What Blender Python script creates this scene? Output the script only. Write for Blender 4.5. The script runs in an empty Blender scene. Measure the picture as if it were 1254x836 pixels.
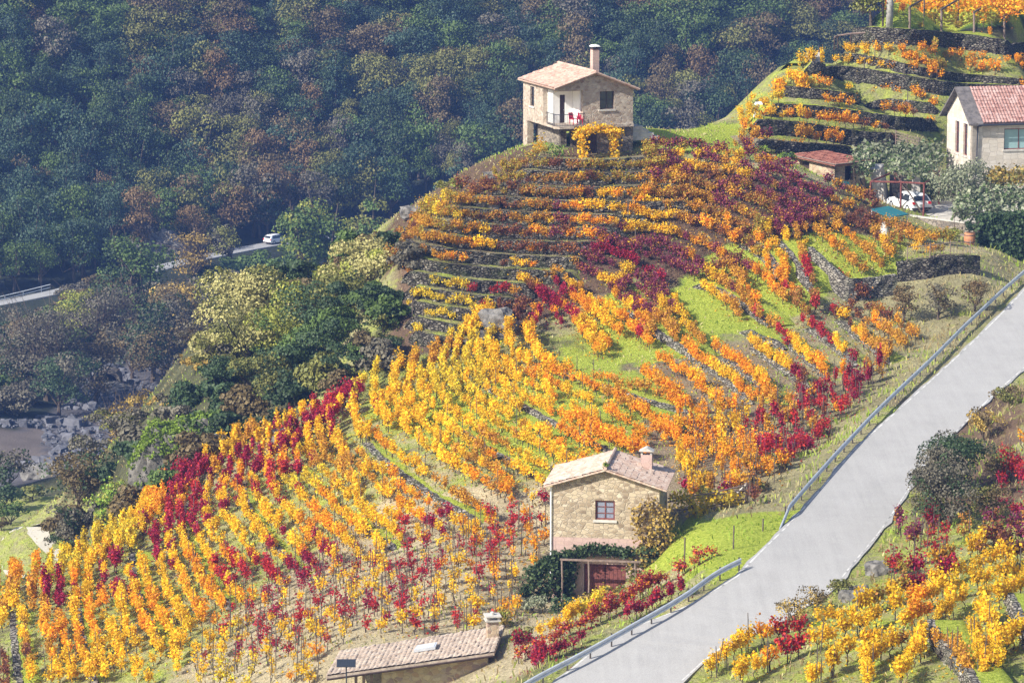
import bpy, math, random
import numpy as np
R = math.radians
random.seed(7); RNG = np.random.default_rng(11)
scene = bpy.context.scene
COL = bpy.data.collections.new("place"); scene.collection.children.link(COL)

# ------------------------------------------------------------------ camera
FPX = 4200.0; PITCH = R(10.0); CZ = 100.0
cam_d = bpy.data.cameras.new("camera"); cam = bpy.data.objects.new("camera", cam_d)
COL.objects.link(cam); cam.location = (0, 0, CZ); cam.rotation_euler = (math.pi/2 - PITCH, 0, 0)
cam_d.sensor_width = 36.0; cam_d.lens = 36.0*FPX/1254.0
cam_d.clip_start = 1.0; cam_d.clip_end = 5000.0
scene.camera = cam
cP, sP = math.cos(PITCH), math.sin(PITCH)

def ray(px, py):
    a = (np.asarray(px, float) - 627.0)/FPX; b = (418.0 - np.asarray(py, float))/FPX
    return a, cP + b*sP, -sP + b*cP
def at(px, py, D):
    a, y, z = ray(px, py); t = D/y
    return np.stack([a*t, y*t + 0*t, CZ + z*t], -1)
def proj(p):
    p = np.asarray(p, float); x = p[..., 0]; y = p[..., 1]; z = p[..., 2]-CZ
    d = y*cP - z*sP; u = y*sP + z*cP
    return 627.0 + FPX*x/d, 418.0 - FPX*u/d

# ------------------------------------------------------------------ terrain control points (view direction + distance)
ctl = [
 # road and its verges
 (760,836,158),(681,836,159),(834,831,159),(834,747,169),(898,705,174),(958,754,167),(958,646,184.5),(1021,717,172),(1042,558,202),
 (1082,653,184),(1139,556,202),(1165,444,227),(1212,488,217),(1254,344,251),(1254,455,224),(894,797,163),
 (1100,500,214),(1100,600,193),(640,850,160),(755,787,168),(560,900,158),
 # lawn and house in the middle
 (830,660,187),(880,665,182),(800,670,187),(740,728,186.5),(690,728,187),(640,735,186),(780,730,181),(830,735,172),(660,650,196),(740,640,194),(820,635,192),
 # vineyard between
 (1000,560,209),(900,560,208),(800,560,207),(1050,470,224),(900,480,224),(800,480,224),(1100,410,240),(1000,410,240),(900,410,238),
 (800,420,236),(700,470,226),(700,420,238),(600,470,229),(700,540,211),(600,540,214),(600,620,201),(500,560,213),(500,480,231),(560,430,238),
 (500,640,201),(400,560,222),(400,640,207),(300,640,212),(300,720,198),(200,700,207),(100,760,199),(100,700,211),(0,780,199),
 (400,720,191),(300,800,184),(200,800,188),(0,836,190),(500,720,187),(600,700,187),(550,780,178),(440,790,176),(610,800,172),
 (100,860,184),(500,860,170),(400,860,173),(620,760,180),
 (430,495,231),(385,515,231),(350,530,230),(290,555,229),(250,575,228.5),(200,615,226),(140,655,222),(90,685,218),(30,715,215),(0,735,212),
 # terraced nose below the tall house
 (610,400,241),(520,410,241),(700,380,244),(800,380,243),(900,360,246),(520,350,246),(600,340,248),(700,340,248),(800,340,248),(900,310,252),
 (500,300,251),(600,290,254),(700,290,254),(800,290,254),(900,260,257),(560,258,257),(620,235,260),(700,235,260),(800,235,260),(900,225,261),
 (640,200,264),(700,198,264.5),(780,195,265),(850,190,266),(780,170,271),(860,172,276),(905,175,278),(830,163,286),(700,165,280),
 (1000,350,247),(1000,300,252),(1000,250,260),(960,210,264),(1080,350,248),(1090,300,255),(1060,260,262),(1120,300,256),(1180,335,250),(1180,300,256),
 (1115,252,276),(1060,238,276),(1150,270,268),(1200,290,263),(1240,300,262),(1254,320,258),(1010,215,274),(1040,215,280),
 # upper right terraces
 (930,185,277),(1000,187,281),(1100,187,286),(930,150,283),(1030,140,288),(1120,150,291),(950,110,290),(1050,118,293),(1140,135,296),
 (1180,205,290),(1254,210,288),(1010,88,296),(1100,98,298),(1200,110,302),(1040,52,303),(1150,60,304),(1254,75,306),(1080,30,309),(1160,38,311),(1254,55,312),
 (1100,10,318),(1254,15,322),
 # slope right of the road (uphill of it)
 (1090,660,181),(1120,620,187),(1254,560,192),(1254,620,182),(1180,640,182),(1254,700,170),(1150,700,173),(1050,730,168.5),(1100,780,160),(1254,790,156),(1000,800,160),
 (950,836,156),(1100,850,150),(1254,860,146),(1230,500,207),
 # rock ledge and bushes behind the edge
 (180,600,240),(140,660,240),(80,690,250),(100,600,262),(200,540,252),(300,540,240),(330,480,248),(280,450,262),(240,420,285),(400,440,252),(420,360,262),(480,330,258),
 (370,350,280),(460,300,266),
 # path and riverside
 (50,650,300),(30,690,292),(75,675,286),(0,640,312),(20,600,330),(100,560,372),(0,560,388),(50,540,402),(150,520,418),(60,500,430),(150,460,458),(210,460,462),(0,470,452),
 (200,430,476),(60,430,480),(0,420,485),
 # far bank, far road
 (0,385,499),(60,362,505),(130,345,512),(195,329,522),(240,315,530),(290,303,537),(340,295,544),(400,288,552),(480,280,560),
]
cw = [tuple(at(a, b, d)) for a, b, d in ctl]
def W(x, y, z): cw.append((x, y, z+0.0))
# far slope: a plane rising behind the far road, 33 degrees, gently bulging
for xx in (-330, -240, -160, -100, -60, -20, 20, 60, 110, 180, 260, 340):
    for yy, zz in ((556, 20.5), (575, 31), (600, 47), (650, 80), (720, 122), (820, 172), (1000, 210), (1250, 240)):
        W(xx, yy + (0 if xx < 0 else 0.12*min(xx, 180)), zz + 5*math.sin(xx*0.045)*(yy < 700))
# hidden ravine behind the vineyard nose
for xx, yy, zz in ((-20,300,38),(10,305,44),(30,312,52),(60,340,56),(90,360,60),(-20,345,22),(20,360,24),(60,400,30),(110,430,40),(170,430,55),(-30,400,14),(20,420,14),(80,470,16),(160,520,24),
                   (0,470,14),(60,520,18),(-10,520,17),(-45,330,28),(-60,380,16),(-60,300,33),
                   (100,330,78),(120,360,82),(160,330,92),(200,380,90),(280,330,100),(300,450,80),(110,310,79),
                   (48,310,62),(30,295,62),(55,318,62)):
    W(xx, yy, zz)
for xx, yy, zz in ((-120,300,28),(-120,380,18),(-120,460,15),(-180,300,35),(-200,400,20),(-250,480,20),(-300,300,45),(-90,230,40),(-140,230,34),(-220,200,38),(-300,200,42),
                   (-70,180,47),(-100,170,46),(-60,140,48),(-120,110,48),(-30,140,50),(0,130,53),(0,100,54),(60,120,60),(40,140,58.5),(100,150,66),(160,150,78),(160,220,80),(100,210,66),(120,260,76),
                   (230,200,95),(300,120,100),(300,220,105),(-300,80,45),(-100,60,47),(0,40,56),(120,60,66),(300,40,95)):
    W(xx, yy, zz)
CW = np.array(cw)
def rbf_fit(P, c=5.0, lam=0.15):
    d = np.sqrt(((P[:, None, :2]-P[None, :, :2])**2).sum(-1) + c*c)
    n = len(P); A = np.zeros((n+3, n+3)); A[:n, :n] = -d; A[:n, :n] += np.eye(n)*-lam*(-1)
    A[:n, n] = 1; A[:n, n+1:] = P[:, :2]/100; A[n:, :n] = A[:n, n:].T
    b = np.concatenate([P[:, 2], np.zeros(3)])
    return np.linalg.solve(A, b)
RW = rbf_fit(CW)
def rbf(x, y):
    x = np.asarray(x, float); y = np.asarray(y, float); sh = x.shape; x = x.ravel(); y = y.ravel(); out = np.zeros(x.size)
    n = len(CW)
    for i in range(0, x.size, 20000):
        xs = x[i:i+20000]; ys = y[i:i+20000]
        d = np.sqrt((xs[:, None]-CW[None, :, 0])**2 + (ys[:, None]-CW[None, :, 1])**2 + 25.0)
        out[i:i+20000] = -d@RW[:n] + RW[n] + RW[n+1]*xs/100 + RW[n+2]*ys/100
    return out.reshape(sh)
def axis(segs):
    v = []
    for a, b, s in segs: v += list(np.arange(a, b, s))
    return np.array(v)
GX = axis([(-420,-130,10),(-130,-72,2.5),(-72,72,1.0),(72,130,2.5),(130,430,10)])
GY = axis([(20,120,6),(120,325,1.0),(325,700,2.5),(700,1300,20)])
MX, MY = np.meshgrid(GX, GY)
GZ = rbf(MX, MY)

def vnoise(x, y, s, seed=0):
    """smooth value noise"""
    x = np.asarray(x, float)/s; y = np.asarray(y, float)/s
    xi = np.floor(x).astype(np.int64); yi = np.floor(y).astype(np.int64); fx = x-xi; fy = y-yi
    fx = fx*fx*(3-2*fx); fy = fy*fy*(3-2*fy)
    def h(a, b):
        n = (a*374761393 + b*668265263 + seed*1442695041) & 0x7fffffff
        n = ((n ^ (n >> 13))*1274126177) & 0x7fffffff
        return ((n ^ (n >> 16)) & 0xffff)/65535.0
    return (h(xi,yi)*(1-fx)+h(xi+1,yi)*fx)*(1-fy)+(h(xi,yi+1)*(1-fx)+h(xi+1,yi+1)*fx)*fy

def hgt(x, y, Z=None):
    Z = GZ if Z is None else Z
    x = np.asarray(x, float); y = np.asarray(y, float)
    i = np.clip(np.searchsorted(GX, x)-1, 0, len(GX)-2); j = np.clip(np.searchsorted(GY, y)-1, 0, len(GY)-2)
    u = (x-GX[i])/(GX[i+1]-GX[i]); v = (y-GY[j])/(GY[j+1]-GY[j])
    return (Z[j,i]*(1-u)+Z[j,i+1]*u)*(1-v)+(Z[j+1,i]*(1-u)+Z[j+1,i+1]*u)*v
def hit(px, py, d0=130.0, d1=760.0):
    """first hit of the view ray with the ground; arrays ok"""
    px = np.atleast_1d(np.asarray(px, float)); py = np.atleast_1d(np.asarray(py, float))
    ys = np.arange(d0, d1, 0.4)
    out = np.zeros((len(px), 3))
    for k in range(len(px)):
        P = at(px[k], py[k], ys); g = P[:, 2]-hgt(P[:, 0], P[:, 1])
        below = np.where(g < 0)[0]
        if len(below) == 0 or below[0] == 0: D = ys[0] if len(below) else ys[-1]
        else:
            b = below[0]; D = ys[b-1] + 0.4*g[b-1]/(g[b-1]-g[b])
        out[k] = at(px[k], py[k], D)
    return out
def resample(P, step=None, n=None, closed=False):
    P = np.asarray(P, float); d = np.r_[0, np.cumsum(np.linalg.norm(np.diff(P[:, :2], axis=0), axis=1))]
    if n is None: n = max(2, int(round(d[-1]/step))+1)
    t = np.linspace(0, d[-1], n)
    return np.stack([np.interp(t, d, P[:, k]) for k in range(P.shape[1])], -1)
def spline(pts, n=24):
    """Catmull-Rom through 2-D / 3-D points"""
    P = np.asarray(pts, float)
    if len(P) < 3: return resample(P, n=n)
    Q = np.vstack([2*P[0]-P[1], P, 2*P[-1]-P[-2]]); out = []
    m = max(2, n//(len(P)-1))
    for i in range(1, len(Q)-2):
        for t in np.linspace(0, 1, m, endpoint=False):
            out.append(0.5*((2*Q[i])+(-Q[i-1]+Q[i+1])*t+(2*Q[i-1]-5*Q[i]+4*Q[i+1]-Q[i+2])*t*t+(-Q[i-1]+3*Q[i]-3*Q[i+1]+Q[i+2])*t**3))
    out.append(Q[-2]); return np.array(out)

# ------------------------------------------------------------------ roads laid on the ground
RL = [(681,836),(750,798),(834,747),(898,705),(958,646),(1042,558),(1100,501),(1165,440),(1254,344)]
RR = [(834,831),(894,797),(958,754),(1021,717),(1082,653),(1139,556),(1175,520),(1212,486),(1254,455)]
wl = hit(*np.array(RL, float).T); wr = hit(*np.array(RR, float).T)
wc = np.array([(wl[0]+wl[0]+[5.4,-1.2,0])/2])
cen = []
for q in resample(wl, n=30):
    k = np.argmin(np.linalg.norm(wr[:, :2]-q[:2], axis=1)); cen.append(q)
wlr = resample(wl, n=40)
tn = np.gradient(wlr[:, :2], axis=0); tn /= np.linalg.norm(tn, axis=1)[:, None]
nr = np.stack([tn[:, 1], -tn[:, 0]], -1)
for _ in range(8):
    nr[1:-1] = (nr[:-2]+nr[1:-1]*2+nr[2:])/4
nr /= np.linalg.norm(nr, axis=1)[:, None]
# measured width of the carriageway: right edge seen from each left point
RWR = resample(wr, n=80)
wid = []
for p, n_ in zip(wlr, nr):
    rel = RWR[:, :2]-p[:2]; al = rel@np.array([-n_[1], n_[0]]); ac = rel@n_
    k = np.argmin(abs(al)); wid.append(ac[k] if abs(al[k]) < 1.5 else np.nan)
wid = np.array(wid); ok = ~np.isnan(wid); W0 = float(np.median(wid[ok])) if ok.any() else 5.3
WID = np.interp(np.arange(40), np.where(ok)[0], wid[ok])
for _ in range(12): WID[1:-1] = (WID[:-2]+WID[1:-1]*2+WID[2:])/4
road_c = np.c_[wlr[:, :2]+nr*(WID/2)[:, None], wlr[:, 2]]
d0 = (road_c[0]-road_c[3]); d0 /= np.linalg.norm(d0[:2]); d1 = road_c[-1]-road_c[-4]; d1 /= np.linalg.norm(d1[:2])
pre = [road_c[0]+d0*k for k in (60,40,20,8)]; post = [road_c[-1]+d1*k+np.array([0.01*k*k*.3,0,0]) for k in (8,20,40,70)]
road_c = np.vstack([pre, road_c, post]); WID = np.r_[[WID[0]]*4, WID, [WID[-1]]*4]
tmp = resample(np.c_[road_c, WID], step=1.5); road_c = tmp[:, :3]; road_w = tmp[:, 3]
zc = hgt(road_c[:, 0], road_c[:, 1])
for _ in range(60): zc[1:-1] = (zc[:-2]+zc[1:-1]*2+zc[2:])/4
road_c[:, 2] = zc
far_px = [(-160,398),(-60,384),(0,373),(60,360),(130,344),(195,329),(240,316),(290,304),(340,296),(420,287),(520,278)]
far_c = resample(spline(hit(*np.array(far_px, float).T, d0=440), 60), step=3)
for _ in range(30): far_c[1:-1] = (far_c[:-2]+far_c[1:-1]*2+far_c[2:])/4
path_px = [(34,716),(22,694),(20,672),(32,652),(56,640),(84,633)]
path_c = resample(spline(hit(*np.array(path_px, float).T, d0=250), 50), step=1)
for _ in range(20): path_c[1:-1, 2] = (path_c[:-2, 2]+path_c[1:-1, 2]*2+path_c[2:, 2])/4

def carve(c, hw, margin, drop=0.06):
    hw = np.broadcast_to(hw, (len(c),))
    lo = c[:, :2].min(0)-hw.max()-margin-2; hi = c[:, :2].max(0)+hw.max()+margin+2
    js, is_ = np.where((MX > lo[0]) & (MX < hi[0]) & (MY > lo[1]) & (MY < hi[1]))
    P = np.stack([MX[js, is_], MY[js, is_]], -1)
    for s in range(0, len(P), 4000):
        d = np.linalg.norm(P[s:s+4000, None]-c[None, :, :2], axis=2); k = d.argmin(1); dm = d.min(1)
        t = np.clip((dm-hw[k]-0.2)/margin, 0, 1); t = t*t*(3-2*t)
        j2 = js[s:s+4000]; i2 = is_[s:s+4000]
        GZ[j2, i2] = GZ[j2, i2]*t + (c[k, 2]-drop)*(1-t)
    return None
# small unevenness of the soil, then the level beds of the roads
near = (MX > -75) & (MX < 75) & (MY > 120) & (MY < 330)
GZ += np.where(near, (vnoise(MX, MY, 3.1, 3)-.5)*0.35 + (vnoise(MX, MY, 9, 4)-.5)*0.5, (vnoise(MX, MY, 11, 5)-.5)*2.0)
carve(road_c, road_w/2+0.5, 3.0); carve(far_c, 3.0, 6.0, 0.12); carve(path_c, 1.6, 2.5)
br_px = [(46,645),(50,658),(62,670),(80,686),(92,700)]
branch_c = resample(spline(hit(*np.array(br_px, float).T, d0=240), 40), step=1); carve(branch_c, 1.0, 2.0)

# level pads for the buildings
def pad(pts, z, margin=1.5):
    P = np.array(pts); c = P.mean(0); 
    js, is_ = np.where((MX > P[:, 0].min()-5) & (MX < P[:, 0].max()+5) & (MY > P[:, 1].min()-5) & (MY < P[:, 1].max()+5))
    for j, i in zip(js, is_):
        q = np.array([MX[j, i], MY[j, i]]); inside = True; dmin = 0
        for k in range(len(P)):
            a = P[k]; b = P[(k+1) % len(P)]; e = (b-a)/np.linalg.norm(b-a); dd = (q-a)@np.array([e[1], -e[0]])
            dmin = max(dmin, dd)
        t = min(1, dmin/margin); GZ[j, i] = GZ[j, i]*t + z*(1-t)

pad([(8.0,180.8),(4.6,181.6),(1.0,184.5),(1.8,187.2),(6.4,188.0),(8.6,187.2)], float(at(700,730,186.5)[2])-.05, 1.6)
pad([(float(at(676,0,187)[0]),187.3),(float(at(812,0,187)[0])-.3,186.3),(float(at(812,0,187)[0])+.2,191.5),(float(at(676,0,187)[0])+.6,192.3)], float(at(700,730,187)[2])-.3, 1.0)

# ------------------------------------------------------------------ mesh and object helpers
def link(o, parent=None):
    COL.objects.link(o)
    if parent is not None: o.parent = parent
    return o
def tag(o, label=None, cat=None, group=None, kind=None):
    if label: o["label"] = label
    if cat: o["category"] = cat
    if group: o["group"] = group
    if kind: o["kind"] = kind
    return o
def empty(name, loc=(0,0,0), rz=0.0):
    o = bpy.data.objects.new(name, None); o.location = loc; o.rotation_euler = (0, 0, rz); o.empty_display_size = .5
    return link(o)
def np_mesh(name, V, F, mat, cols=None, smooth=False):
    V = np.asarray(V, np.float32); F = np.asarray(F, np.int32)
    me = bpy.data.meshes.new(name); k = F.shape[1]
    me.vertices.add(len(V)); me.vertices.foreach_set("co", V.ravel())
    me.loops.add(F.size); me.loops.foreach_set("vertex_index", F.ravel())
    me.polygons.add(len(F)); me.polygons.foreach_set("loop_start", np.arange(0, F.size, k, dtype=np.int32))
    me.polygons.foreach_set("use_smooth", np.full(len(F), bool(smooth)))
    me.update(calc_edges=True)
    if cols is not None:
        a = me.color_attributes.new("leaf_col", 'FLOAT_COLOR', 'POINT')
        c4 = np.ones((len(V), 4), np.float32); c4[:, :3] = cols; a.data.foreach_set("color", c4.ravel())
    if mat: me.materials.append(mat)
    return me
def np_obj(name, V, F, mat, cols=None, parent=None, smooth=False):
    return link(bpy.data.objects.new(name, np_mesh(name, V, F, mat, cols, smooth)), parent)

class MB:
    def __init__(s): s.v = []; s.f = []
    def add(s, vs, fs):
        n = len(s.v); s.v += [tuple(map(float, v)) for v in vs]; s.f += [tuple(n+i for i in f) for f in fs]; return s
    def box(s, x0, y0, z0, x1, y1, z1):
        return s.hexa([(x0,y0,z0),(x1,y0,z0),(x1,y1,z0),(x0,y1,z0),(x0,y0,z1),(x1,y0,z1),(x1,y1,z1),(x0,y1,z1)])
    def hexa(s, p):
        return s.add(p, [(0,3,2,1),(4,5,6,7),(0,1,5,4),(1,2,6,5),(2,3,7,6),(3,0,4,7)])
    def tube(s, pts, rad, n=6, cap=True):
        pts = [np.array(p, float) for p in pts]; rad = [rad]*len(pts) if np.isscalar(rad) else rad
        rings = []; up = np.array([0.13, 0.21, 0.97])
        for i, p in enumerate(pts):
            t = pts[min(i+1, len(pts)-1)]-pts[max(i-1, 0)]; t = t/(np.linalg.norm(t)+1e-9)
            a = np.cross(t, up); 
            if np.linalg.norm(a) < .2: a = np.cross(t, [1, 0, 0])
            a /= np.linalg.norm(a); b = np.cross(t, a)
            rings.append([p+rad[i]*(a*math.cos(2*math.pi*k/n)+b*math.sin(2*math.pi*k/n)) for k in range(n)])
        vs = [v for r in rings for v in r]; fs = []
        for i in range(len(pts)-1):
            for k in range(n):
                fs.append((i*n+k, i*n+(k+1) % n, (i+1)*n+(k+1) % n, (i+1)*n+k))
        if cap: fs += [tuple(range(n-1, -1, -1)), tuple(range((len(pts)-1)*n, len(pts)*n))]
        return s.add(vs, fs)
    def lathe(s, prof, n=16, c=(0, 0, 0)):
        vs = []; fs = []
        for r, z in prof:
            for k in range(n): vs.append((c[0]+r*math.cos(2*math.pi*k/n), c[1]+r*math.sin(2*math.pi*k/n), c[2]+z))
        for i in range(len(prof)-1):
            for k in range(n): fs.append((i*n+k, i*n+(k+1) % n, (i+1)*n+(k+1) % n, (i+1)*n+k))
        fs += [tuple(range(n-1, -1, -1)), tuple(range((len(prof)-1)*n, len(prof)*n))]
        return s.add(vs, fs)
    def ball(s, c, r, seed=0, sub=(8, 6), rough=.15):
        rg = random.Random(seed); nu, nv = sub; vs = []; fs = []
        rx, ry, rz = (r, r, r) if np.isscalar(r) else r
        for j in range(nv+1):
            for i in range(nu):
                th = math.pi*j/nv; ph = 2*math.pi*i/nu; q = 1+rg.uniform(-rough, rough)
                vs.append((c[0]+rx*q*math.sin(th)*math.cos(ph), c[1]+ry*q*math.sin(th)*math.sin(ph), c[2]+rz*q*math.cos(th)))
        for j in range(nv):
            for i in range(nu): fs.append((j*nu+i, (j+1)*nu+i, (j+1)*nu+(i+1) % nu, j*nu+(i+1) % nu))
        return s.add(vs, fs)
    def build(s, name, mat, parent=None, smooth=False, bevel=0):
        me = bpy.data.meshes.new(name); me.from_pydata(s.v, [], s.f); me.materials.append(mat)
        if smooth:
            for p in me.polygons: p.use_smooth = True
        me.update(); o = link(bpy.data.objects.new(name, me), parent)
        if bevel:
            m = o.modifiers.new("bevel", 'BEVEL'); m.width = bevel; m.segments = 2; m.limit_method = 'ANGLE'
        return o

# ------------------------------------------------------------------ materials
def mat(name):
    m = bpy.data.materials.new(name); m.use_nodes = True; nt = m.node_tree
    for n in list(nt.nodes): nt.nodes.remove(n)
    out = nt.nodes.new('ShaderNodeOutputMaterial'); return m, nt, out
def nd(nt, t, **kw):
    n = nt.nodes.new(t)
    for k, v in kw.items():
        if k == 'inp':
            for kk, vv in v.items(): n.inputs[kk].default_value = vv
        else: setattr(n, k, v)
    return n
def ramp(nt, stops, interp='LINEAR'):
    r = nt.nodes.new('ShaderNodeValToRGB'); e = r.color_ramp.elements; r.color_ramp.interpolation = interp
    while len(e) < len(stops): e.new(0.5)
    for el, (p, c) in zip(e, stops): el.position = p; el.color = (*c, 1)
    return r
def simple(name, c, rough=.7, metal=0, var=.12, scale=3.0, bump=.0, spec=.3):
    m, nt, out = mat(name); L = nt.links
    b = nd(nt, 'ShaderNodeBsdfPrincipled', inp={'Roughness': rough, 'Metallic': metal, 'Specular IOR Level': spec})
    tc = nd(nt, 'ShaderNodeTexCoord'); n = nd(nt, 'ShaderNodeTexNoise', inp={'Scale': scale, 'Detail': 6, 'Roughness': .65})
    L.new(tc.outputs['Object'], n.inputs['Vector'])
    c = np.array(c); r = ramp(nt, [(.3, tuple(c*(1-var*1.6))), (.5, tuple(c)), (.7, tuple(np.minimum(c*(1+var), .95)))])
    L.new(n.outputs['Fac'], r.inputs['Fac']); L.new(r.outputs['Color'], b.inputs['Base Color'])
    if bump:
        n2 = nd(nt, 'ShaderNodeTexNoise', inp={'Scale': scale*6, 'Detail': 4}); L.new(tc.outputs['Object'], n2.inputs['Vector'])
        bp = nd(nt, 'ShaderNodeBump', inp={'Strength': bump, 'Distance': .05}); L.new(n2.outputs['Fac'], bp.inputs['Height']); L.new(bp.outputs['Normal'], b.inputs['Normal'])
    L.new(b.outputs['BSDF'], out.inputs['Surface']); return m
def masonry(name, stones, mortar, sx=.5, sz=.26, edge=.035, bump=.5, stain=(.10,.09,.07), stain_amt=.35, rnd=1.0):
    """irregular stone blocks with mortar joints, object space"""
    m, nt, out = mat(name); L = nt.links
    b = nd(nt, 'ShaderNodeBsdfPrincipled', inp={'Roughness': .9, 'Specular IOR Level': .15})
    tc = nd(nt, 'ShaderNodeTexCoord'); mp = nd(nt, 'ShaderNodeMapping'); mp.inputs['Scale'].default_value = (1/sx, 1/sx, 1/sz)
    wn = nd(nt, 'ShaderNodeTexNoise', inp={'Scale': 1.7, 'Detail': 2}); L.new(tc.outputs['Object'], wn.inputs['Vector'])
    mx = nd(nt, 'ShaderNodeVectorMath', operation='MULTIPLY_ADD'); mx.inputs[1].default_value = (.25, .25, .25)
    L.new(wn.outputs['Color'], mx.inputs[0]); L.new(tc.outputs['Object'], mx.inputs[2]); L.new(mx.outputs[0], mp.inputs['Vector'])
    v1 = nd(nt, 'ShaderNodeTexVoronoi', feature='F1', inp={'Scale': 1.0, 'Randomness': rnd}); v2 = nd(nt, 'ShaderNodeTexVoronoi', feature='DISTANCE_TO_EDGE', inp={'Scale': 1.0, 'Randomness': rnd})
    L.new(mp.outputs[0], v1.inputs['Vector']); L.new(mp.outputs[0], v2.inputs['Vector'])
    sep = nd(nt, 'ShaderNodeSeparateColor'); L.new(v1.outputs['Color'], sep.inputs[0])
    r = ramp(nt, [(i/(len(stones)-1), s) for i, s in enumerate(stones)]); L.new(sep.outputs[0], r.inputs['Fac'])
    gn = nd(nt, 'ShaderNodeTexNoise', inp={'Scale': 14, 'Detail': 5, 'Roughness': .7}); L.new(tc.outputs['Object'], gn.inputs['Vector'])
    mg = nd(nt, 'ShaderNodeMix', data_type='RGBA', blend_type='OVERLAY', inp={'Factor': .45}); L.new(r.outputs['Color'], mg.inputs[6]); L.new(gn.outputs['Color'], mg.inputs[7])
    gbw = nd(nt, 'ShaderNodeRGBToBW'); L.new(gn.outputs['Color'], gbw.inputs[0]); L.new(gbw.outputs[0], mg.inputs[7])
    st = nd(nt, 'ShaderNodeMapRange', inp={'From Min': edge*.4, 'From Max': edge*1.6}); L.new(v2.outputs['Distance'], st.inputs[0])
    mm = nd(nt, 'ShaderNodeMix', data_type='RGBA'); mm.inputs[6].default_value = (*mortar, 1); L.new(st.outputs[0], mm.inputs[0]); L.new(mg.outputs[2], mm.inputs[7])
    sn = nd(nt, 'ShaderNodeTexNoise', inp={'Scale': .55, 'Detail': 5, 'Roughness': .7}); L.new(tc.outputs['Object'], sn.inputs['Vector'])
    sr = nd(nt, 'ShaderNodeMapRange', inp={'From Min': .5, 'From Max': .75, 'To Max': stain_amt}); L.new(sn.outputs['Fac'], sr.inputs[0])
    ms = nd(nt, 'ShaderNodeMix', data_type='RGBA'); ms.inputs[7].default_value = (*stain, 1); L.new(sr.outputs[0], ms.inputs[0]); L.new(mm.outputs[2], ms.inputs[6])
    L.new(ms.outputs[2], b.inputs['Base Color'])
    ad = nd(nt, 'ShaderNodeMath', operation='MULTIPLY_ADD'); ad.inputs[1].default_value = .25; L.new(gn.outputs['Fac'], ad.inputs[0]); L.new(st.outputs[0], ad.inputs[2])
    bp = nd(nt, 'ShaderNodeBump', inp={'Strength': bump, 'Distance': .06}); L.new(ad.outputs[0], bp.inputs['Height']); L.new(bp.outputs['Normal'], b.inputs['Normal'])
    L.new(b.outputs['BSDF'], out.inputs['Surface']); return m
def leafmat(name, trans=.35, rough=.55, sat=1.0):
    m, nt, out = mat(name); L = nt.links
    at_ = nd(nt, 'ShaderNodeAttribute', attribute_name='leaf_col'); oi = nd(nt, 'ShaderNodeObjectInfo')
    hs = nd(nt, 'ShaderNodeHueSaturation', inp={'Saturation': sat}); mr = nd(nt, 'ShaderNodeMapRange', inp={'To Min': .82, 'To Max': 1.15}); L.new(oi.outputs['Random'], mr.inputs[0]); L.new(mr.outputs[0], hs.inputs['Value'])
    L.new(at_.outputs['Color'], hs.inputs['Color'])
    d = nd(nt, 'ShaderNodeBsdfPrincipled', inp={'Roughness': rough, 'Specular IOR Level': .25}); t = nd(nt, 'ShaderNodeBsdfTranslucent')
    L.new(hs.outputs[0], d.inputs['Base Color']); L.new(hs.outputs[0], t.inputs['Color'])
    mx = nd(nt, 'ShaderNodeMixShader', inp={0: trans}); L.new(d.outputs[0], mx.inputs[1]); L.new(t.outputs[0], mx.inputs[2]); L.new(mx.outputs[0], out.inputs['Surface'])
    return m
M = {}
M['leaf'] = leafmat('vine_leaves', .42); M['crown'] = leafmat('tree_foliage', .22); M['grassblade'] = leafmat('grass_blades', .4)
M['bark'] = simple('bark', (.10,.075,.055), .95, var=.35, scale=6, bump=.5)
M['stake'] = simple('weathered_stake_wood', (.12,.095,.075), .9, var=.4, scale=8)
M['wood'] = simple('weathered_timber', (.22,.16,.13), .85, var=.3, scale=5, bump=.2)
M['darkwood'] = simple('dark_timber', (.055,.035,.03), .8, var=.3, scale=4)
M['doorred'] = simple('faded_red_boards', (.17,.055,.045), .8, var=.4, scale=5, bump=.2)
M['white'] = simple('white_render', (.8,.79,.76), .8, var=.06, scale=1.5)
M['metalgal'] = simple('galvanised_steel', (.62,.65,.68), .45, .25, var=.12, scale=2)
M['postdark'] = simple('post_dark', (.06,.05,.045), .8)
M['iron'] = simple('painted_iron', (.05,.055,.07), .55, .3)
M['glass'] = simple('window_glass', (.03,.035,.045), .08, spec=.8, var=.05)
M['glassblue'] = simple('pale_blue_blind_glass', (.28,.42,.42), .25, spec=.6, var=.05)
M['curtain'] = simple('curtained_pane', (.22,.24,.30), .3, spec=.6, var=.2, scale=9)
M['redplastic'] = simple('red_plastic', (.45,.01,.05), .4, var=.05)
M['concrete'] = simple('pale_concrete', (.5,.47,.42), .9, var=.2, scale=2, bump=.2)
M['boulder'] = simple('lichened_rock', (.17,.16,.145), .95, var=.55, scale=1.6, bump=.7)
M['rock_dark'] = simple('dark_cliff_rock', (.13,.12,.105), .95, var=.6, scale=1.2, bump=.8)
M['slate'] = simple('slate_verge', (.14,.125,.12), .85, var=.4, scale=2.5, bump=.3)
M['rubble_mid'] = masonry('rubble_stone', [(.24,.18,.12),(.42,.33,.22),(.54,.45,.31),(.36,.28,.19),(.58,.49,.36)], (.36,.30,.22), .30, .19, .05, stain_amt=.4)
M['rubble_top'] = masonry('rubble_stone_upper', [(.26,.20,.15),(.42,.34,.26),(.50,.43,.34),(.32,.24,.18),(.56,.50,.41)], (.42,.36,.30), .30, .22, .06, stain_amt=.2)
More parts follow.
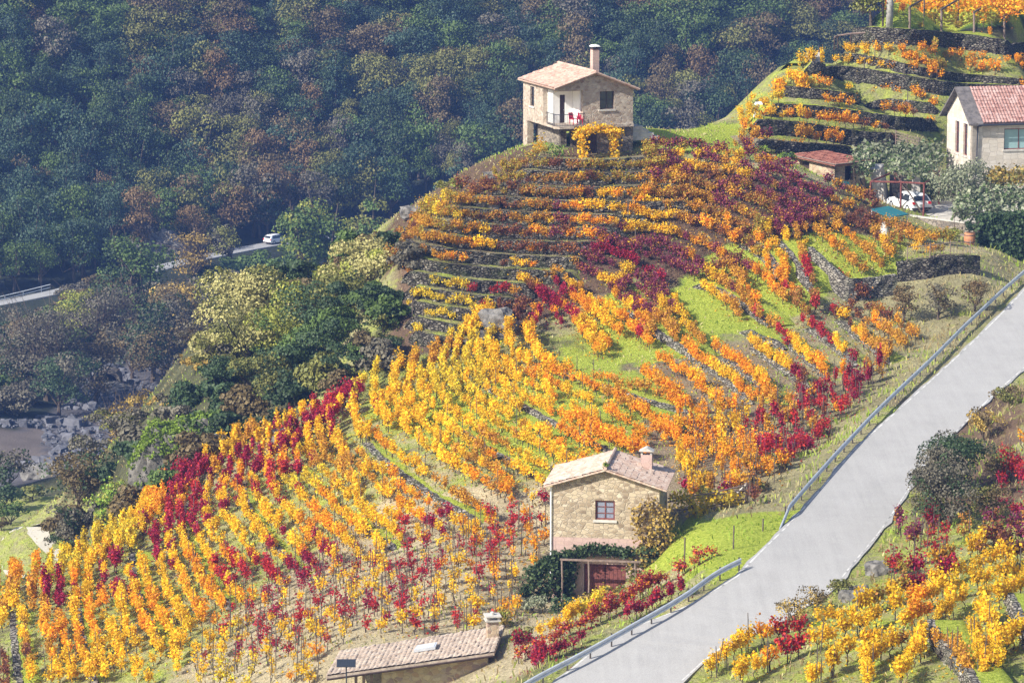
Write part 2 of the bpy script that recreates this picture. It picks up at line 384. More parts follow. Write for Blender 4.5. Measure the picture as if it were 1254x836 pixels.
M['rubble_dark'] = masonry('shaded_rubble_stone', [(.14,.12,.10),(.24,.20,.16),(.30,.26,.21)], (.10,.09,.08), .4, .26, .05)
M['rubble_shed'] = masonry('shed_rubble_stone', [(.26,.19,.12),(.5,.40,.27),(.36,.24,.16),(.30,.22,.19),(.56,.48,.34)], (.42,.34,.24), .34, .24, .05)
M['ashlar'] = masonry('cut_granite_blocks', [(.50,.44,.36),(.58,.52,.44),(.63,.57,.49),(.54,.46,.37)], (.42,.37,.31), .6, .34, .03, .3, (.22,.18,.14), .35, rnd=.45)
M['pinkblock'] = masonry('pink_hollow_block', [(.46,.32,.27),(.52,.37,.32),(.49,.35,.29)], (.36,.26,.22), .5, .22, .02, .3, rnd=.25)
M['drystone'] = masonry('dry_stone', [(.07,.06,.05),(.13,.115,.09),(.20,.18,.145),(.09,.08,.065),(.27,.245,.2)], (.015,.013,.01), .30, .14, .12, .9, (.05,.065,.02), .7)
M['drystone_pale'] = masonry('pale_dry_stone', [(.16,.145,.12),(.27,.245,.2),(.36,.33,.28),(.21,.19,.155)], (.04,.035,.03), .32, .13, .11, .9, (.10,.13,.04), .55)
# ------------------------------------------------------------------ ground sheet
nx, ny = len(GX), len(GY)
V = np.stack([MX.ravel(), MY.ravel(), GZ.ravel()], -1)
jj, ii = np.meshgrid(np.arange(ny-1), np.arange(nx-1), indexing='ij'); k0 = (jj*nx+ii).ravel()
F = np.stack([k0, k0+1, k0+nx+1, k0+nx], -1)
def inpoly(px, py, poly):
    poly = np.array(poly, float); ins = np.zeros(px.shape, bool); n = len(poly); j = n-1
    for i in range(n):
        xi, yi = poly[i]; xj, yj = poly[j]
        c = ((yi > py) != (yj > py)) & (px < (xj-xi)*(py-yi)/((yj-yi)+1e-9)+xi); ins ^= c; j = i
    return ins
PXV, PYV = proj(V)
WX, WY = V[:, 0], V[:, 1]
jx = PXV+(vnoise(WX, WY, 2.3, 21)-.5)*26; jy = PYV+(vnoise(WX, WY, 2.3, 22)-.5)*20
soil = np.zeros((len(V), 3)); grass = np.zeros(len(V))
GRN = np.array([.20,.36,.035]); TAN = np.array([.50,.42,.26]); BRN = np.array([.13,.085,.055]); FOR = np.array([.035,.042,.028]); GRV = np.array([.13,.12,.125]); OLV = np.array([.17,.19,.06])
n1 = vnoise(WX, WY, 4.5, 31)[:, None]; n2 = vnoise(WX, WY, 1.6, 32)[:, None]
soil[:] = TAN*n1+OLV*(1-n1); soil = soil*(.6+.8*n2)
grass[:] = .45
far = WY > 300
soil[far] = (FOR*(.7+.6*n2))[far]; grass[far] = .0
def zone(poly, col=None, g=None, cond=True):
    m = inpoly(jx, jy, poly) & cond
    if col is not None: soil[m] = (np.array(col)*(.75+.5*n2))[m]
    if g is not None: grass[m] = g
nearm = WY < 300
zone([(470,180),(830,185),(830,330),(700,380),(600,420),(480,450)], BRN*1.2, .32, nearm)          # terraced nose, earth and rock
zone([(760,180),(1090,250),(1060,300),(900,345),(760,345)], BRN, .12, nearm)
zone([(250,640),(680,590),(700,740),(640,836),(220,860)], TAN, .22, nearm)               # dry grass under the bush vines
zone([(740,430),(1100,400),(1120,520),(960,600),(820,640),(780,560)], (.30,.235,.15), .22, nearm)
zone([(1000,380),(1254,310),(1254,350),(1100,500),(960,640),(900,640)], (.34,.30,.16), .35, nearm)
zone([(870,310),(1015,300),(1000,360),(960,410),(850,400),(830,350)], GRN, .95, nearm)
zone([(985,290),(1100,290),(1110,350),(1020,350)], GRN, .95, nearm)
zone([(720,370),(850,350),(880,440),(740,450)], GRN, .8, nearm)
zone([(800,640),(985,630),(905,700),(780,690)], GRN, .97, nearm)
zone([(620,470),(700,430),(840,480),(760,560),(560,560),(440,500)], OLV*1.3, .75, nearm)
zone([(0,700),(250,600),(420,500),(520,560),(330,720),(200,840),(0,850)], OLV*.5+TAN*.55, .5, nearm)
zone([(780,150),(940,155),(925,185),(800,182)], GRN, .97, WY < 310)
zone([(1060,0),(1254,0),(1254,30),(1080,40)], GRN, .97, WY < 340)
zone([(900,60),(1254,40),(1254,130),(930,190),(900,190)], OLV*.7+TAN*.3, .5, WY < 320)
zone([(1085,500),(1254,500),(1254,870),(820,870)], OLV*.6+TAN*.45, .52, nearm & (WY > 100))
zone([(1120,490),(1254,470),(1254,600),(1120,650)], BRN*1.5, .35, nearm)
ledge = (WX < -14) & (WY > 236) & (WY < 330) & (PXV < 520)
soil[ledge] = (np.array([.10,.10,.05])*(.6+.8*n2))[ledge]; grass[ledge] = .25
valley = (WY >= 300) & (V[:, 2] < 24) & (WY < 500)
m_ = inpoly(jx, jy, [(-40,525),(50,520),(118,455),(205,430),(240,470),(165,530),(110,600),(60,590),(-60,600)]) & (WY > 330)
soil[m_] = (GRV*(.55+.9*n2))[m_]; grass[m_] = 0
m_ = inpoly(jx, jy, [(-40,525),(62,522),(50,570),(-60,580)]) & (WY > 330); soil[m_] = (np.array([.20,.165,.145])*(.8+.3*n2))[m_]
m_ = (WY < 330) & inpoly(jx, jy, [(-80,600),(110,610),(120,720),(-80,780)]) & (WY > 225); soil[m_] = (np.array([.36,.34,.16])*(.8+.3*n2))[m_]; grass[m_] = .5
hg = GZ.ravel()
# bare cliff patch in the far slope over the road
m_ = inpoly(jx, jy, [(120,190),(170,215),(235,300),(180,320),(130,300)]) & (WY > 480) & (WY < 640); soil[m_] = (np.array([.22,.19,.17])*(.5+n2))[m_]

me = np_mesh("ground", V, F, None, None, True)
a = me.color_attributes.new("soil", 'FLOAT_COLOR', 'POINT'); c4 = np.ones((len(V), 4), np.float32); c4[:, :3] = soil; c4[:, 3] = grass; a.data.foreach_set("color", c4.ravel())
m, nt, out = mat("ground_soil_and_grass"); L = nt.links
b = nd(nt, 'ShaderNodeBsdfPrincipled', inp={'Roughness': .95, 'Specular IOR Level': .1})
at_ = nd(nt, 'ShaderNodeAttribute', attribute_name='soil'); tc = nd(nt, 'ShaderNodeTexCoord')
nn = nd(nt, 'ShaderNodeTexNoise', inp={'Scale': .9, 'Detail': 7, 'Roughness': .72}); L.new(tc.outputs['Object'], nn.inputs['Vector'])
nf = nd(nt, 'ShaderNodeTexNoise', inp={'Scale': 5.5, 'Detail': 6, 'Roughness': .8}); L.new(tc.outputs['Object'], nf.inputs['Vector'])
th = nd(nt, 'ShaderNodeMath', operation='ADD'); L.new(nn.outputs['Fac'], th.inputs[0]); L.new(at_.outputs['Alpha'], th.inputs[1])
mr = nd(nt, 'ShaderNodeMapRange', inp={'From Min': .90, 'From Max': 1.16}); L.new(th.outputs[0], mr.inputs[0])
gr = ramp(nt, [(.3,(.12,.15,.02)),(.45,(.30,.37,.04)),(.6,(.50,.55,.09)),(.75,(.58,.53,.22))]); L.new(nf.outputs['Fac'], gr.inputs['Fac'])
sv = nd(nt, 'ShaderNodeMapRange', inp={'From Min': .3, 'From Max': .7, 'To Min': .45, 'To Max': 1.45}); L.new(nf.outputs['Fac'], sv.inputs[0])
vm = nd(nt, 'ShaderNodeVectorMath', operation='SCALE'); L.new(at_.outputs['Color'], vm.inputs[0]); L.new(sv.outputs[0], vm.inputs['Scale'])
mx = nd(nt, 'ShaderNodeMix', data_type='RGBA'); L.new(mr.outputs[0], mx.inputs[0]); L.new(vm.outputs[0], mx.inputs[6]); L.new(gr.outputs[0], mx.inputs[7])
L.new(mx.outputs[2], b.inputs['Base Color'])
bp = nd(nt, 'ShaderNodeBump', inp={'Strength': .9, 'Distance': .25}); L.new(nf.outputs['Fac'], bp.inputs['Height']); L.new(bp.outputs[0], b.inputs['Normal'])
L.new(b.outputs[0], out.inputs['Surface']); me.materials.append(m)
M['ground'] = m
tag(link(bpy.data.objects.new("ground", me)), kind="structure")

# ------------------------------------------------------------------ road sheets
def asphalt(name, base):
    m, nt, out = mat(name); L = nt.links
    b = nd(nt, 'ShaderNodeBsdfPrincipled', inp={'Roughness': .95, 'Specular IOR Level': .1})
    tc = nd(nt, 'ShaderNodeTexCoord'); n1 = nd(nt, 'ShaderNodeTexNoise', inp={'Scale': .35, 'Detail': 6, 'Roughness': .6}); n2 = nd(nt, 'ShaderNodeTexNoise', inp={'Scale': 18, 'Detail': 3})
    L.new(tc.outputs['Object'], n1.inputs[0]); L.new(tc.outputs['Object'], n2.inputs[0])
    sp = nd(nt, 'ShaderNodeTexNoise', inp={'Scale': 1.2, 'Detail': 3, 'Roughness': .8}); mp = nd(nt, 'ShaderNodeMapping'); mp.inputs['Rotation'].default_value = (0, 0, R(26)); mp.inputs['Scale'].default_value = (1.6, .08, 1); 
    L.new(tc.outputs['Object'], mp.inputs[0]); L.new(mp.outputs[0], sp.inputs[0])
    c = np.array(base); r = ramp(nt, [(.32, tuple(c*.88)), (.5, tuple(c)), (.68, tuple(c*1.08))])
    ad = nd(nt, 'ShaderNodeMath', operation='MULTIPLY_ADD'); ad.inputs[1].default_value = .5; hf = nd(nt, 'ShaderNodeMath', operation='MULTIPLY'); hf.inputs[1].default_value = .5
    L.new(n1.outputs[0], hf.inputs[0]); L.new(sp.outputs[0], ad.inputs[0]); L.new(hf.outputs[0], ad.inputs[2]); L.new(ad.outputs[0], r.inputs[0])
    mg = nd(nt, 'ShaderNodeMix', data_type='RGBA', blend_type='OVERLAY', inp={'Factor': .35}); L.new(r.outputs[0], mg.inputs[6]); L.new(n2.outputs['Fac'], mg.inputs[7]); L.new(mg.outputs[2], b.inputs['Base Color'])
    bp = nd(nt, 'ShaderNodeBump', inp={'Strength': .25, 'Distance': .02}); L.new(n2.outputs[0], bp.inputs['Height']); L.new(bp.outputs[0], b.inputs['Normal'])
    L.new(b.outputs[0], out.inputs[0]); return m
M['kerbstone'] = simple('worn_kerb', (.34,.33,.29), .9, var=.5, scale=.6)
M['asphalt'] = asphalt("bleached_asphalt", (.36,.35,.335)); M['asphalt_far'] = asphalt("far_asphalt", (.30,.30,.30)); M['gravelpath'] = asphalt("pale_gravel", (.56,.52,.43)); M['worn'] = simple("worn_white_line", (.50,.49,.46), .8, var=.5, scale=1.2)
def frames(c):
    t = np.gradient(c[:, :2], axis=0); t /= np.linalg.norm(t, axis=1)[:, None]; return t, np.stack([t[:, 1], -t[:, 0]], -1)
def ribbon(name, c, off0, off1, dz, mt, kind="structure", thick=0, jit=0, seed=0):
    t, n = frames(c); rg = np.random.default_rng(seed); o0 = np.broadcast_to(off0, len(c))+rg.normal(0, 1, len(c))*jit; o1 = np.broadcast_to(off1, len(c))+rg.normal(0, 1, len(c))*jit
    A = np.c_[c[:, :2]+n*o0[:, None], c[:, 2]+dz]; B = np.c_[c[:, :2]+n*o1[:, None], c[:, 2]+dz]
    m_ = len(c); i = np.arange(m_-1)
    if thick:
        A2 = A-[0,0,thick]; B2 = B-[0,0,thick]; V = np.vstack([A, B, A2, B2])
        F = np.vstack([np.c_[i, i+m_, i+m_+1, i+1], np.c_[i, i+1, i+1+2*m_, i+2*m_], np.c_[i+m_, i+3*m_, i+3*m_+1, i+m_+1]])
    else: V = np.vstack([A, B]); F = np.c_[i, i+m_, i+m_+1, i+1]
    o = np_obj(name, V, F, mt); tag(o, kind=kind); return o
ribbon("road", road_c, -road_w/2, road_w/2, .02, M['asphalt'], thick=.15, jit=.05)
ribbon("road_edge_line", road_c, -road_w/2+.12, -road_w/2+.22, .025, M['worn'])
ribbon("road_edge_line", road_c, road_w/2-.20, road_w/2-.11, .025, M['worn'])
0 and ribbon("road_kerb", road_c, road_w/2+.05, road_w/2+.20, .05, M['kerbstone'], thick=.25, jit=.015)
ribbon("far_road", far_c, -1.8, 1.8, .03, M['asphalt_far'], thick=.2)
ribbon("gravel_path", path_c, -1.2, 1.2, .03, M['gravelpath'], jit=.1); ribbon("gravel_path", branch_c, -.8, .8, .035, M['gravelpath'], jit=.08)

# ------------------------------------------------------------------ world, sun, air
SUN = np.array([-.70, -.46, .60]); SUN = SUN/np.linalg.norm(SUN)
el = math.asin(SUN[2]); az = math.atan2(SUN[0], SUN[1])
w = bpy.data.worlds.new("World"); scene.world = w; w.use_nodes = True; nt = w.node_tree
bg = nt.nodes['Background']; sky = nt.nodes.new('ShaderNodeTexSky'); sky.sky_type = 'NISHITA'; sky.sun_disc = False
sky.sun_elevation = el; sky.sun_rotation = az; sky.air_density = 1.0; sky.dust_density = 1.5
nt.links.new(sky.outputs[0], bg.inputs[0]); bg.inputs[1].default_value = .10
sl = bpy.data.lights.new("sun", 'SUN'); sl.energy = 5.0; sl.angle = R(.5); sl.color = (1, .95, .86); so = bpy.data.objects.new("sun", sl); COL.objects.link(so)
from mathutils import Vector
so.rotation_euler = Vector(-SUN).to_track_quat('-Z', 'Y').to_euler(); so.location = (0, 0, 200)
scene.view_settings.view_transform = 'Standard'; scene.view_settings.look = 'None'; scene.view_settings.gamma = 1; scene.view_settings.exposure = .78
scene.cycles.max_bounces = 6; scene.cycles.diffuse_bounces = 3; scene.cycles.transmission_bounces = 3; scene.cycles.volume_bounces = 1
def haze():
    m, nt, out = mat("haze_air"); v = nd(nt, 'ShaderNodeVolumePrincipled'); v.inputs['Density'].default_value = HAZE; v.inputs['Color'].default_value = (.22,.40,1,1); v.inputs['Anisotropy'].default_value = .0
    nt.links.new(v.outputs[0], out.inputs['Volume'])
    mb = MB(); mb.box(-440, -20, GZ.min()-2, 450, 1320, 262); o = mb.build("haze", m); tag(o, kind="stuff")
HAZE = .00020
# ------------------------------------------------------------------ terraces: dry stone wall + level bed behind it
bed_V = []; bed_F = []; bed_C = []
ORD = ["", "first", "second", "third", "fourth", "fifth", "sixth", "seventh", "eighth", "ninth", "tenth", "eleventh", "twelfth", "thirteenth", "fourteenth", "fifteenth", "sixteenth", "seventeenth", "eighteenth", "nineteenth", "twentieth"]
TENS = {2: "twenty", 3: "thirty", 4: "forty", 5: "fifty", 6: "sixty", 7: "seventy", 8: "eighty", 9: "ninety"}
def ordw(n):
    if n <= 20: return ORD[n]
    if n < 100:
        if n % 10 == 0: return TENS[n//10][:-1]+"ieth"
        return TENS[n//10]+" "+ORD[n % 10]
    return f"{n}th" if n % 10 not in (1, 2, 3) or n % 100 in (11, 12, 13) else f"{n}"+{1: 'st', 2: 'nd', 3: 'rd'}[n % 10]
def terrace(P, h, label, group, mt='drystone', depth=2.2, seed=0, side=None, grass_c=(.22,.36,.04), cap=True, rough=.06, amt=None, base_off=0.0, taper=True):
    """P world polyline on the ground (base of the wall). Returns (front line, bed height, inward normal)."""
    P = resample(P, step=.4); n = len(P); rg = np.random.default_rng(seed)
    t, nr_ = frames(P)
    # uphill side
    if side is None:
        up = hgt(P[:, 0]+nr_[:, 0]*1.5, P[:, 1]+nr_[:, 1]*1.5).mean()-hgt(P[:, 0]-nr_[:, 0]*1.5, P[:, 1]-nr_[:, 1]*1.5).mean()
        side = 1 if up > 0 else -1
    nr_ = nr_*side
    zb = hgt(P[:, 0], P[:, 1]); zt = zb+h
    for _ in range(25): zt[1:-1] = (zt[:-2]+zt[1:-1]*2+zt[2:])/4
    ends = np.minimum(np.arange(n), np.arange(n)[::-1])/3.0; zt = zb-.1+(zt-zb+.1)*(np.clip(ends+.35, 0, 1) if taper else 1)
    # depth of the bed: go back until the hill is higher
    dep = np.full(n, depth)
    for k in range(1, 12):
        d = depth*k/12.0; hz = hgt(P[:, 0]+nr_[:, 0]*d, P[:, 1]+nr_[:, 1]*d)
        m_ = (hz > zt+.03) & (dep == depth); dep[m_] = d+.1
    th = .38
    rows = 5; Vv = []
    for j in range(rows):
        f = j/(rows-1); off = rg.normal(0, rough, n)+(1-f)*-.06*h
        Vv.append(np.c_[P[:, :2]+nr_*off[:, None], zb-.25+(zt-zb+.25)*f+(rg.normal(0, .03, n) if 0 < j else 0)])
    capo = rg.normal(0, .03, n)
    Vv.append(np.c_[P[:, :2]+nr_*(th+capo)[:, None], zt+rg.normal(0, .02, n)]); Vv.append(np.c_[P[:, :2]+nr_*(th+.02+capo)[:, None], zt-.35])
    Vv = np.vstack(Vv); i = np.arange(n-1); Ff = []
    for j in range(rows+1): Ff.append(np.c_[i+j*n, i+1+j*n, i+1+(j+1)*n, i+(j+1)*n])
    # end caps
    o = np_obj("terrace_wall", Vv, np.vstack(Ff), M[mt]); tag(o, label, "wall", group)
    # bed
    A = np.c_[P[:, :2]+nr_*(th-.05), zt-.03]; K = 4; base = sum(len(v) for v in bed_V); pts = []
    for k in range(K+1):
        f = k/K; d = (th-.05)+(np.maximum(dep, th+.3)-th+.05)*f; q = P[:, :2]+nr_*d[:, None]; z = zt-.03+rg.normal(0, .025, n)+.05*f
        if k == K: z = np.minimum(z, hgt(q[:, 0], q[:, 1])-.02)
        pts.append(np.c_[q, z])
    bv = np.vstack(pts); bed_V.append(bv)
    for k in range(K): bed_F.append(np.c_[i+k*n, i+1+k*n, i+1+(k+1)*n, i+(k+1)*n]+base)
    gn = vnoise(bv[:, 0], bv[:, 1], 1.8, 77)
    c = np.zeros((len(bv), 4)); am = (.75 if amt is None else amt)
    c[:, :3] = np.array([.26,.22,.13])*(.6+.8*vnoise(bv[:, 0], bv[:, 1], .9, 5))[:, None]; c[:, 3] = am
    bed_C.append(c)
    return P, zt, nr_

# ------------------------------------------------------------------ vines
PAL = {  # two real leaf colours each (linear)
 'golden yellow': ((.88,.58,.02),(.87,.48,.02)), 'lemon yellow': ((.85,.68,.04),(.88,.60,.03)), 'orange': ((.86,.40,.015),(.82,.29,.015)),
 'rust brown': ((.42,.17,.04),(.52,.25,.05)), 'scarlet': ((.60,.06,.03),(.46,.025,.03)), 'crimson': ((.36,.018,.06),(.24,.012,.06)),
 'purple': ((.19,.03,.08),(.28,.05,.11)), 'olive gold': ((.52,.40,.05),(.36,.30,.045)), 'dull maroon': ((.16,.05,.04),(.26,.10,.06)), 'fresh green': ((.25,.40,.05),(.35,.48,.08)),
 'dull crimson': ((.34,.03,.05),(.46,.06,.06)), 'amber': ((.72,.42,.03),(.60,.30,.03)),
}
def kites(C, size, rg, up=.5, flat=0.0):
    """leaf shaped quads: centres C, size array"""
    n = len(C); N = rg.normal(0, 1, (n, 3)); N[:, 2] = N[:, 2]*(1-flat)+up; N /= np.linalg.norm(N, axis=1)[:, None]
    T = np.cross(N, rg.normal(0, 1, (n, 3))); T /= (np.linalg.norm(T, axis=1)[:, None]+1e-9); B = np.cross(N, T)
    s = np.asarray(size)[:, None] if not np.isscalar(size) else size
    V = np.stack([C+T*s*.6, C+B*s*.45+N*s*.08, C-T*s*.5, C-B*s*.45+N*s*.08], 1).reshape(-1, 3)
    F = np.arange(4*n).reshape(n, 4); return V, F
def tubeq(pts, rad, n=4):
    mb = MB(); mb.tube(pts, rad, n, cap=False); return np.array(mb.v), np.array(mb.f)
def vine_arrays(shape, seed):
    """crown stretched along local x (the direction of its row)"""
    rg = np.random.default_rng(seed); wood = []
    H, nl, br, rx, ry, sg, h0 = {'hedge': (1.38, 200, 6, .52, .15, .135, .5), 'column': (1.9, 190, 3, .14, .10, .11, .45), 'bush': (1.25, 130, 5, .36, .26, .13, .45),
                                 'sparse': (1.65, 60, 3, .28, .22, .12, .5), 'full': (1.5, 240, 7, .50, .20, .14, .55)}[shape]
    w1 = rg.normal(0, .05, 2); top = np.array([w1[0], w1[1], h0])
    wood.append(tubeq([(0,0,-.15),(w1[0]*.3, -w1[1], h0*.5), top], [.045,.035,.03], 5)); tips = []
    for k in range(br):
        a = 2*math.pi*k/br+rg.uniform(-.4, .4); r = rg.uniform(.7, 1.1); zt = rg.uniform(.66, 1.0)*H; e = np.array([math.cos(a)*r*rx, math.sin(a)*r*ry, zt]); mid = (top+e)/2+np.array([math.cos(a)*r*.2*rx, 0, 0])
        wood.append(tubeq([top, mid, e], [.022,.016,.008], 3)); tips.append((mid, e))
    C = []
    for _ in range(nl):
        m_, e = tips[rg.integers(len(tips))]; p = m_+(e-m_)*rg.uniform(-.3, 1.08)+rg.normal(0, sg, 3)*np.array([1.2, .8, 1.15]); p[2] = max(p[2], .3+rg.uniform(0, .25)); C.append(p)
    C = np.array(C); return wood, kites(C, rg.uniform(.11, .20, len(C)), rg, up=.35)
def merge(parts):
    V = []; F = []; b = 0
    for v, f in parts: V.append(v); F.append(f+b); b += len(v)
    return np.vstack(V), np.vstack(F)
def leafcols(n, pal, rg, mixp=None, spread=.26):
    c1, c2 = [np.array(c) for c in PAL[pal]]; u = rg.random(n)[:, None]; c = c1*u+c2*(1-u)
    if mixp:
        k = rg.random(n) < .26; d1, d2 = [np.array(q) for q in PAL[mixp]]; c[k] = (d1+d2)/2
    c = c*(1+rg.uniform(-spread, spread, (n, 1))); return np.repeat(c, 4, axis=0)
MIXP = {'golden yellow': 'lemon yellow', 'lemon yellow': 'olive gold', 'orange': 'golden yellow', 'rust brown': 'olive gold', 'scarlet': 'crimson', 'crimson': 'scarlet', 'purple': 'rust brown', 'olive gold': 'rust brown', 'dull maroon': 'rust brown', 'fresh green': 'olive gold', 'amber': 'rust brown', 'dull crimson': 'orange'}
SHAPES = ['hedge', 'column', 'bush', 'sparse', 'full']; VAR = {}
def variant(shape, pal, k):
    key = (shape, pal, k)
    if key not in VAR:
        sd = SHAPES.index(shape)*31+k*7+1; wood, lv = vine_arrays(shape, sd); rg = np.random.default_rng(sd+sorted(PAL).index(pal)*101)
        wv, wf = merge(wood); VAR[key] = (wv, wf, lv[0], lv[1], leafcols(len(lv[1]), pal, rg, MIXP[pal]), {})
    return VAR[key]
STAKE = tubeq([(0,0,-.2),(0.01,0,.8),(0.0,.01,1.0)], [.03,.028,.025], 4)

# colour patches read off the photograph: (px, py, colour)
CA = """660,202,dull maroon;700,200,rust brown;745,205,olive gold;790,185,olive gold;800,205,amber;830,192,purple;862,188,purple;880,200,amber;905,205,golden yellow;850,205,golden yellow;780,212,olive gold
655,180,olive gold;630,215,olive gold;600,235,scarlet;615,240,dull maroon;640,225,rust brown;665,232,rust brown;700,222,rust brown;720,225,dull maroon;640,245,amber;675,245,golden yellow;700,245,orange;740,242,golden yellow;780,228,orange;840,228,rust brown;870,235,amber
560,243,olive gold;545,250,lemon yellow;540,262,olive gold;530,275,amber;575,262,amber;600,258,rust brown;630,265,amber;690,262,golden yellow;680,258,crimson;720,282,orange;800,262,golden yellow;850,265,amber;880,280,orange;900,295,scarlet;930,275,rust brown
480,285,dull maroon;500,292,rust brown;540,290,amber;560,305,orange;600,310,golden yellow;620,300,dull maroon;650,318,orange;640,322,golden yellow;700,300,dull maroon;755,300,crimson;740,310,purple;790,300,purple;815,310,purple;830,320,crimson;850,330,crimson;800,340,crimson;760,335,golden yellow;775,345,crimson;745,325,purple;700,345,amber;690,335,amber;720,340,golden yellow
610,345,scarlet;630,345,amber;550,350,lemon yellow;555,370,lemon yellow;580,400,golden yellow;560,395,lemon yellow;590,415,lemon yellow;520,435,amber;640,360,dull maroon;660,370,crimson;672,360,crimson;690,372,crimson;720,368,orange;740,375,golden yellow
600,430,golden yellow;640,420,golden yellow;630,440,golden yellow;575,450,lemon yellow;540,460,lemon yellow;500,460,golden yellow;480,475,golden yellow;465,470,lemon yellow;560,500,golden yellow;620,470,golden yellow;680,460,orange;670,400,orange;700,420,golden yellow;740,450,orange;650,500,golden yellow;700,480,golden yellow
780,400,orange;820,400,amber;845,380,golden yellow;790,420,scarlet;820,440,orange;760,470,amber;740,500,orange;780,530,orange;710,530,orange;860,340,golden yellow;900,350,amber;880,330,purple;920,380,amber;945,330,orange;960,300,golden yellow;940,270,golden yellow;930,285,olive gold;965,345,orange;975,365,amber;985,330,scarlet;990,360,rust brown;960,395,scarlet;1000,400,scarlet
880,220,dull maroon;930,215,purple;960,225,purple;900,225,purple;1000,240,purple;1030,245,amber;1060,265,dull maroon;980,255,purple;950,262,purple;940,245,rust brown;900,260,rust brown;870,255,crimson;1020,300,amber;1060,310,amber;1090,290,rust brown;1040,290,orange;1000,290,amber;1100,300,golden yellow;1130,300,amber;1150,300,olive gold;1070,265,dull maroon
850,450,orange;880,460,golden yellow;910,450,orange;940,440,golden yellow;930,470,orange;960,450,golden yellow;990,430,golden yellow;1030,410,golden yellow;1060,400,orange;1100,410,amber;1080,430,amber;1010,450,orange;985,470,crimson;1000,480,dull maroon;1020,480,scarlet;1050,460,crimson;1000,500,scarlet;960,500,amber;900,490,orange;860,500,orange;870,530,orange;900,520,golden yellow;940,540,scarlet;960,530,crimson;930,560,orange;900,560,orange;860,570,golden yellow;830,600,golden yellow;860,620,orange;890,610,crimson;910,620,dull maroon;840,630,golden yellow;920,590,amber
1060,380,dull maroon;1090,370,rust brown;1110,370,dull maroon;1130,350,rust brown
415,490,crimson;400,500,scarlet;412,515,golden yellow;385,515,crimson;370,520,golden yellow;360,535,crimson;350,545,crimson;330,540,golden yellow;310,535,amber;320,545,golden yellow;300,560,crimson;275,550,golden yellow;280,570,crimson;265,580,golden yellow;250,590,amber;230,575,crimson;220,595,crimson;205,605,orange;240,600,scarlet;270,600,crimson;290,590,orange
310,600,golden yellow;330,590,scarlet;350,570,orange;360,580,lemon yellow;380,560,crimson;400,560,amber;380,540,golden yellow;420,540,golden yellow;440,520,golden yellow;460,540,orange;480,550,golden yellow;500,520,golden yellow;440,560,amber;370,610,golden yellow;400,620,orange;430,600,golden yellow;470,610,golden yellow;500,600,orange;540,600,amber;520,570,golden yellow;560,560,golden yellow;600,560,amber;640,570,golden yellow;680,580,golden yellow;620,590,orange
200,640,scarlet;180,635,golden yellow;160,660,lemon yellow;170,680,golden yellow;140,690,crimson;150,700,crimson;120,680,golden yellow;130,660,lemon yellow;195,650,crimson;190,670,crimson;210,660,golden yellow;230,650,golden yellow;240,660,golden yellow;250,630,crimson;260,620,golden yellow;280,640,golden yellow;300,650,golden yellow;320,640,golden yellow
100,700,golden yellow;80,690,lemon yellow;70,720,crimson;50,740,amber;30,710,orange;10,720,amber;20,760,golden yellow;60,760,orange;90,740,golden yellow;120,730,orange;150,740,golden yellow;100,780,orange;140,780,golden yellow;180,740,orange;200,700,golden yellow;220,720,golden yellow;240,700,orange;260,730,orange;200,780,golden yellow;40,800,amber;70,820,golden yellow;120,820,golden yellow;5,800,dull maroon
300,720,golden yellow;320,730,scarlet;340,720,golden yellow;300,700,scarlet;360,700,crimson;350,740,golden yellow;380,740,scarlet;400,710,golden yellow;420,690,crimson;440,650,golden yellow;460,680,golden yellow;480,720,crimson;450,740,golden yellow;500,690,scarlet;520,650,scarlet;540,640,crimson;560,650,golden yellow;500,650,golden yellow;560,700,crimson;600,680,scarlet;580,660,orange;620,650,scarlet;640,620,scarlet;660,600,crimson;650,660,orange;640,700,golden yellow;600,710,golden yellow;620,730,orange
520,740,scarlet;550,720,golden yellow;570,760,scarlet;500,750,golden yellow;470,760,golden yellow;430,770,scarlet;400,770,golden yellow;370,780,golden yellow;340,790,crimson;300,780,scarlet;280,770,golden yellow;250,800,golden yellow;220,820,scarlet;300,820,lemon yellow;340,820,golden yellow;380,820,orange;160,800,golden yellow;560,740,golden yellow;540,760,golden yellow
640,790,crimson;660,790,golden yellow;680,790,crimson;720,770,crimson;760,750,crimson;800,730,crimson;830,720,scarlet;700,770,golden yellow;850,700,crimson;820,710,golden yellow;740,740,lemon yellow;780,720,golden yellow;870,690,crimson;600,820,golden yellow
900,800,golden yellow;940,790,orange;970,780,scarlet;1000,770,golden yellow;1050,760,golden yellow;1100,740,golden yellow;1150,720,golden yellow;1200,700,golden yellow;1254,680,golden yellow;1000,820,golden yellow;1060,800,golden yellow;1130,740,orange;1100,800,golden yellow;1200,760,golden yellow;1254,760,golden yellow;1150,800,amber;1220,820,golden yellow
1130,620,crimson;1150,640,scarlet;1160,620,scarlet;1110,660,purple;1120,680,scarlet;1100,670,purple;1120,700,crimson;1170,670,amber;1200,670,golden yellow;1220,640,crimson;1200,620,purple;1240,600,crimson;1210,590,amber;1180,650,rust brown;1220,660,dull maroon;1160,600,dull maroon;1250,640,purple;1230,560,scarlet;1250,520,orange;1225,525,golden yellow;1080,690,olive gold
950,100,lemon yellow;980,100,golden yellow;1000,120,orange;1040,120,orange;1080,120,orange;960,140,golden yellow;1000,145,orange;1040,150,orange;1080,155,dull maroon;940,160,orange;970,165,amber;920,130,golden yellow;930,190,crimson;925,170,amber;1050,60,golden yellow;1100,60,orange;1150,60,olive gold;1180,70,orange;1230,75,orange;1200,100,orange;1020,85,golden yellow;1060,85,golden yellow;1140,70,orange"""
ANC = []
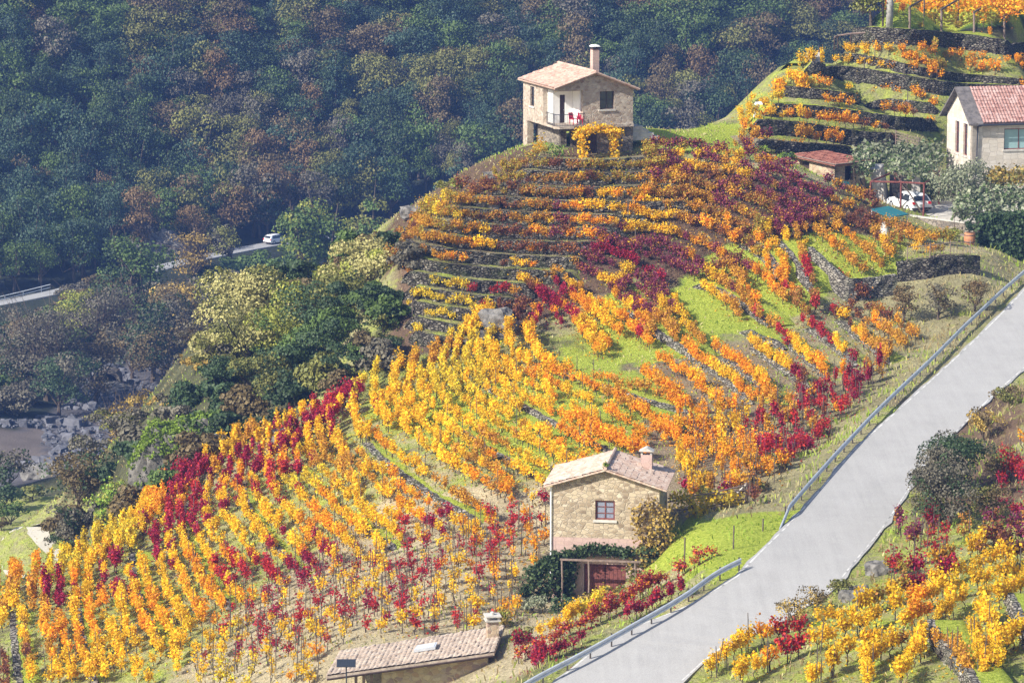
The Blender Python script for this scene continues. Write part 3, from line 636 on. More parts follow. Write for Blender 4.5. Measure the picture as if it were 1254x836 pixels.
for ln in CA.replace('\n', ';').split(';'):
    x_, y_, c_ = ln.split(','); y_ = float(y_); c_ = 'purple' if (c_ == 'crimson' and 600 < float(x_) < 960 and y_ < 352) else ('dull maroon' if c_ == 'scarlet' and y_ < 300 else c_); ANC.append((float(x_), y_, c_))
AXY = np.array([(a_[0], a_[1]) for a_ in ANC]); ANM = [a_[2] for a_ in ANC]
VSC = .84
vines = []   # dict(p, pal, shape, rz, s, px, py)
def pick_pal(px, py, rg, spread=9.0):
    spread = spread*1.35; d = np.hypot(AXY[:, 0]-px+rg.normal(0, spread), (AXY[:, 1]-py+rg.normal(0, spread*.8))*1.3); return ANM[int(d.argmin())]
VR = np.random.default_rng(5)
def add_vine(x, y, z, shape, s=1.0, pal=None, rz=None, spread=9.0, stake=False):
    px, py = proj(np.array([x, y, z+.8]))
    vines.append(dict(p=(x, y, z), pal=pal or pick_pal(float(px), float(py), VR, spread), shape=shape, rz=VR.uniform(0, 6.28) if rz is None else rz,
                      s=s*VSC*VR.uniform(.72, 1.18), px=float(px), py=float(py), k=int(VR.integers(3)), stake=stake, D=y))
def row(P, step, shape, s=1.0, gaps=.05, off=None, zt=None, nr_=None, spread=9.0, jit=.11, stake=.0, pal=None):
    step = step*.88; Q = resample(P, step=step)
    if zt is not None:
        N = resample(np.c_[P, nr_, zt], step=step); x = N[:, 0]+N[:, 3]*off; y = N[:, 1]+N[:, 4]*off; z = N[:, 5]
    else: x = Q[:, 0]; y = Q[:, 1]; z = None
    gs = VR.integers(1000); tx = np.gradient(x) if len(x) > 1 else np.ones(1); ty = np.gradient(y) if len(x) > 1 else np.zeros(1)
    for k in range(len(x)):
        if VR.random() < gaps or vnoise(x[k], y[k], 3.0, int(gs)) < gaps*1.6: continue
        xx = x[k]+VR.normal(0, jit); yy = y[k]+VR.normal(0, jit); zz = z[k]-.05 if z is not None else float(hgt(xx, yy))
        add_vine(xx, yy, zz, shape if isinstance(shape, str) else shape[VR.integers(len(shape))], s, spread=spread, stake=VR.random() < stake, pal=pal, rz=math.atan2(ty[k], tx[k])+VR.normal(0, .3)+(math.pi if VR.random() < .5 else 0))
def famil(guides, subs):
    """interpolate sub-rows between successive guides"""
    out = []
    G = [resample(spline(g, 40), n=40) for g in guides]
    for a, (g0, g1) in enumerate(zip(G[:-1], G[1:])):
        k = subs[a] if isinstance(subs, (list, tuple)) else subs
        for j in range(k): out.append(g0*(1-j/k)+g1*j/k)
    out.append(G[-1]); return out
def pxhit(P):
    P = np.asarray(P, float); return hit(P[:, 0], P[:, 1])
# ------------------------------------------------------------------ the terraced nose under the tall stone house
A_PX = [
 [(648,206),(680,209),(720,212),(765,210),(800,207)],
 [(622,222),(670,225),(720,228),(780,226),(830,224)],
 [(602,240),(650,243),(700,246),(770,243),(840,240)],
 [(568,254),(620,257),(690,262),(760,262),(850,262)],
 [(532,266),(600,272),(660,277),(720,278),(800,280)],
 [(512,280),(570,288),(640,294),(700,295),(770,295)],
 [(490,292),(560,304),(630,311),(700,312),(745,312)],
 [(486,309),(550,320),(620,328),(680,331),(720,332)],
 [(490,327),(545,338),(610,345),(670,348),(710,350)],
 [(492,346),(540,356),(600,361),(655,366)],
 [(494,365),(540,373),(590,379),(640,383)],
 [(494,383),(540,392),(590,398),(625,402)],
 [(496,402),(530,410),(575,417),(600,419)],
 [(500,420),(530,428),(565,433),(585,436)],
]
for k, g in enumerate(A_PX):
    P = pxhit(spline(g, 40)); h = .95 if k < 9 else 1.0
    Pn, zt, nrm = terrace(P, h, f"dark mossy terrace wall, {ordw(k+1)} wall down from the tall stone house", "terrace walls under the tall house", 'drystone', 1.7, seed=k, amt=.42 if k < 8 else .5)
    row(Pn, .62 if k < 8 else .8, ['hedge', 'hedge', 'bush'], .92 if k < 8 else .8, gaps=.04 if k < 8 else .18, off=.75, zt=zt, nr_=nrm, spread=8)
# ------------------------------------------------------------------ hedgerows curving round the right of the nose
B = famil([[(790,186),(840,190),(890,196),(940,205),(1000,226),(1072,258)],
           [(800,232),(860,236),(910,250),(960,275),(985,290)],
           [(770,272),(830,274),(880,290),(930,320)],
           [(742,305),(790,307),(840,322),(872,350)]], [4, 3, 2])
for k, g in enumerate(B): 
    P = pxhit(g); row(P, .60, ['hedge'], 1.0, gaps=.03, spread=9)
B2 = famil([[(722,320),(770,338),(800,362),(845,410),(862,428)], [(700,330),(735,350),(765,378),(800,415)], [(680,342),(708,362),(735,395),(760,415)], [(655,362),(690,385),(712,412),(735,440)]], [1, 1, 1])
for g in B2: row(pxhit(g), .7, ['hedge'], .92, gaps=.04, spread=7)
for g in [[(735,300),(790,318),(850,345)], [(722,310),(770,326),(810,350)], [(690,368),(720,385),(740,400)], [(762,352),(795,372),(818,392)]]:
    row(pxhit(spline(g, 20)), .75, ['hedge', 'full'], .9, gaps=.05, spread=6, pal=['crimson', 'purple'][VR.integers(2)] if g[0][0] < 740 and g[0][1] < 315 else None)
# ------------------------------------------------------------------ right of the nose: short terraces with bright grass
RT = [([(905,303),(925,312),(944,332),(950,345)], .9), ([(944,300),(965,322),(985,352),(995,362)], .8), ([(848,352),(880,362),(925,392),(940,402)], .5), ([(760,385),(800,412),(845,440)], .5),
      ([(905,408),(930,420),(960,430)], .5)]
for k, (g, h) in enumerate(RT):
    terrace(pxhit(spline(g, 30)), h, f"short dry stone wall on the grassy beds, {ordw(k+1)} listed right of the purple vines" if 0 else "short stepped dry stone wall holding a bright grass bed", "low walls of the grassy beds", 'drystone_pale', 2.5, seed=60+k, amt=.95)
for g in [[(868,338),(900,345),(925,378)], [(884,322),(920,338),(960,372)], [(940,296),(955,325),(972,372),(985,392)], [(928,300),(940,330),(962,362)], [(975,285),(982,320),(990,352),(1000,385)],
          [(1000,292),(1025,312),(1052,340)], [(1022,285),(1050,305),(1078,332)], [(1045,280),(1075,300),(1090,322)], [(860,358),(880,372),(905,392)], [(905,300),(938,285),(985,282)], [(880,350),(905,370),(930,398)],
          [(985,280),(1020,276),(1060,282)], [(1065,282),(1100,292),(1130,306)], [(1095,300),(1120,312),(1150,314)], [(1120,296),(1145,300),(1165,302)], [(775,380),(810,400),(830,425)], [(735,378),(765,402),(795,428)],[(1020,345),(1040,365),(1060,372)]]:
    row(pxhit(spline(g, 20)), .72, ['hedge', 'full'], 1.0, gaps=.06, spread=8)
# ------------------------------------------------------------------ fan of rows in the middle and on the left, each on its own low wall
FG = [[(660,392),(648,425),(665,452),(730,474),(810,500),(850,510)],
      [(612,385),(598,425),(610,455),(680,488),(760,530),(800,545)],
      [(575,405),(560,440),(565,475),(640,520),(715,560)],
      [(535,432),(528,465),(540,492),(610,540),(690,585)],
      [(508,448),(504,482),(506,510),(570,560),(650,605)],
      [(464,452),(458,492),(475,530),(540,585),(612,625)],
      [(425,492),(405,530),(425,570),(490,620),(560,662)],
      [(388,512),(365,548),(368,580),(425,635),(480,675)],
      [(345,530),(318,575),(316,605),(350,655),(395,702)],
      [(278,548),(248,592),(236,640),(262,692),(300,735)],
      [(222,580),(198,625),(190,670),(205,720),(232,772)],
      [(160,645),(146,680),(144,720),(158,770),(180,815)],
      [(100,682),(92,715),(92,750),(100,800),(112,840)],
      [(45,705),(40,745),(42,790),(52,845)],
      [(-5,715),(-14,760),(-10,850)]]
FAN = famil(FG, [2, 3, 2, 2, 2, 2, 3, 3, 4, 3, 3, 3, 3, 2])
for k, g in enumerate(FAN):
    P = pxhit(g)
    n = len(P); nw = int(n*.30)
    wallp = P[nw:]
    if k % 4 == 0:
        terrace(wallp, .27, f"low pale terrace wall in the fan of rows, {ordw(k//4+1)} from the upper right", "low terrace walls in the fan of vine rows", 'drystone_pale', 1.6, seed=100+k, amt=.8, rough=.05)
    upc = P[:nw+2]; lo = P[nw+1:]
    row(upc, .78, ['column', 'hedge', 'full'] if k < 16 else ['column', 'full'], 1.05, gaps=.10, spread=7)
    t_, n_ = frames(lo); s_ = 1
    if hgt(lo[:, 0]+n_[:, 0], lo[:, 1]+n_[:, 1]).mean() < hgt(lo[:, 0]-n_[:, 0], lo[:, 1]-n_[:, 1]).mean(): s_ = -1
    lo2 = lo.copy(); lo2[:, :2] += n_*s_*.8
    row(lo2, .80, ['hedge', 'bush'], .95, gaps=.12, spread=8, stake=.12)
# ------------------------------------------------------------------ right of the fan
FR = [[(840,440),(880,465),(918,496)], [(880,440),(915,465),(948,498)], [(918,428),(950,452),(985,476)], [(950,414),(980,440),(1012,468)], [(985,404),(1015,425),(1045,450)], [(1022,394),(1050,418),(1085,448)],
      [(1045,385),(1080,398),(1120,420)], [(1040,395),(1075,410),(1110,430)], [(790,470),(830,500),(860,520)], [(750,490),(790,520),(830,550)], [(700,520),(745,548),(790,570)], [(810,450),(850,480),(880,505)]]
for k, g in enumerate(FR):
    P = pxhit(spline(g, 20)); 
    if k < 6:
        Q = P.copy(); terrace(Q, .4, f"crumbling terrace wall below orange vines, {ordw(k+1)} from the left", "crumbling terrace walls near the road", 'drystone_pale', 1.6, seed=200+k, amt=.55)
    row(P+[0,.7,0], .72, ['hedge', 'full'], .95, gaps=.08, spread=7)
def scatter(poly, spacing, shapes, s=1.0, stake=.6, seed=0, spread=14, keep=1.0):
    poly = np.array(poly, float); rg = np.random.default_rng(seed); wp = hit(poly[:, 0], poly[:, 1]); lo = wp.min(0); hi = wp.max(0)
    xs, ys = np.meshgrid(np.arange(lo[0], hi[0], spacing), np.arange(lo[1], hi[1], spacing*1.1)); xs = xs.ravel()+rg.normal(0, spacing*.2, xs.size); ys = ys.ravel()+rg.normal(0, spacing*.2, ys.size)
    zs = hgt(xs, ys); px, py = proj(np.c_[xs, ys, zs]); m_ = inpoly(px, py, poly) & (rg.random(len(xs)) < keep)
    for x, y, z in zip(xs[m_], ys[m_], zs[m_]): add_vine(x, y, z, shapes[rg.integers(len(shapes))], s, spread=spread, stake=rg.random() < stake)
scatter([(820,520),(900,500),(960,498),(1020,470),(1100,440),(1075,470),(1010,540),(935,600),(915,640),(830,645),(830,560)], 0.95, ['sparse', 'full', 'bush', 'column'], 1.0, .8, 1, 12, .85)
scatter([(560,665),(640,610),(672,600),(668,690),(636,735),(628,780),(600,812),(430,830),(400,850),(240,850),(240,780),(310,735),(400,700),(480,675)], 1.0, ['sparse', 'bush', 'sparse', 'bush'], .9, .8, 2, 16, .85)
scatter([(800,560),(680,590),(640,610),(672,600),(700,560)], 1.3, ['bush', 'sparse'], 1.0, .4, 3, 10, .8)
scatter([(112,800),(240,790),(240,840),(60,845)], 1.25, ['bush', 'full'], 1.0, .3, 4, 10, .8)
# vines behind the guardrail, dense and red
for g in [[(636,812),(700,778),(760,748),(815,715),(872,684)], [(650,822),(705,795),(765,765),(830,730)], [(640,796),(700,764),(750,738)]]:
    row(pxhit(spline(g, 30)), .55, ['full', 'bush'], .85, gaps=.04, spread=6, pal=None if g[0][1] < 800 else ('crimson' if g[0][1] > 815 else 'dull crimson'))
# ------------------------------------------------------------------ rows on the slope right of the road
GR = [[(868,828),(915,800),(970,786),(1030,765),(1090,742),(1140,722),(1200,706),(1262,690)],
      [(905,840),(950,818),(1000,800),(1060,775),(1120,750),(1180,730),(1262,712)],
      [(990,845),(1040,815),(1080,792),(1120,770),(1130,762)],
      [(1085,700),(1110,712),(1150,700),(1200,680),(1262,665)],
      [(1060,845),(1068,815),(1110,798)], [(1102,845),(1120,815),(1128,790)],
      [(1150,768),(1180,745),(1205,740)], [(1150,800),(1172,812),(1190,840)], [(1200,760),(1215,790),(1222,830)], [(1180,770),(1196,800),(1204,838)],
      [(1222,745),(1240,735),(1262,728)], [(1235,800),(1250,790),(1262,785)]]
for g in GR: row(pxhit(spline(g, 24)), .85, ['full', 'full', 'hedge'], 1.05, gaps=.06, spread=7, stake=.35)
scatter([(1085,655),(1130,640),(1190,610),(1254,530),(1254,680),(1160,700),(1100,705)], 1.35, ['bush', 'full', 'sparse'], 1.0, .6, 9, 9, .9)
for k, g in enumerate([[(1132,772),(1146,798),(1180,838),(1200,870)], [(1230,738),(1242,765),(1258,805)]]):
    terrace(pxhit(spline(g, 24)), .75, ["curved dry stone wall with flat top at the lower right, left of two", "pale dry stone wall at the right edge beside golden vines"][k], "walls of the slope by the road", 'drystone_pale', 2.2, seed=300+k, side=None, amt=.95)
# ------------------------------------------------------------------ terraces behind, above the tiled house
TR = [([(925,186),(960,190),(1000,192),(1050,196)], 1.3, .3), ([(918,165),(960,166),(1010,172),(1040,178),(1100,182)], 1.5, .85), ([(936,143),(980,144),(1040,150),(1090,158),(1150,162)], 1.3, .9),
      ([(948,118),(1000,122),(1060,130),(1110,136),(1150,140)], 1.1, .8), ([(985,92),(1040,98),(1100,108),(1170,118),(1262,122)], 1.4, .75), ([(1010,74),(1060,78),(1120,92),(1190,102),(1262,108)], .9, .7), ([(1035,52),(1100,54),(1160,58),(1220,66),(1270,72)], 1.6, .9)]
for k, (g, h, am) in enumerate(TR):
    P = pxhit(spline(g, 30)); h *= .85
    Pn, zt, nrm = terrace(P, h, f"dark dry stone terrace wall behind the tiled house, {ordw(len(TR)-k)} from the top", "terrace walls behind the tiled house", 'drystone', 4.0, seed=400+k, amt=am*.75, side=None)
    if k not in (6,): row(Pn, 1.0, ['bush', 'full'], 1.05, gaps=.12, off=1.0, zt=zt, nr_=nrm, spread=9)
for g in [[(1045,66),(1100,68),(1180,74),(1262,84)], [(925,178),(960,184),(1010,186)]]:
    row(pxhit(spline(g, 20)), 1.2, ['full', 'bush'], 1.0, gaps=.15, spread=8)
row(pxhit(spline([(1070,22),(1150,18),(1262,22)], 10)), 2.0, ['full'], 1.1, gaps=.1)

bv = np.vstack(bed_V); bf = np.vstack(bed_F); bc = np.vstack(bed_C)
me = np_mesh("terrace_beds", bv, bf, M['ground'], None, True); a = me.color_attributes.new("soil", 'FLOAT_COLOR', 'POINT'); a.data.foreach_set("color", bc.astype(np.float32).ravel())
tag(link(bpy.data.objects.new("terrace_beds", me)), kind="structure")

scatter([(905,135),(925,118),(948,128),(935,190),(900,186)], 1.3, ['bush', 'full'], .9, .1, 14, 9, .8)
scatter([(640,198),(560,238),(500,272),(470,300),(478,330),(500,322),(500,300),(545,268),(600,240),(648,214)], 1.15, ['bush', 'full'], .95, .1, 15, 7, .9)
for g in [[(640,352),(668,375),(690,402)], [(668,345),(700,368),(722,392)], [(745,352),(780,378),(800,402)], [(700,392),(722,408),(745,432)], [(800,350),(822,372),(835,392)]]:
    row(pxhit(spline(g, 20)), .66, ['hedge'], .92, gaps=.04, spread=6)
scatter([(1105,42),(1254,52),(1254,18),(1110,12)], 1.9, ['full', 'sparse', 'bush'], .95, .3, 17, 8, .8)
# keep vines out of buildings and off the road
EXCL = [[(1118,575),(1225,560),(1215,640),(1150,655),(1118,620)], [(640,110),(790,110),(790,196),(700,200),(640,186)], [(1150,100),(1254,90),(1254,260),(1170,210)],
        [(1075,225),(1190,265),(1230,320),(1170,318),(1180,275),(1050,238)], [(980,185),(1050,185),(1050,232),(980,228)]]
rc = road_c[:, :2]
def okv(v):
    x, y, z = v['p']
    if np.min(np.hypot(rc[:, 0]-x, rc[:, 1]-y)-road_w/2) < .7: return False
    fx, fy = proj(np.array([x, y, z]))
    if 660 < fx < 828 and 180.5 < y < 193.3: return False
    if 390 < fx < 628 and 166 < y < 177.3: return False
    if 184 < y < 194.5 and 812 < fx < 920: return False
    return not any(inpoly(np.array([float(fx)]), np.array([float(fy)]), e)[0] for e in EXCL)
vines = [v for v in vines if okv(v)]
print("VINES", len(vines))

# landmarks used to name repeats
LM = [("the solar panel", 425, 812), ("the shed chimney", 603, 757), ("the white barred window", 0, 0), ("the red double door", 745, 705), ("the squat brick chimney", 789, 552), ("the long guardrail foot", 956, 640),
      ("the near guardrail bend", 890, 692), ("the pale path", 50, 660), ("the lone green shrub", 132, 607), ("the skylight", 511, 793), ("the bottom left corner", 0, 836), ("the bottom right corner", 1254, 836),
      ("the dark roadside bramble", 1170, 580), ("the curved wall", 1150, 800), ("the mossy cliff", 215, 530), ("the left edge", 0, 418)]
LM = [l for l in LM if l[0] != "the white barred window"]+[("the right edge middle", 1254, 560), ("the shed's left corner", 398, 826), ("the grey olive bush", 655, 765), ("the barred window", 745, 618), ("the round hole", 0, 0)][:4]
def name_repeats(items, noun, lms=LM, colour=True):
    """items: dicts with px, py, pal. Label = colour + rank by distance to the nearest landmark, counted over all of that colour"""
    pts = np.array([(i['px'], i['py']) for i in items]); pal = np.array([i['pal'] for i in items]); best = {}
    L_ = np.array([(l[1], l[2]) for l in lms], float); rank = np.full((len(items), len(lms)), 10**6)
    for c in set(pal):
        idx = np.where(pal == c)[0]
        for j in range(len(lms)):
            d = np.hypot(pts[idx, 0]-L_[j, 0], pts[idx, 1]-L_[j, 1]); o = d.argsort(); rank[idx[o], j] = np.arange(len(o))+1
    for i, it in enumerate(items):
        j = rank[i].argmin(); r = int(rank[i, j]); it['rank'] = r
        pos = "closest" if r == 1 else (ordw(r)+" closest")
        it["label"] = f"{it['pal']} {noun}, {pos} of its colour to {lms[j][0]}"
# the 300 that show largest in the picture stay individuals
inview = [v for v in vines if -8 < v['px'] < 1262 and -5 < v['py'] < 848]
name_repeats(inview, "grape vine")
inview.sort(key=lambda v: -v['s']*{'full': 1.15, 'hedge': 1, 'bush': .95, 'column': .95, 'sparse': .8}[v['shape']]/v['D'])
solo = inview[:300]; rest = inview[300:]+[v for v in vines if not (-8 < v['px'] < 1262 and -5 < v['py'] < 848)]
print("RANK", max(v['rank'] for v in solo))
stk_me = np_mesh("stake", STAKE[0]*[1,1,1.55], STAKE[1], M['stake'])
for v in solo:
    wv, wf, lv, lf, lc, cache = variant(v['shape'], v['pal'], v['k'])
    if 'm' not in cache: cache['m'] = (np_mesh("trunk", wv, wf, M['bark']), np_mesh("foliage", lv, lf, M['leaf'], lc))
    r = empty("grape_vine", v['p'], v['rz']); r.scale = (v['s'],)*3
    tag(r, v['label'], "grape vine", "grape vines of the hillside")
    for nm, mm in zip(("trunk", "foliage"), cache['m']): link(bpy.data.objects.new(nm, mm), r)
RV = []; RF = []; RC = []; b0 = 0
WC = np.array([.10,.075,.055]); SC = np.array([.22,.19,.16])
def xf(V, p, rz, s):
    c, s_ = math.cos(rz)*s, math.sin(rz)*s; return np.c_[V[:, 0]*c-V[:, 1]*s_+p[0], V[:, 0]*s_+V[:, 1]*c+p[1], V[:, 2]*s+p[2]]
for v in rest:
    wv, wf, lv, lf, lc, _ = variant(v['shape'], v['pal'], v['k'])
    for (vv, ff, cc) in ((wv, wf, np.tile(WC, (len(wv), 1))), (lv, lf, lc)):
        RV.append(xf(vv, v['p'], v['rz'], v['s'])); RF.append(ff+b0); RC.append(cc*(.85+.3*((v['px']*7.3) % 1))); b0 += len(vv)
o = np_obj("grape_vines", np.vstack(RV), np.vstack(RF), M['leaf'], np.vstack(RC)); tag(o, kind="stuff")
# stakes: the nearest ones one by one
stakes = [v for v in vines if v['stake']]; print("STAKES", len(stakes))
SR = np.random.default_rng(3); items = []
for v in stakes:
    x, y, z = v['p']; x += SR.normal(0, .2); y -= .12; h = SR.uniform(1.15, 2.0)
    px, py = proj(np.array([x, y, z+h])); items.append(dict(p=(x, y, z), h=h, px=float(px), py=float(py), pal='weathered grey', D=y, r=(SR.normal(0, .06), SR.normal(0, .06))))
items = [i for i in items if -5 < i['px'] < 1259 and i['py'] < 836]
name_repeats(items, "wooden vine stake"); items.sort(key=lambda i: i['D'])
stakem = np_mesh("vine_stake", STAKE[0], STAKE[1], M['stake'])
SV = []; SF = []; b0 = 0
for n_, it in enumerate(items):
    if n_ < 240:
        o = bpy.data.objects.new("vine_stake", stakem); o.location = it['p']; o.rotation_euler = (it['r'][0], it['r'][1], 0); o.scale = (1, 1, it['h']); link(o)
        tag(o, it["label"].replace(" of that colour", ""), "stake", "stakes among the vines")
    else:
        vv = STAKE[0]*[1,1,it['h']]+np.array(it['p']); SV.append(vv); SF.append(STAKE[1]+b0); b0 += len(vv)
if SV: tag(np_obj("vine_stakes", np.vstack(SV), np.vstack(SF), M['stake']), kind="stuff")
# ------------------------------------------------------------------ trees
TP = {  # real foliage colours, except blue green, which has some distance haze put in
 'dark green': ((.04,.07,.028),(.06,.095,.035)), 'blue green': ((.04,.075,.045),(.06,.10,.055)), 'mid green': ((.08,.13,.03),(.12,.18,.04)), 'olive': ((.15,.16,.04),(.21,.20,.05)),
 'brown': ((.13,.10,.045),(.18,.13,.055)), 'russet': ((.16,.105,.045),(.20,.125,.05)), 'grey brown': ((.12,.11,.075),(.17,.15,.105)), 'yellow green': ((.26,.29,.05),(.34,.34,.06)),
 'pale olive': ((.34,.32,.12),(.42,.37,.14)), 'silver green': ((.17,.20,.11),(.32,.33,.22)), 'bright green': ((.20,.34,.04),(.30,.42,.07)), 'ochre': ((.36,.24,.05),(.45,.32,.08)), 'glossy green': ((.05,.085,.03),(.12,.17,.065)),
 'moss green': ((.13,.20,.02),(.20,.28,.03)),
}
def tcols(n, pal, rg, sp=.2):
    c1, c2 = [np.array(c) for c in TP[pal]]; u = rg.random(n)[:, None]; return np.repeat((c1*u+c2*(1-u))*(1+rg.uniform(-sp, sp, (n, 1))), 4, axis=0)
def shell_leaves(blobs, n, size, rg, inner=.25, outn=1.4):
    B = np.array(blobs); vol = B[:, 3]*B[:, 4]; pr = vol/vol.sum(); idx = rg.choice(len(B), n, p=pr); d = rg.normal(0, 1, (n, 3)); d[:, 2] = np.where(d[:, 2] < -.45*abs(d[:, 0]), -d[:, 2]*.6, d[:, 2]); d /= np.linalg.norm(d, axis=1)[:, None]
    r = np.where(rg.random(n) < inner, rg.uniform(.3, .9, n), rg.uniform(.86, 1.12, n)); C = B[idx, :3]+d*np.c_[B[idx, 3], B[idx, 3], B[idx, 4]]*r[:, None]
    N = d*outn+rg.normal(0, 1, (n, 3))*.75; N /= np.linalg.norm(N, axis=1)[:, None]
    T = np.cross(N, rg.normal(0, 1, (n, 3))); T /= (np.linalg.norm(T, axis=1)[:, None]+1e-9); Bv = np.cross(N, T); s = rg.uniform(.65, 1.3, n)[:, None]*size
    V = np.stack([C+T*s*.6, C+Bv*s*.5+N*s*.1, C-T*s*.5, C-Bv*s*.5+N*s*.1], 1).reshape(-1, 3); return V, np.arange(4*n).reshape(n, 4)
def tree_arrays(kind, w, h, leaf, n, seed, trunk_h=None):
    rg = np.random.default_rng(seed); wood = []; Rr = w/2
    th = trunk_h if trunk_h is not None else {'round': .10, 'bush': .02, 'tall': .2, 'bare': .12, 'pine': .15}[kind]*h
    lean = rg.normal(0, .04, 2)*h
    if kind == 'pine':
        blobs = []; 
        for k in range(11):
            f = k/10; z = th+(h-th)*f; rr = Rr*(1-f)**.75+.25
            for a in rg.uniform(0, 6.28, 4 if f < .8 else 1): blobs.append((math.cos(a)*rr*.6+lean[0]*f, math.sin(a)*rr*.6+lean[1]*f, z+rg.normal(0, .15), rr*.45, rr*.22+.15))
        wood.append(tubeq([(0,0,-.5),(lean[0]*.5, lean[1]*.5, h*.5),(lean[0], lean[1], h*.97)], [.04*h*.6,.022*h*.6,.01], 6))
    else:
        nb = {'round': 17, 'bush': 12, 'tall': 18, 'bare': 14}[kind]; blobs = []
        cz = (th+h)/2; hz = (h-th)/2
        for k in range(nb):
            a = rg.uniform(0, 6.28); u = rg.uniform(0, 1)**.5*.85; zz = rg.uniform(-.75, .78); lim = math.sqrt(max(.05, 1-zz*zz))
            br = rg.uniform(.34, .52)*min(Rr, hz*1.1); blobs.append((math.cos(a)*u*Rr*lim+lean[0], math.sin(a)*u*Rr*lim+lean[1], cz+zz*hz*.86, br*rg.uniform(.9, 1.3), br*rg.uniform(.65, .95)))
        blobs.append((lean[0], lean[1], cz, Rr*.5, hz*.5))
        r0 = .028*h+.03; fork = np.array([lean[0]*.4, lean[1]*.4, th+.12*h]); wood.append(tubeq([(0,0,-.6),(lean[0]*.1,0,th*.5), fork], [r0*1.3, r0, r0*.8], 7))
        for b in blobs[:12 if kind != 'bush' else 6]:
            e = np.array(b[:3]); mid = fork*.45+e*.55+rg.normal(0, .05*h, 3); wood.append(tubeq([fork, mid, e+(e-mid)*.5], [r0*.55, r0*.3, r0*.08], 4))
            if kind == 'bare':
                for _ in range(14):
                    e2 = e+rg.normal(0, 1, 3)*[b[3], b[3], b[4]]+[0, 0, b[4]*.5]; m2 = (mid+e2)/2+rg.normal(0, .03*h, 3); wood.append(tubeq([mid, m2, e2], [r0*.16, r0*.10, r0*.04], 3))
    V, F = shell_leaves(blobs, n, leaf, rg, inner=.3 if kind != 'bare' else .6); return wood, (V, F)
TC = {}
def tree_meshes(key, kind, w, h, leaf, n, seed, pal, pal2=None, trunk_h=None):
    k = (key, pal)
    if k not in TC:
        wood, lv = tree_arrays(kind, w, h, leaf, n, seed, trunk_h); wv, wf = merge(wood); rg = np.random.default_rng(seed+3); c = tcols(len(lv[1]), pal, rg)
        if pal2:
            cen_ = lv[0].reshape(-1, 4, 3).mean(1); m_ = vnoise(cen_[:, 0]+cen_[:, 2]*.7, cen_[:, 1]+cen_[:, 2]*.5, w*.22, seed) > .55; c2 = tcols(len(lv[1]), pal2, rg); c = np.where(np.repeat(m_, 4)[:, None], c2, c)
        TC[k] = (np_mesh("trunk", wv, wf, M['bark']), np_mesh("crown", lv[0], lv[1], M['crown'], c))
    return TC[k]
def put_tree(name, loc, meshes, s, rz, label, cat, group=None):
    r = empty(name, loc, rz); r.scale = s if not np.isscalar(s) else (s, s, s); tag(r, label, cat, group)
    for nm, mm in zip(("trunk", "crown"), meshes): link(bpy.data.objects.new(nm, mm), r)
    return r
def plant(px, top, D, wpx, kind, pal, label, pal2=None, name="tree", cat="tree", group=None, leaf=.28, dens=1.0, trunk_h=None, seed=None, base=None):
    leaf = leaf*(.8 if D < 300 else .9)
    """a tree whose crown top shows at (px, top) at distance D"""
    g = at(px, top, D); z0 = float(hgt(g[0], g[1])) if base is None else base; h = max(1.0, g[2]-z0); w = wpx/FPX*D
    seed = seed or int(px*7+top*3); n = int(min(26000, dens*3.2*(w*h)/(leaf*leaf)*.9+150))
    if trunk_h is None and kind == 'bush': trunk_h = .02*h
    ms = tree_meshes(('p', px, top), kind, w, h, leaf, n, seed, pal, pal2, trunk_h)
    return put_tree(name, (float(g[0]), float(g[1]), z0), ms, 1.0, 0.0, label, cat, group)

# far wooded slope: every crown one tree
FP = ['dark green','dark green','blue green','blue green','mid green','mid green','olive','mid green','brown','dark green','russet','grey brown','blue green','olive']
rg = np.random.default_rng(77); items = []
sp = 4.3
for gx in np.arange(-118, 175, sp):
    for gy in np.arange(470, 700, sp*.95):
        x = gx+rg.normal(0, 1.3)+(3 if int(gy/sp) % 2 else 0); y = gy+rg.normal(0, 1.2)
        if np.min(np.hypot(far_c[:, 0]-x, far_c[:, 1]-y)) < 4.0: continue
        z = float(hgt(x, y)); 
        if y < np.interp(x, far_c[:, 0], far_c[:, 1]): continue
        n_ = vnoise(x, y, 26, 9); m_ = vnoise(x, y, 13, 10)
        h = 6.2+4.0*rg.random(); px, py = proj(np.array([x, y, z+h*.85])); px = float(px); py = float(py)
        if not (-70 < px < 1150 and -95 < py < 420): continue
        P = at(px, py, np.arange(150, 330, 4.0)); 
        if (P[:, 2] < hgt(P[:, 0], P[:, 1])).any(): continue
        if inpoly(np.array([px]), np.array([py]), [(125,205),(165,215),(232,285),(215,300),(150,300)])[0] and rg.random() < .75: continue
        q = rg.random()
        if px < 170 and 90 < py < 300: pal = ['blue green','dark green','blue green','dark green','mid green'][rg.integers(5)] if q < .85 else FP[rg.integers(14)]
        elif 100 < px < 640 and q < .34*m_: pal = ['brown','russet','brown','grey brown','olive'][rg.integers(5)]
        else: pal = FP[min(13, int(rg.integers(14)))]
        kind = 'pine' if (rg.random() < .12 and pal in ('blue green', 'dark green')) else ('tall' if rg.random() < .4 else 'round')
        items.append(dict(p=(x, y, z-.3), h=h, px=px, py=py, pal=pal, kind=kind, k=int(rg.integers(4)), rz=rg.uniform(0, 6.28), w=rg.uniform(.85, 1.2)))
FLM = [("the top left corner", 0, 0), ("the tall house's chimney", 733, 70), ("the far white car", 343, 294), ("the top edge's centre", 627, 0), ("the left edge", 0, 250), ("the wooden handrail", 1040, 45), ("the far road's railing", 35, 365), ("the culvert mouth", 130, 446), ("the lone dead end", 0, 0)][:8]+[("the long vineyard crest", 560, 240)]
name_repeats(items, "far tree", FLM)
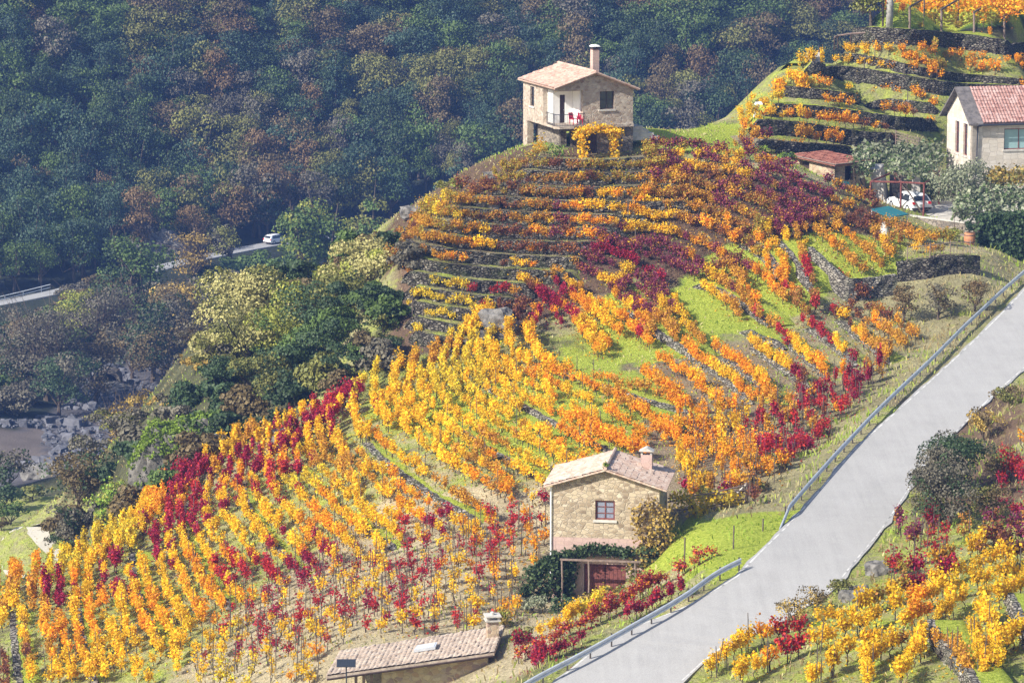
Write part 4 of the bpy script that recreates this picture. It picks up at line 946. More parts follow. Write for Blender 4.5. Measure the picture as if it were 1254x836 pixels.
items.sort(key=lambda i: i['p'][1]-(1000 if (-20 < i['px'] < 1100 and -30 < i['py']) else 0)); print("FOREST", len(items), max(i['rank'] for i in items))
sV = []; sF = []; sC = []; b0 = 0
for n_, it in enumerate(items):
    kk = (it['kind'], it['k']); ms = tree_meshes(('f',)+kk, it['kind'], 7.6, 10.0, .32, 2000, 500+it['k']*13+len(it['kind']), it['pal'], None, 1.2)
    s = it['h']/10
    if n_ < 298:
        put_tree("forest_tree", it['p'], ms, (s*it['w'], s*it['w'], s*1.3), it['rz'], it['label'], "tree", "trees on the far slope")
    else:
        me = ms[1]; v = np.zeros(len(me.vertices)*3, np.float32); me.vertices.foreach_get("co", v); v = v.reshape(-1, 3); c = np.zeros(len(v)*4, np.float32); me.color_attributes[0].data.foreach_get("color", c)
        sV.append(xf(v, it['p'], it['rz'], s*1.15)); sC.append(c.reshape(-1, 4)[:, :3]*(.8+.35*rg.random())); sF.append(np.arange(len(v)).reshape(-1, 4)+b0); b0 += len(v)
if sV: tag(np_obj("forest_trees", np.vstack(sV), np.vstack(sF), M['crown'], np.vstack(sC)), kind="stuff")

# trees and bushes of the valley floor and the near bank of the far road
for a in [
 (160,278,478,92,'round','mid green',"tall green tree standing in front of the far road, left of the cliff foot",'dark green','tree',.38,1),
 (238,282,506,52,'bare','ochre',"small orange brown tree with dark trunk in front of the far road",None,'tree',.3,.5),
 (285,268,522,40,'round','olive',"olive tree with two dark stems before the far road",'grey brown','tree',.32,.9),
  (372,226,470,104,'round','mid green',"broad light green tree above the pale olive tree, right of the far white car",'yellow green','tree',.38,1),
 (440,216,480,62,'round','mid green',"green tree between the broad light green tree and the vineyard crest",'olive','tree',.38,1),
 (503,240,470,70,'bare','grey brown',"bare brown tree just behind the terraced crest",None,'tree',.3,.5),
 (335,318,482,60,'bush','dark green',"dark bush under the far road right of the bend",'olive','bush',.34,1),
 (262,335,478,80,'bush','grey brown',"grey brown thicket below the far road",'olive','bush',.34,1),
 (225,340,470,84,'round','brown',"round brown tree below the far road, right of the tall green tree",'ochre','tree',.34,1),
 (185,355,455,90,'bush','dark green',"dark bush at the foot of the tall green valley tree",'grey brown','bush',.34,1),
 (120,345,470,96,'bare','grey brown',"pale leafless tree below the far road, behind the wide bare tree",None,'tree',.26,.55),
 (95,345,478,50,'bush','yellow green',"yellowish bush at the roadside, left of the tall green tree",None,'bush',.32,1),
 (55,362,438,150,'bare','grey brown',"wide bare grey tree filling the left edge of the valley",None,'tree',.26,.7),
 (115,395,440,70,'bush','grey brown',"grey brown thicket above the dark culvert mouth",'brown','bush',.3,1),
 (15,405,440,90,'bush','brown',"russet bush low at the left edge under the bare tree",'dark green','bush',.3,1),
 (70,425,425,90,'bush','dark green',"dark thicket at the foot of the wide bare tree",'grey brown','bush',.3,1),
 (200,390,450,90,'bush','brown',"brown thicket at the upper end of the stony riverbed",'dark green','bush',.3,1),
 (160,385,456,70,'bush','dark green',"dark green thicket beside the culvert mouth",'brown','bush',.3,1),
 (8,548,330,60,'bush','grey brown',"grey thicket at the left edge below the sandy river flat",'dark green','bush',.26,1),
 (40,590,322,60,'bush','olive',"olive bush beside the top of the pale path",'dark green','bush',.26,1),
 (5,590,318,44,'bush','dark green',"dark bush at the left edge above the pale path",None,'bush',.26,1),
 (12,612,312,44,'bush','mid green',"small green bush at the left edge beside the pale path",None,'bush',.24,1),
 (2,650,262,34,'bare','brown',"bare brown shrub at the left edge below the path",None,'shrub',.2,.4),
 (78,610,300,30,'bush','olive',"low olive shrub right of the pale path",None,'shrub',.24,1),
 (165,468,292,66,'bare','ochre',"thin shrub with scattered yellow leaves above the riverbed",None,'shrub',.3,.42),
 (115,520,300,60,'bush','grey brown',"grey brown broom bush nearest the riverbed stones",'olive','bush',.26,1),
 (150,497,268,104,'bush','grey brown',"large grey brown broom bush left of the mossy cliff",'olive','bush',.24,1.2),
 (95,550,262,90,'bush','brown',"dark brown bush left of the lone light green shrub",'dark green','bush',.24,1.2),
 (170,560,255,60,'bush','olive',"olive bush against the left foot of the mossy cliff",'grey brown','bush',.22,1.1),
 (90,605,250,60,'bush','grey brown',"lowest brown bush on the bank beside the path",'dark green','bush',.22,1.1),
 (132,584,238,46,'round','yellow green',"lone light green shrub at the upper edge of the vineyard",'bright green','shrub',.22,.8),
 (165,595,237,34,'bush','grey brown',"small dry shrub right of the lone light green shrub",None,'shrub',.2,.8),
 (210,484,262,110,'bush','grey brown',"grey bush on top of the mossy cliff, left side",'ochre','bush',.24,1),
 (280,486,250,90,'bush','dark green',"dark bush right behind the mossy cliff",'olive','bush',.24,1.1),
 (335,500,240,60,'bush','dark green',"low dark bush just above the purple vines at the crest",'brown','bush',.22,1.1),
 (275,385,262,96,'bush','pale olive',"pale olive bush on the bank below the big pale olive tree",'olive','bush',.24,1.6),
 (305,425,254,110,'bush','dark green',"wide dark bush below the big pale olive tree",'olive','bush',.22,1.6),
 (240,432,268,76,'bush','grey brown',"grey bush at the lower left of the pale olive tree",'ochre','bush',.22,1.2),
 (262,440,262,80,'bush','ochre',"ochre bush below the pale olive tree",'olive','bush',.24,1),
 (238,395,278,70,'bare','grey brown',"leafless shrub at the left of the pale olive tree",None,'shrub',.22,.35),
 (300,322,260,160,'bush','pale olive',"big pale olive tree lit from the left above the valley",'olive','tree',.24,1.9),
 (348,334,256,110,'bush','yellow green',"yellow green tree behind the big pale olive tree",'mid green','tree',.24,1.1),
 (398,334,252,120,'bush','dark green',"dark green tree right behind the pale olive one",'olive','tree',.24,1.3),
 (450,292,254,124,'bush','pale olive',"pale yellowish tree at the left end of the terrace walls",'yellow green','tree',.24,1.8),
 (383,380,245,158,'bush','dark green',"large dark green oak above the purple vines",'mid green','tree',.24,2.1),
 (450,345,246,146,'bush','dark green',"dark green oak touching the ends of the terrace walls",'mid green','tree',.24,2.1),
 (345,430,244,110,'bush','dark green',"dark bush under the large dark green oak",'olive','bush',.22,1.3),
 (436,418,240,110,'bush','dark green',"dark bush in front of the right hand oak",'mid green','bush',.22,1.4),
 (420,312,262,50,'bush','olive',"low olive bush at the crest left of the pale yellowish tree",'russet','bush',.22,1),
 (555,236,264,50,'bush','olive',"olive bush on the crest at the ends of the upper terraces",'yellow green','bush',.2,1),
 ]:
    px, top, D, wpx, kind, pal, lab, pal2, cat, leaf, dens = a
    plant(px, top, D, wpx, kind, pal, lab, pal2, {'tree': 'tree', 'bush': 'bush', 'shrub': 'shrub'}[cat], cat, None, leaf, dens)

# ------------------------------------------------------------------ rocks
def fbm3(P, s, seed):
    return (vnoise(P[:, 0]+P[:, 2]*.63, P[:, 1]-P[:, 2]*.71, s, seed)+vnoise(P[:, 0]-P[:, 2]*.8, P[:, 1]+P[:, 0]*.3+P[:, 2]*.5, s*.45, seed+1)*.5)/1.5-.5
def rock(name, c, size, seed, mt='boulder', label=None, cat="rock", group=None, amp=.5, sub=4, kind=None, parent=None):
    import bmesh
    bm = bmesh.new(); bmesh.ops.create_icosphere(bm, subdivisions=sub, radius=1.0); V = np.array([v.co[:] for v in bm.verts]); F = np.array([[v.index for v in f.verts] for f in bm.faces]); bm.free()
    q = np.sign(V)*np.abs(V)**.75; V = q*(1+amp*fbm3(V*3+seed, 1.3, seed)[:, None]*1.5+amp*.4*fbm3(V*9+seed, 1.2, seed+5)[:, None])*np.array(size)
    o = np_obj(name, V, F, M[mt]); o.location = c
    if label: tag(o, label, cat, group)
    return o
c = at(232, 560, 243); c[2] -= 1.0
cl = rock("rock_cliff", tuple(c), (3.6, 2.3, 3.6), 5, 'rock_dark', "grey rock cliff draped with bright moss above the vineyard edge", "cliff", amp=.42, sub=5)
V = np.array([v.co[:] for v in cl.data.vertices]); N = np.array([v.normal[:] for v in cl.data.vertices]); rgc = np.random.default_rng(8)
m_ = (N[:, 2]+fbm3(V, 1.2, 4)*1.6+V[:, 0]*.10 > .0) & (V[:, 2] > -2.4); idx = np.where(m_)[0]; idx = idx[rgc.integers(len(idx), size=8000)]
C = V[idx]+N[idx]*rgc.uniform(.0, .32, (len(idx), 1))+rgc.normal(0, .09, (len(idx), 3)); kv, kf = kites(C, rgc.uniform(.14, .26, len(C)), rgc, up=.6)
np_obj("moss", kv, kf, M['crown'], tcols(len(C), 'moss green', rgc, .35), cl)
for k, (px, py, D, sx, sz, lab) in enumerate([(610,362,240,1.3,1.5,"big pale boulder among the lower terrace walls"), (590,378,238,.8,.9,"smaller rock left of the big pale boulder"), (345,575,227,1.0,.9,"dark rock at the top of the vine rows right of the cliff"), (268,575,231,.9,1.2,"narrow rock at the right foot of the mossy cliff"),
      (1042,738,170,.55,.45,"pale boulder on the verge right of the road, lower one"), (1052,722,171,.5,.35,"pale boulder on the verge right of the road, middle one"), (1078,694,175,.8,.5,"pale flat rock in the grass right of the road"), (598,290,257,.9,.6,"pale rock on the crest at the end of an upper terrace"), (505,238,266,1.0,.6,"rock poking from the crest at the left end of the terraces"), (600,238,262,.6,.5,"white topped rock at the left ends of the upper terraces"), (145,448,450,2.2,.9,"flat sandstone slab beside the culvert mouth"), (205,466,440,1.8,.8,"blue grey slab at the upper riverbed"), (55,585,352,2.4,1.2,"rounded boulder below the dark stone bank in the riverbed"), (820,838,170,.5,.4,"rock by the road")]):
    if lab == "rock by the road": continue
    p = at(px, py, D); z = float(hgt(p[0], p[1])); rock("boulder", (p[0], p[1], z+sz*.25), (sx, sx*.8, sz), 20+k, 'boulder', lab, "rock", amp=.5, sub=3)
for k, (px, py, D, sx, sy, sz) in enumerate([(160,228,545,3.2,2,2.6),(178,248,542,3.5,2,3.4),(196,268,539,3.6,2,3.2),(150,262,541,3,2,4),(212,290,533,4,2,2.6),(176,292,533,3,2,3.2)]):
    p = at(px, py, D); z = float(hgt(p[0], p[1])); o = rock("rock_outcrop", (p[0], p[1], z+.6), (sx, sy, sz), 60+k, 'boulder', f"slanting grey rock outcrop above the far road, {ordw([1,3,5,2,6,4][k])} of six from the left", "rock", "outcrops above the far road", .5, 4); o.rotation_euler = (0, .5, 0)
# riverbed stones, past counting
rgr = np.random.default_rng(12); xs = rgr.uniform(-75, -25, 9000); ys = rgr.uniform(345, 475, 9000); zs = hgt(xs, ys); px, py = proj(np.c_[xs, ys, zs])
m_ = inpoly(px, py, [(-20,560),(60,590),(110,600),(165,530),(225,470),(205,430),(118,450),(70,505),(-20,522)]) & ~(inpoly(px, py, [(-40,525),(55,524),(45,562),(-60,575)])) & (vnoise(xs, ys, 7, 2) > .36)
P = np.c_[xs, ys, zs][m_][:4200]; base = np.array([(-1,-1,-1),(1,-1,-1),(1,1,-1),(-1,1,-1),(-.7,-.7,1),(.6,-.8,.8),(.8,.6,1),(-.6,.8,.9)], float)*.5
bfc = np.array([(0,3,2,1),(4,5,6,7),(0,1,5,4),(1,2,6,5),(2,3,7,6),(3,0,4,7)]); RVv = []; RFf = []
for k, p in enumerate(P):
    a = rgr.uniform(0, 6.28); s = rgr.lognormal(-.9, .5); v = (base+rgr.normal(0, .12, (8, 3)))*[s*1.3, s, s*.7]; RVv.append(xf(v, p+[0,0,s*.15], a, 1)); RFf.append(bfc+8*k)
M['riverrock'] = simple('river_rock', (.12,.12,.135), .9, var=.5, scale=.7, bump=.4)
tag(np_obj("river_rocks", np.vstack(RVv), np.vstack(RFf), M['riverrock']), kind="stuff")
# culvert mouth in the far bank
p = at(130, 446, 452); z = float(hgt(p[0], p[1])); e = empty("culvert", (p[0], p[1]-1.0, z-.3)); tag(e, "dark arched culvert mouth in the bank above the riverbed", "culvert")
mb = MB(); arc = [(-1.5,0)]+[(-1.5*math.cos(t), 1.5+1.1*math.sin(t)) for t in np.linspace(0, math.pi, 9)]+[(1.5,0)]; ao = [(x*1.3, zz*1.15) for x, zz in arc]; n = len(arc)
for i in range(n-1): mb.hexa([(arc[i][0],0,arc[i][1]),(arc[i+1][0],0,arc[i+1][1]),(arc[i+1][0],3,arc[i+1][1]),(arc[i][0],3,arc[i][1]),(ao[i][0],0,ao[i][1]),(ao[i+1][0],0,ao[i+1][1]),(ao[i+1][0],3,ao[i+1][1]),(ao[i][0],3,ao[i][1])])
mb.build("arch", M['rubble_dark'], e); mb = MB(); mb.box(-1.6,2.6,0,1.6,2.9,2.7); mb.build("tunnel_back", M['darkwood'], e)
# ------------------------------------------------------------------ building kit (local frame: x along the front, y backwards, z up)
def wallpanel(mb, O, U, N, W_, H, holes=(), th=.4, top=None):
    """wall sheet with real openings. U along, N inward. top(u) gives height; holes (u0,z0,u1,z1)"""
    O = np.array(O, float); U = np.array(U, float); N = np.array(N, float); Z = np.array([0, 0, 1.0]); top = top or (lambda u: H)
    us = sorted(set([0, W_]+[h[0] for h in holes]+[h[2] for h in holes]+([top.ap] if hasattr(top, 'ap') else []))); zs = sorted(set([0, H]+[h[1] for h in holes]+[h[3] for h in holes]))
    zs = [z for z in zs if 0 <= z <= H]
    def solid(i, j):
        if i < 0 or j < 0 or i >= len(us)-1 or j >= len(zs): return False
        if j == len(zs)-1: return top((us[i]+us[i+1])/2) > H+1e-4
        um = (us[i]+us[i+1])/2; zm = (zs[j]+zs[j+1])/2
        return not any(h[0] < um < h[2] and h[1] < zm < h[3] for h in holes)
    P = lambda u, z, d: O+U*u+Z*z+N*d
    for i in range(len(us)-1):
        for j in range(len(zs)):
            if not solid(i, j): continue
            u0, u1 = us[i], us[i+1]; z0 = zs[j]
            za, zb = (top(u0), top(u1)) if j == len(zs)-1 else (zs[j+1], zs[j+1])
            q = [P(u0,z0,0),P(u1,z0,0),P(u1,zb,0),P(u0,za,0),P(u0,z0,th),P(u1,z0,th),P(u1,zb,th),P(u0,za,th)]
            fs = [(0,1,2,3),(5,4,7,6)]
            if not solid(i-1, j): fs.append((4,0,3,7))
            if not solid(i+1, j): fs.append((1,5,6,2))
            if not solid(i, j-1): fs.append((4,5,1,0))
            if not solid(i, j+1): fs.append((3,2,6,7))
            mb.add(q, fs)
def gabletop(W_, e0, ap, e1, au=None):
    au = W_/2 if au is None else au
    f = lambda u: e0+(ap-e0)*u/au if u <= au else ap+(e1-ap)*(u-au)/(W_-au)
    class T: pass
    t = lambda u: f(u); t.ap = au; return t
def tileslope(A, B, C, D, col=.24, course=.42, amp=.045, th=.09, lf=.035):
    """corrugated clay tiles on the slope A-B (ridge) to D-C (eave)"""
    A, B, C, D = [np.array(p, float) for p in (A, B, C, D)]; nu = max(4, int(np.linalg.norm(B-A)/col))*4; nv = max(2, int(np.linalg.norm(D-A)/course))
    nrm = np.cross(B-A, D-A); nrm /= np.linalg.norm(nrm); nrm = nrm if nrm[2] > 0 else -nrm; V = []; rg = np.random.default_rng(int(abs(A[0]*100))+7); jr = rg.normal(0, .012, (nv*2+2, nu+1))
    rws = []
    for j in range(nv): rws += [(j/nv, .035), ((j+1)/nv-.002, .0)]
    rws = [(v, lift) for v, lift in rws]
    for r, (v, lift) in enumerate(rws):
        for i in range(nu+1):
            u = i/nu; p = (A*(1-u)+B*u)*(1-v)+(D*(1-u)+C*u)*v
            V.append(p+nrm*(amp*abs(math.sin(math.pi*i/4))*1.2+lf*(1-lift/.035)+jr[r//2][i//4*4 if i//4*4 <= nu else nu]+.03))
    m_ = len(rws); F = []
    for j in range(m_-1):
        for i in range(nu): F.append((j*(nu+1)+i, j*(nu+1)+i+1, (j+1)*(nu+1)+i+1, (j+1)*(nu+1)+i))
    b = len(V); V += [A, B, C, D, A-nrm*th, B-nrm*th, C-nrm*th, D-nrm*th]
    F += [(b,b+1,b+2,b+3),(b+7,b+6,b+5,b+4),(b,b+4,b+5,b+1),(b+1,b+5,b+6,b+2),(b+2,b+6,b+7,b+3),(b+3,b+7,b+4,b)]
    return V, F
def tilemat(name, cols, moss=.2, lich=(.5,.46,.36)):
    m, nt, out = mat(name); L = nt.links; b = nd(nt, 'ShaderNodeBsdfPrincipled', inp={'Roughness': .9, 'Specular IOR Level': .15}); tc = nd(nt, 'ShaderNodeTexCoord')
    mp = nd(nt, 'ShaderNodeMapping'); mp.inputs['Scale'].default_value = (4.1, 2.4, 2.4); L.new(tc.outputs['Object'], mp.inputs[0]); v = nd(nt, 'ShaderNodeTexVoronoi', inp={'Scale': 1.0}); L.new(mp.outputs[0], v.inputs['Vector'])
    sp = nd(nt, 'ShaderNodeSeparateColor'); L.new(v.outputs['Color'], sp.inputs[0]); r = ramp(nt, [(i/(len(cols)-1), c) for i, c in enumerate(cols)]); L.new(sp.outputs[0], r.inputs[0])
    n = nd(nt, 'ShaderNodeTexNoise', inp={'Scale': 2.2, 'Detail': 7, 'Roughness': .75}); L.new(tc.outputs['Object'], n.inputs[0]); mr = nd(nt, 'ShaderNodeMapRange', inp={'From Min': .5, 'From Max': .72, 'To Max': moss*2}); L.new(n.outputs[0], mr.inputs[0])
    mx = nd(nt, 'ShaderNodeMix', data_type='RGBA'); mx.inputs[7].default_value = (*lich, 1); L.new(mr.outputs[0], mx.inputs[0]); L.new(r.outputs[0], mx.inputs[6])
    n2 = nd(nt, 'ShaderNodeTexNoise', inp={'Scale': 9, 'Detail': 4}); L.new(tc.outputs['Object'], n2.inputs[0]); m2 = nd(nt, 'ShaderNodeMix', data_type='RGBA', blend_type='OVERLAY', inp={0: .5}); L.new(mx.outputs[2], m2.inputs[6]); L.new(n2.outputs['Fac'], m2.inputs[7])
    L.new(m2.outputs[2], b.inputs['Base Color']); L.new(b.outputs[0], out.inputs[0]); return m
M['tile_mid'] = tilemat('aged_clay_tiles', [(.42,.28,.21),(.52,.38,.30),(.60,.47,.38),(.47,.33,.25)], .35, (.62,.52,.40))
M['tile_top'] = tilemat('clay_tiles_upper', [(.36,.22,.17),(.47,.32,.25),(.54,.40,.32),(.41,.27,.21)], .3, (.55,.44,.34))
M['tile_right'] = tilemat('red_tiles', [(.26,.13,.11),(.33,.19,.16),(.42,.28,.25)], .35, (.55,.38,.34)); M['tile_shed'] = tilemat('grey_brown_tiles', [(.36,.28,.22),(.44,.35,.28),(.50,.41,.33)], .4, (.54,.47,.38))
M['tile_dark'] = tilemat('dark_red_tiles', [(.20,.07,.05),(.26,.10,.07),(.30,.13,.09)], .15, (.36,.24,.2))
def slope(mb, *a, **k): v, f = tileslope(*a, **k); mb.add(v, f)
def window(par, O, U, N, w, h, frame, pane, bars=(1, 1), depth=.18, sill=None, ft=.07):
    """frame with glazing bars as a part; pane is a sub-part"""
    O = np.array(O, float)+np.array(N, float)*depth; U = np.array(U, float); N = np.array(N, float); Z = np.array([0,0,1.0])
    def bx(mb, u0, z0, u1, z1, d0, d1):
        mb.hexa([O+U*u0+Z*z0+N*d0, O+U*u1+Z*z0+N*d0, O+U*u1+Z*z0+N*d1, O+U*u0+Z*z0+N*d1, O+U*u0+Z*z1+N*d0, O+U*u1+Z*z1+N*d0, O+U*u1+Z*z1+N*d1, O+U*u0+Z*z1+N*d1])
    f = MB(); bx(f, 0,0,ft,h,-.02,.07); bx(f, w-ft,0,w,h,-.02,.07); bx(f, ft,0,w-ft,ft,-.02,.07); bx(f, ft,h-ft,w-ft,h,-.02,.07)
    for i in range(1, bars[0]+1): u = w*i/(bars[0]+1); bx(f, u-.03,ft,u+.03,h-ft,-.01,.06)
    for i in range(1, bars[1]+1): z = h*i/(bars[1]+1); bx(f, ft,z-.02,w-ft,z+.02,-.005,.055)
    fo = f.build("window", frame, par); p = MB(); bx(p, ft*.8,ft*.8,w-ft*.8,h-ft*.8,.03,.04); p.build("pane", pane, fo)
    if sill: s = MB(); bx(s, -.12,-.14,w+.12,-.005,-depth-.08,.05); s.build("sill", sill, fo)
    return fo
def locsolve(px, py, D): return at(px, py, D)

# ================================================================== house in the middle, by the road
D0 = 187.0; yaw = R(-8); c0 = at(676, 728, D0); base_z = float(c0[2])
cs, sn = math.cos(yaw), math.sin(yaw)
H1 = empty("stone_house", (float(c0[0]), float(c0[1]), base_z), yaw); tag(H1, "tall narrow stone cottage with pink block band, red double door and ivy beside the road", "house")
Wd, Dp = 6.0, 4.6; eL, eR, ap = 6.35, 6.25, 7.25
mb = MB(); gt = gabletop(Wd, eL-3.35, ap-3.35, eR-3.35)
wallpanel(mb, (0,0,3.35), (1,0,0), (0,1,0), Wd, 2.7, [(2.42, 1.05, 3.52, 2.15)], .45, gt)
wallpanel(mb, (Wd,.45,2.0), (0,1,0), (-1,0,0), Dp-.45, eR-2.0, [], .4); wallpanel(mb, (0,Dp,0), (0,-1,0), (1,0,0), Dp-.45, eL, [], .4); gt2 = gabletop(Wd, eR, ap, eL)
wallpanel(mb, (Wd-.4,Dp,0), (-1,0,0), (0,-1,0), Wd-.8, eR-.05, [], .4); mb.build("stone_wall", M['rubble_mid'], H1)
mb = MB(); wallpanel(mb, (0,-.004,2.0), (1,0,0), (0,1,0), Wd, 1.348, [], .45); mb.build("pink_block_wall", M['pinkblock'], H1)
mb = MB(); wallpanel(mb, (0,.05,-.6), (1,0,0), (0,1,0), Wd, 2.6, [(1.8,.6,4.15,2.45)], .4); wallpanel(mb, (Wd,.47,-.6), (0,1,0), (-1,0,0), Dp-.5, 2.598, [], .4); mb.build("lower_wall", M['pinkblock'], H1)
window(H1, (2.42,0,4.4), (1,0,0), (0,1,0), 1.1, 1.1, M['doorred'], M['curtain'], (1,2), .10, M['concrete'], .09)
# double door: planked leaves with a lighter panel
for k, (x0, x1) in enumerate(((1.82,2.95),(2.99,4.13))):
    mb = MB(); n = 5; w = (x1-x0)/n
    for i in range(n): mb.box(x0+i*w+.008, .2, 0.0, x0+(i+1)*w-.008, .25+.01*(i % 2), 1.84)
    for z in (.15, .85, 1.6): mb.box(x0+.02, .16, z, x1-.02, .199, z+.12)
    d = mb.build("door", M['doorred'], H1)
    mb = MB(); hx = x1-.15 if k == 0 else x0+.15; mb.tube([(hx,.13,.95),(hx,.11,1.0),(hx,.13,1.08)], .018, 6); mb.build("handle", M['iron'], d)
rf = MB(); oh = .45; yo = -.38; yb = Dp+.3; xm = Wd/2; sl_ = (ap-eL)/xm
def rz_(x): return ap-abs(x-xm)*sl_+.10
slope(rf, (xm,yo,rz_(xm)), (xm,yb,rz_(xm)), (-oh,yb,rz_(-oh)), (-oh,yo,rz_(-oh)), amp=.025)
slope(rf, (xm,yo,rz_(xm)), (xm,yb,rz_(xm)), (Wd+oh,yb,rz_(Wd+oh)-.05), (Wd+oh,yo,rz_(Wd+oh)-.05), amp=.018, lf=.008, course=.36)
ro = rf.build("roof", M['tile_mid'], H1)
mb = MB(); mb.tube([(xm,yo-.03,rz_(xm)+.07),(xm,yb+.03,rz_(xm)+.07)], .11, 8); mb.build("ridge_tiles", M['tile_mid'], ro)
mb = MB(); cx, cy = 4.95, 3.3; mb.box(cx-.32,cy-.28,rz_(cx)-.3,cx+.32,cy+.28,rz_(cx)+.75); ch = mb.build("chimney", M['pinkblock'], ro)
mb = MB(); 
for sx in (-.26, .26): mb.box(cx+sx-.05,cy-.24,rz_(cx)+.752,cx+sx+.05,cy+.24,rz_(cx)+.95)
mb.hexa([(cx-.42,cy-.36,rz_(cx)+.955),(cx+.42,cy-.36,rz_(cx)+.955),(cx+.42,cy+.36,rz_(cx)+.955),(cx-.42,cy+.36,rz_(cx)+.955),(cx-.05,cy-.36,rz_(cx)+1.15),(cx+.05,cy-.36,rz_(cx)+1.15),(cx+.05,cy+.36,rz_(cx)+1.15),(cx-.05,cy+.36,rz_(cx)+1.15)]); mb.build("chimney_cap", M['concrete'], ch)
mb = MB(); mb.tube([(-.06,-.06,6.2),(-.06,-.06,2.2),(-.06,-.06,.3)], .05, 8); mb.build("drainpipe", M['white'], H1)
def w1(x, y, z): return np.array([c0[0]+x*cs-y*sn, c0[1]+x*sn+y*cs, base_z+z])
# small weed tuft on the ridge
rgt = np.random.default_rng(4); C = rgt.normal(0, .09, (60, 3))+w1(xm, yo+.15, rz_(xm)+.22); kv, kf = kites(C, .12, rgt); tag(np_obj("roof_weed", kv, kf, M['crown'], tcols(60, 'moss green', rgt)), "small green weed growing at the front tip of the cottage roof ridge", "weed")
def leafmass(name, pts, n, size, pal, lab, cat, spread, seed, parent=None, pal2=None, group=None, mt='crown', pals=TP):
    """a rambling plant: stem tubes along pts (list of polylines) with leaves around them"""
    rg = np.random.default_rng(seed); wood = []; C = []
    tot = sum(np.linalg.norm(np.diff(np.array(p), axis=0), axis=1).sum() for p in pts)
    for p in pts:
        p = np.array(p, float); wood.append(tubeq(p, [.035]*(len(p)-1)+[.015], 5)); L_ = np.linalg.norm(np.diff(p, axis=0), axis=1).sum(); q = resample(p, n=30)
        d = np.r_[0, np.cumsum(np.linalg.norm(np.diff(p, axis=0), axis=1))]; t = rg.uniform(0, d[-1], int(n*L_/tot)+1); q = np.stack([np.interp(t, d, p[:, k]) for k in range(3)], -1)
        C.append(q+rg.normal(0, 1, q.shape)*np.array(spread))
    C = np.vstack(C); kv, kf = kites(C, rg.uniform(.6, 1.25, len(C))*size, rg, up=.4); P_ = pals[pal]; u = rg.random(len(C))[:, None]; c = np.array(P_[0])*u+np.array(P_[1])*(1-u)
    if pal2: k = rg.random(len(C)) < .3; P2 = pals[pal2]; c[k] = P2[0]
    c = np.repeat(c*(1+rg.uniform(-.2, .2, (len(C), 1))), 4, axis=0); wv, wf = merge(wood); e = empty(name, tuple(float(v) for v in pts[0][0])); o_ = np.array(pts[0][0], float)
    np_obj("stem", wv-o_, wf, M['bark'], None, e); np_obj("foliage", kv-o_, kf, M[mt], c, e); tag(e, lab, cat, group); return e
# ivy tumbling from the lean-to on the left and over the door
leafmass("ivy", [[w1(.9,-.5,0), w1(.8,-.55,1.6), w1(.7,-.6,2.45), w1(2.6,-.4,2.85), w1(4.6,-.3,2.6)], [w1(.6,-.7,2.5), w1(-.4,-.9,2.0), w1(-1.2,-1.1,1.3)], [w1(.3,-.8,2.2), w1(-.6,-1.3,1.2), w1(-1.5,-1.5,.3)], [w1(.6,-.8,1.8), w1(.0,-1.2,.9), w1(-.5,-1.4,-.1)], [w1(1.1,-.4,2.4), w1(.9,-.4,1.2), w1(.6,-.5,.2)]],
         4200, .20, 'glossy green', "dark glossy ivy tumbling off the porch roof of the roadside cottage", "ivy", (.24,.2,.15), 41, pal2='dark green')
mb = MB(); 
e = empty("porch_frame", tuple(w1(1.2,-1.2,0)), yaw); tag(e, "rough timber porch frame carrying ivy over the red double door", "porch")
mb = MB(); mb.box(-.6,-.05,2.3,3.9,.05,2.4); mb.box(-.6,1.0,2.3,3.9,1.1,2.4); mb.build("beam", M['wood'], e)
for x in (-.5, 1.0, 3.6): mb = MB(); mb.tube([(x,0,-.3),(x+.03,0,1.2),(x,0,2.3)], .055, 6); mb.build("post", M['wood'], e)
# climbing vine at the right corner
leafmass("climbing_vine", [[w1(5.3,-.35,1.9), w1(5.15,-.4,3.4), w1(4.8,-.3,4.6), w1(5.1,-.3,5.2), w1(5.9,-.35,5.5)], [w1(5.9,-.4,1.9), w1(5.7,-.5,3.4), w1(5.8,-.4,4.6), w1(6.7,-.3,5.2)], [w1(6.4,-.3,2.6), w1(6.6,-.3,4.0), w1(6.3,-.4,5.1)]],
         1100, .19, 'ochre', "half bare climbing vine with yellowing leaves at the cottage's right corner", "vine", (.26,.2,.22), 42, pal2='russet')
leafmass("shrub", [[w1(5.0,-.8,.2), w1(4.9,-.9,1.3), w1(4.6,-.9,2.1)], [w1(5.4,-.8,.2), w1(5.8,-.9,1.4), w1(6.1,-.9,2.2)], [w1(5.2,-.8,.2), w1(5.4,-.9,2.3)]], 900, .2, 'olive', "olive brown shrub right of the red double door below the lawn", "shrub", (.3,.25,.25), 43, pal2='ochre')
mb = MB(); e = empty("retaining_wall", tuple(w1(6.2,.0,-.6)), yaw); mb = MB(); wallpanel(mb, (0,0,0), (1,0,0), (0,1,0), 2.6, 2.4, [], .4, None); o = mb.build("retaining_wall_stones", M['rubble_dark'], e); tag(e, "short dark retaining wall under the lawn right of the cottage", "wall")
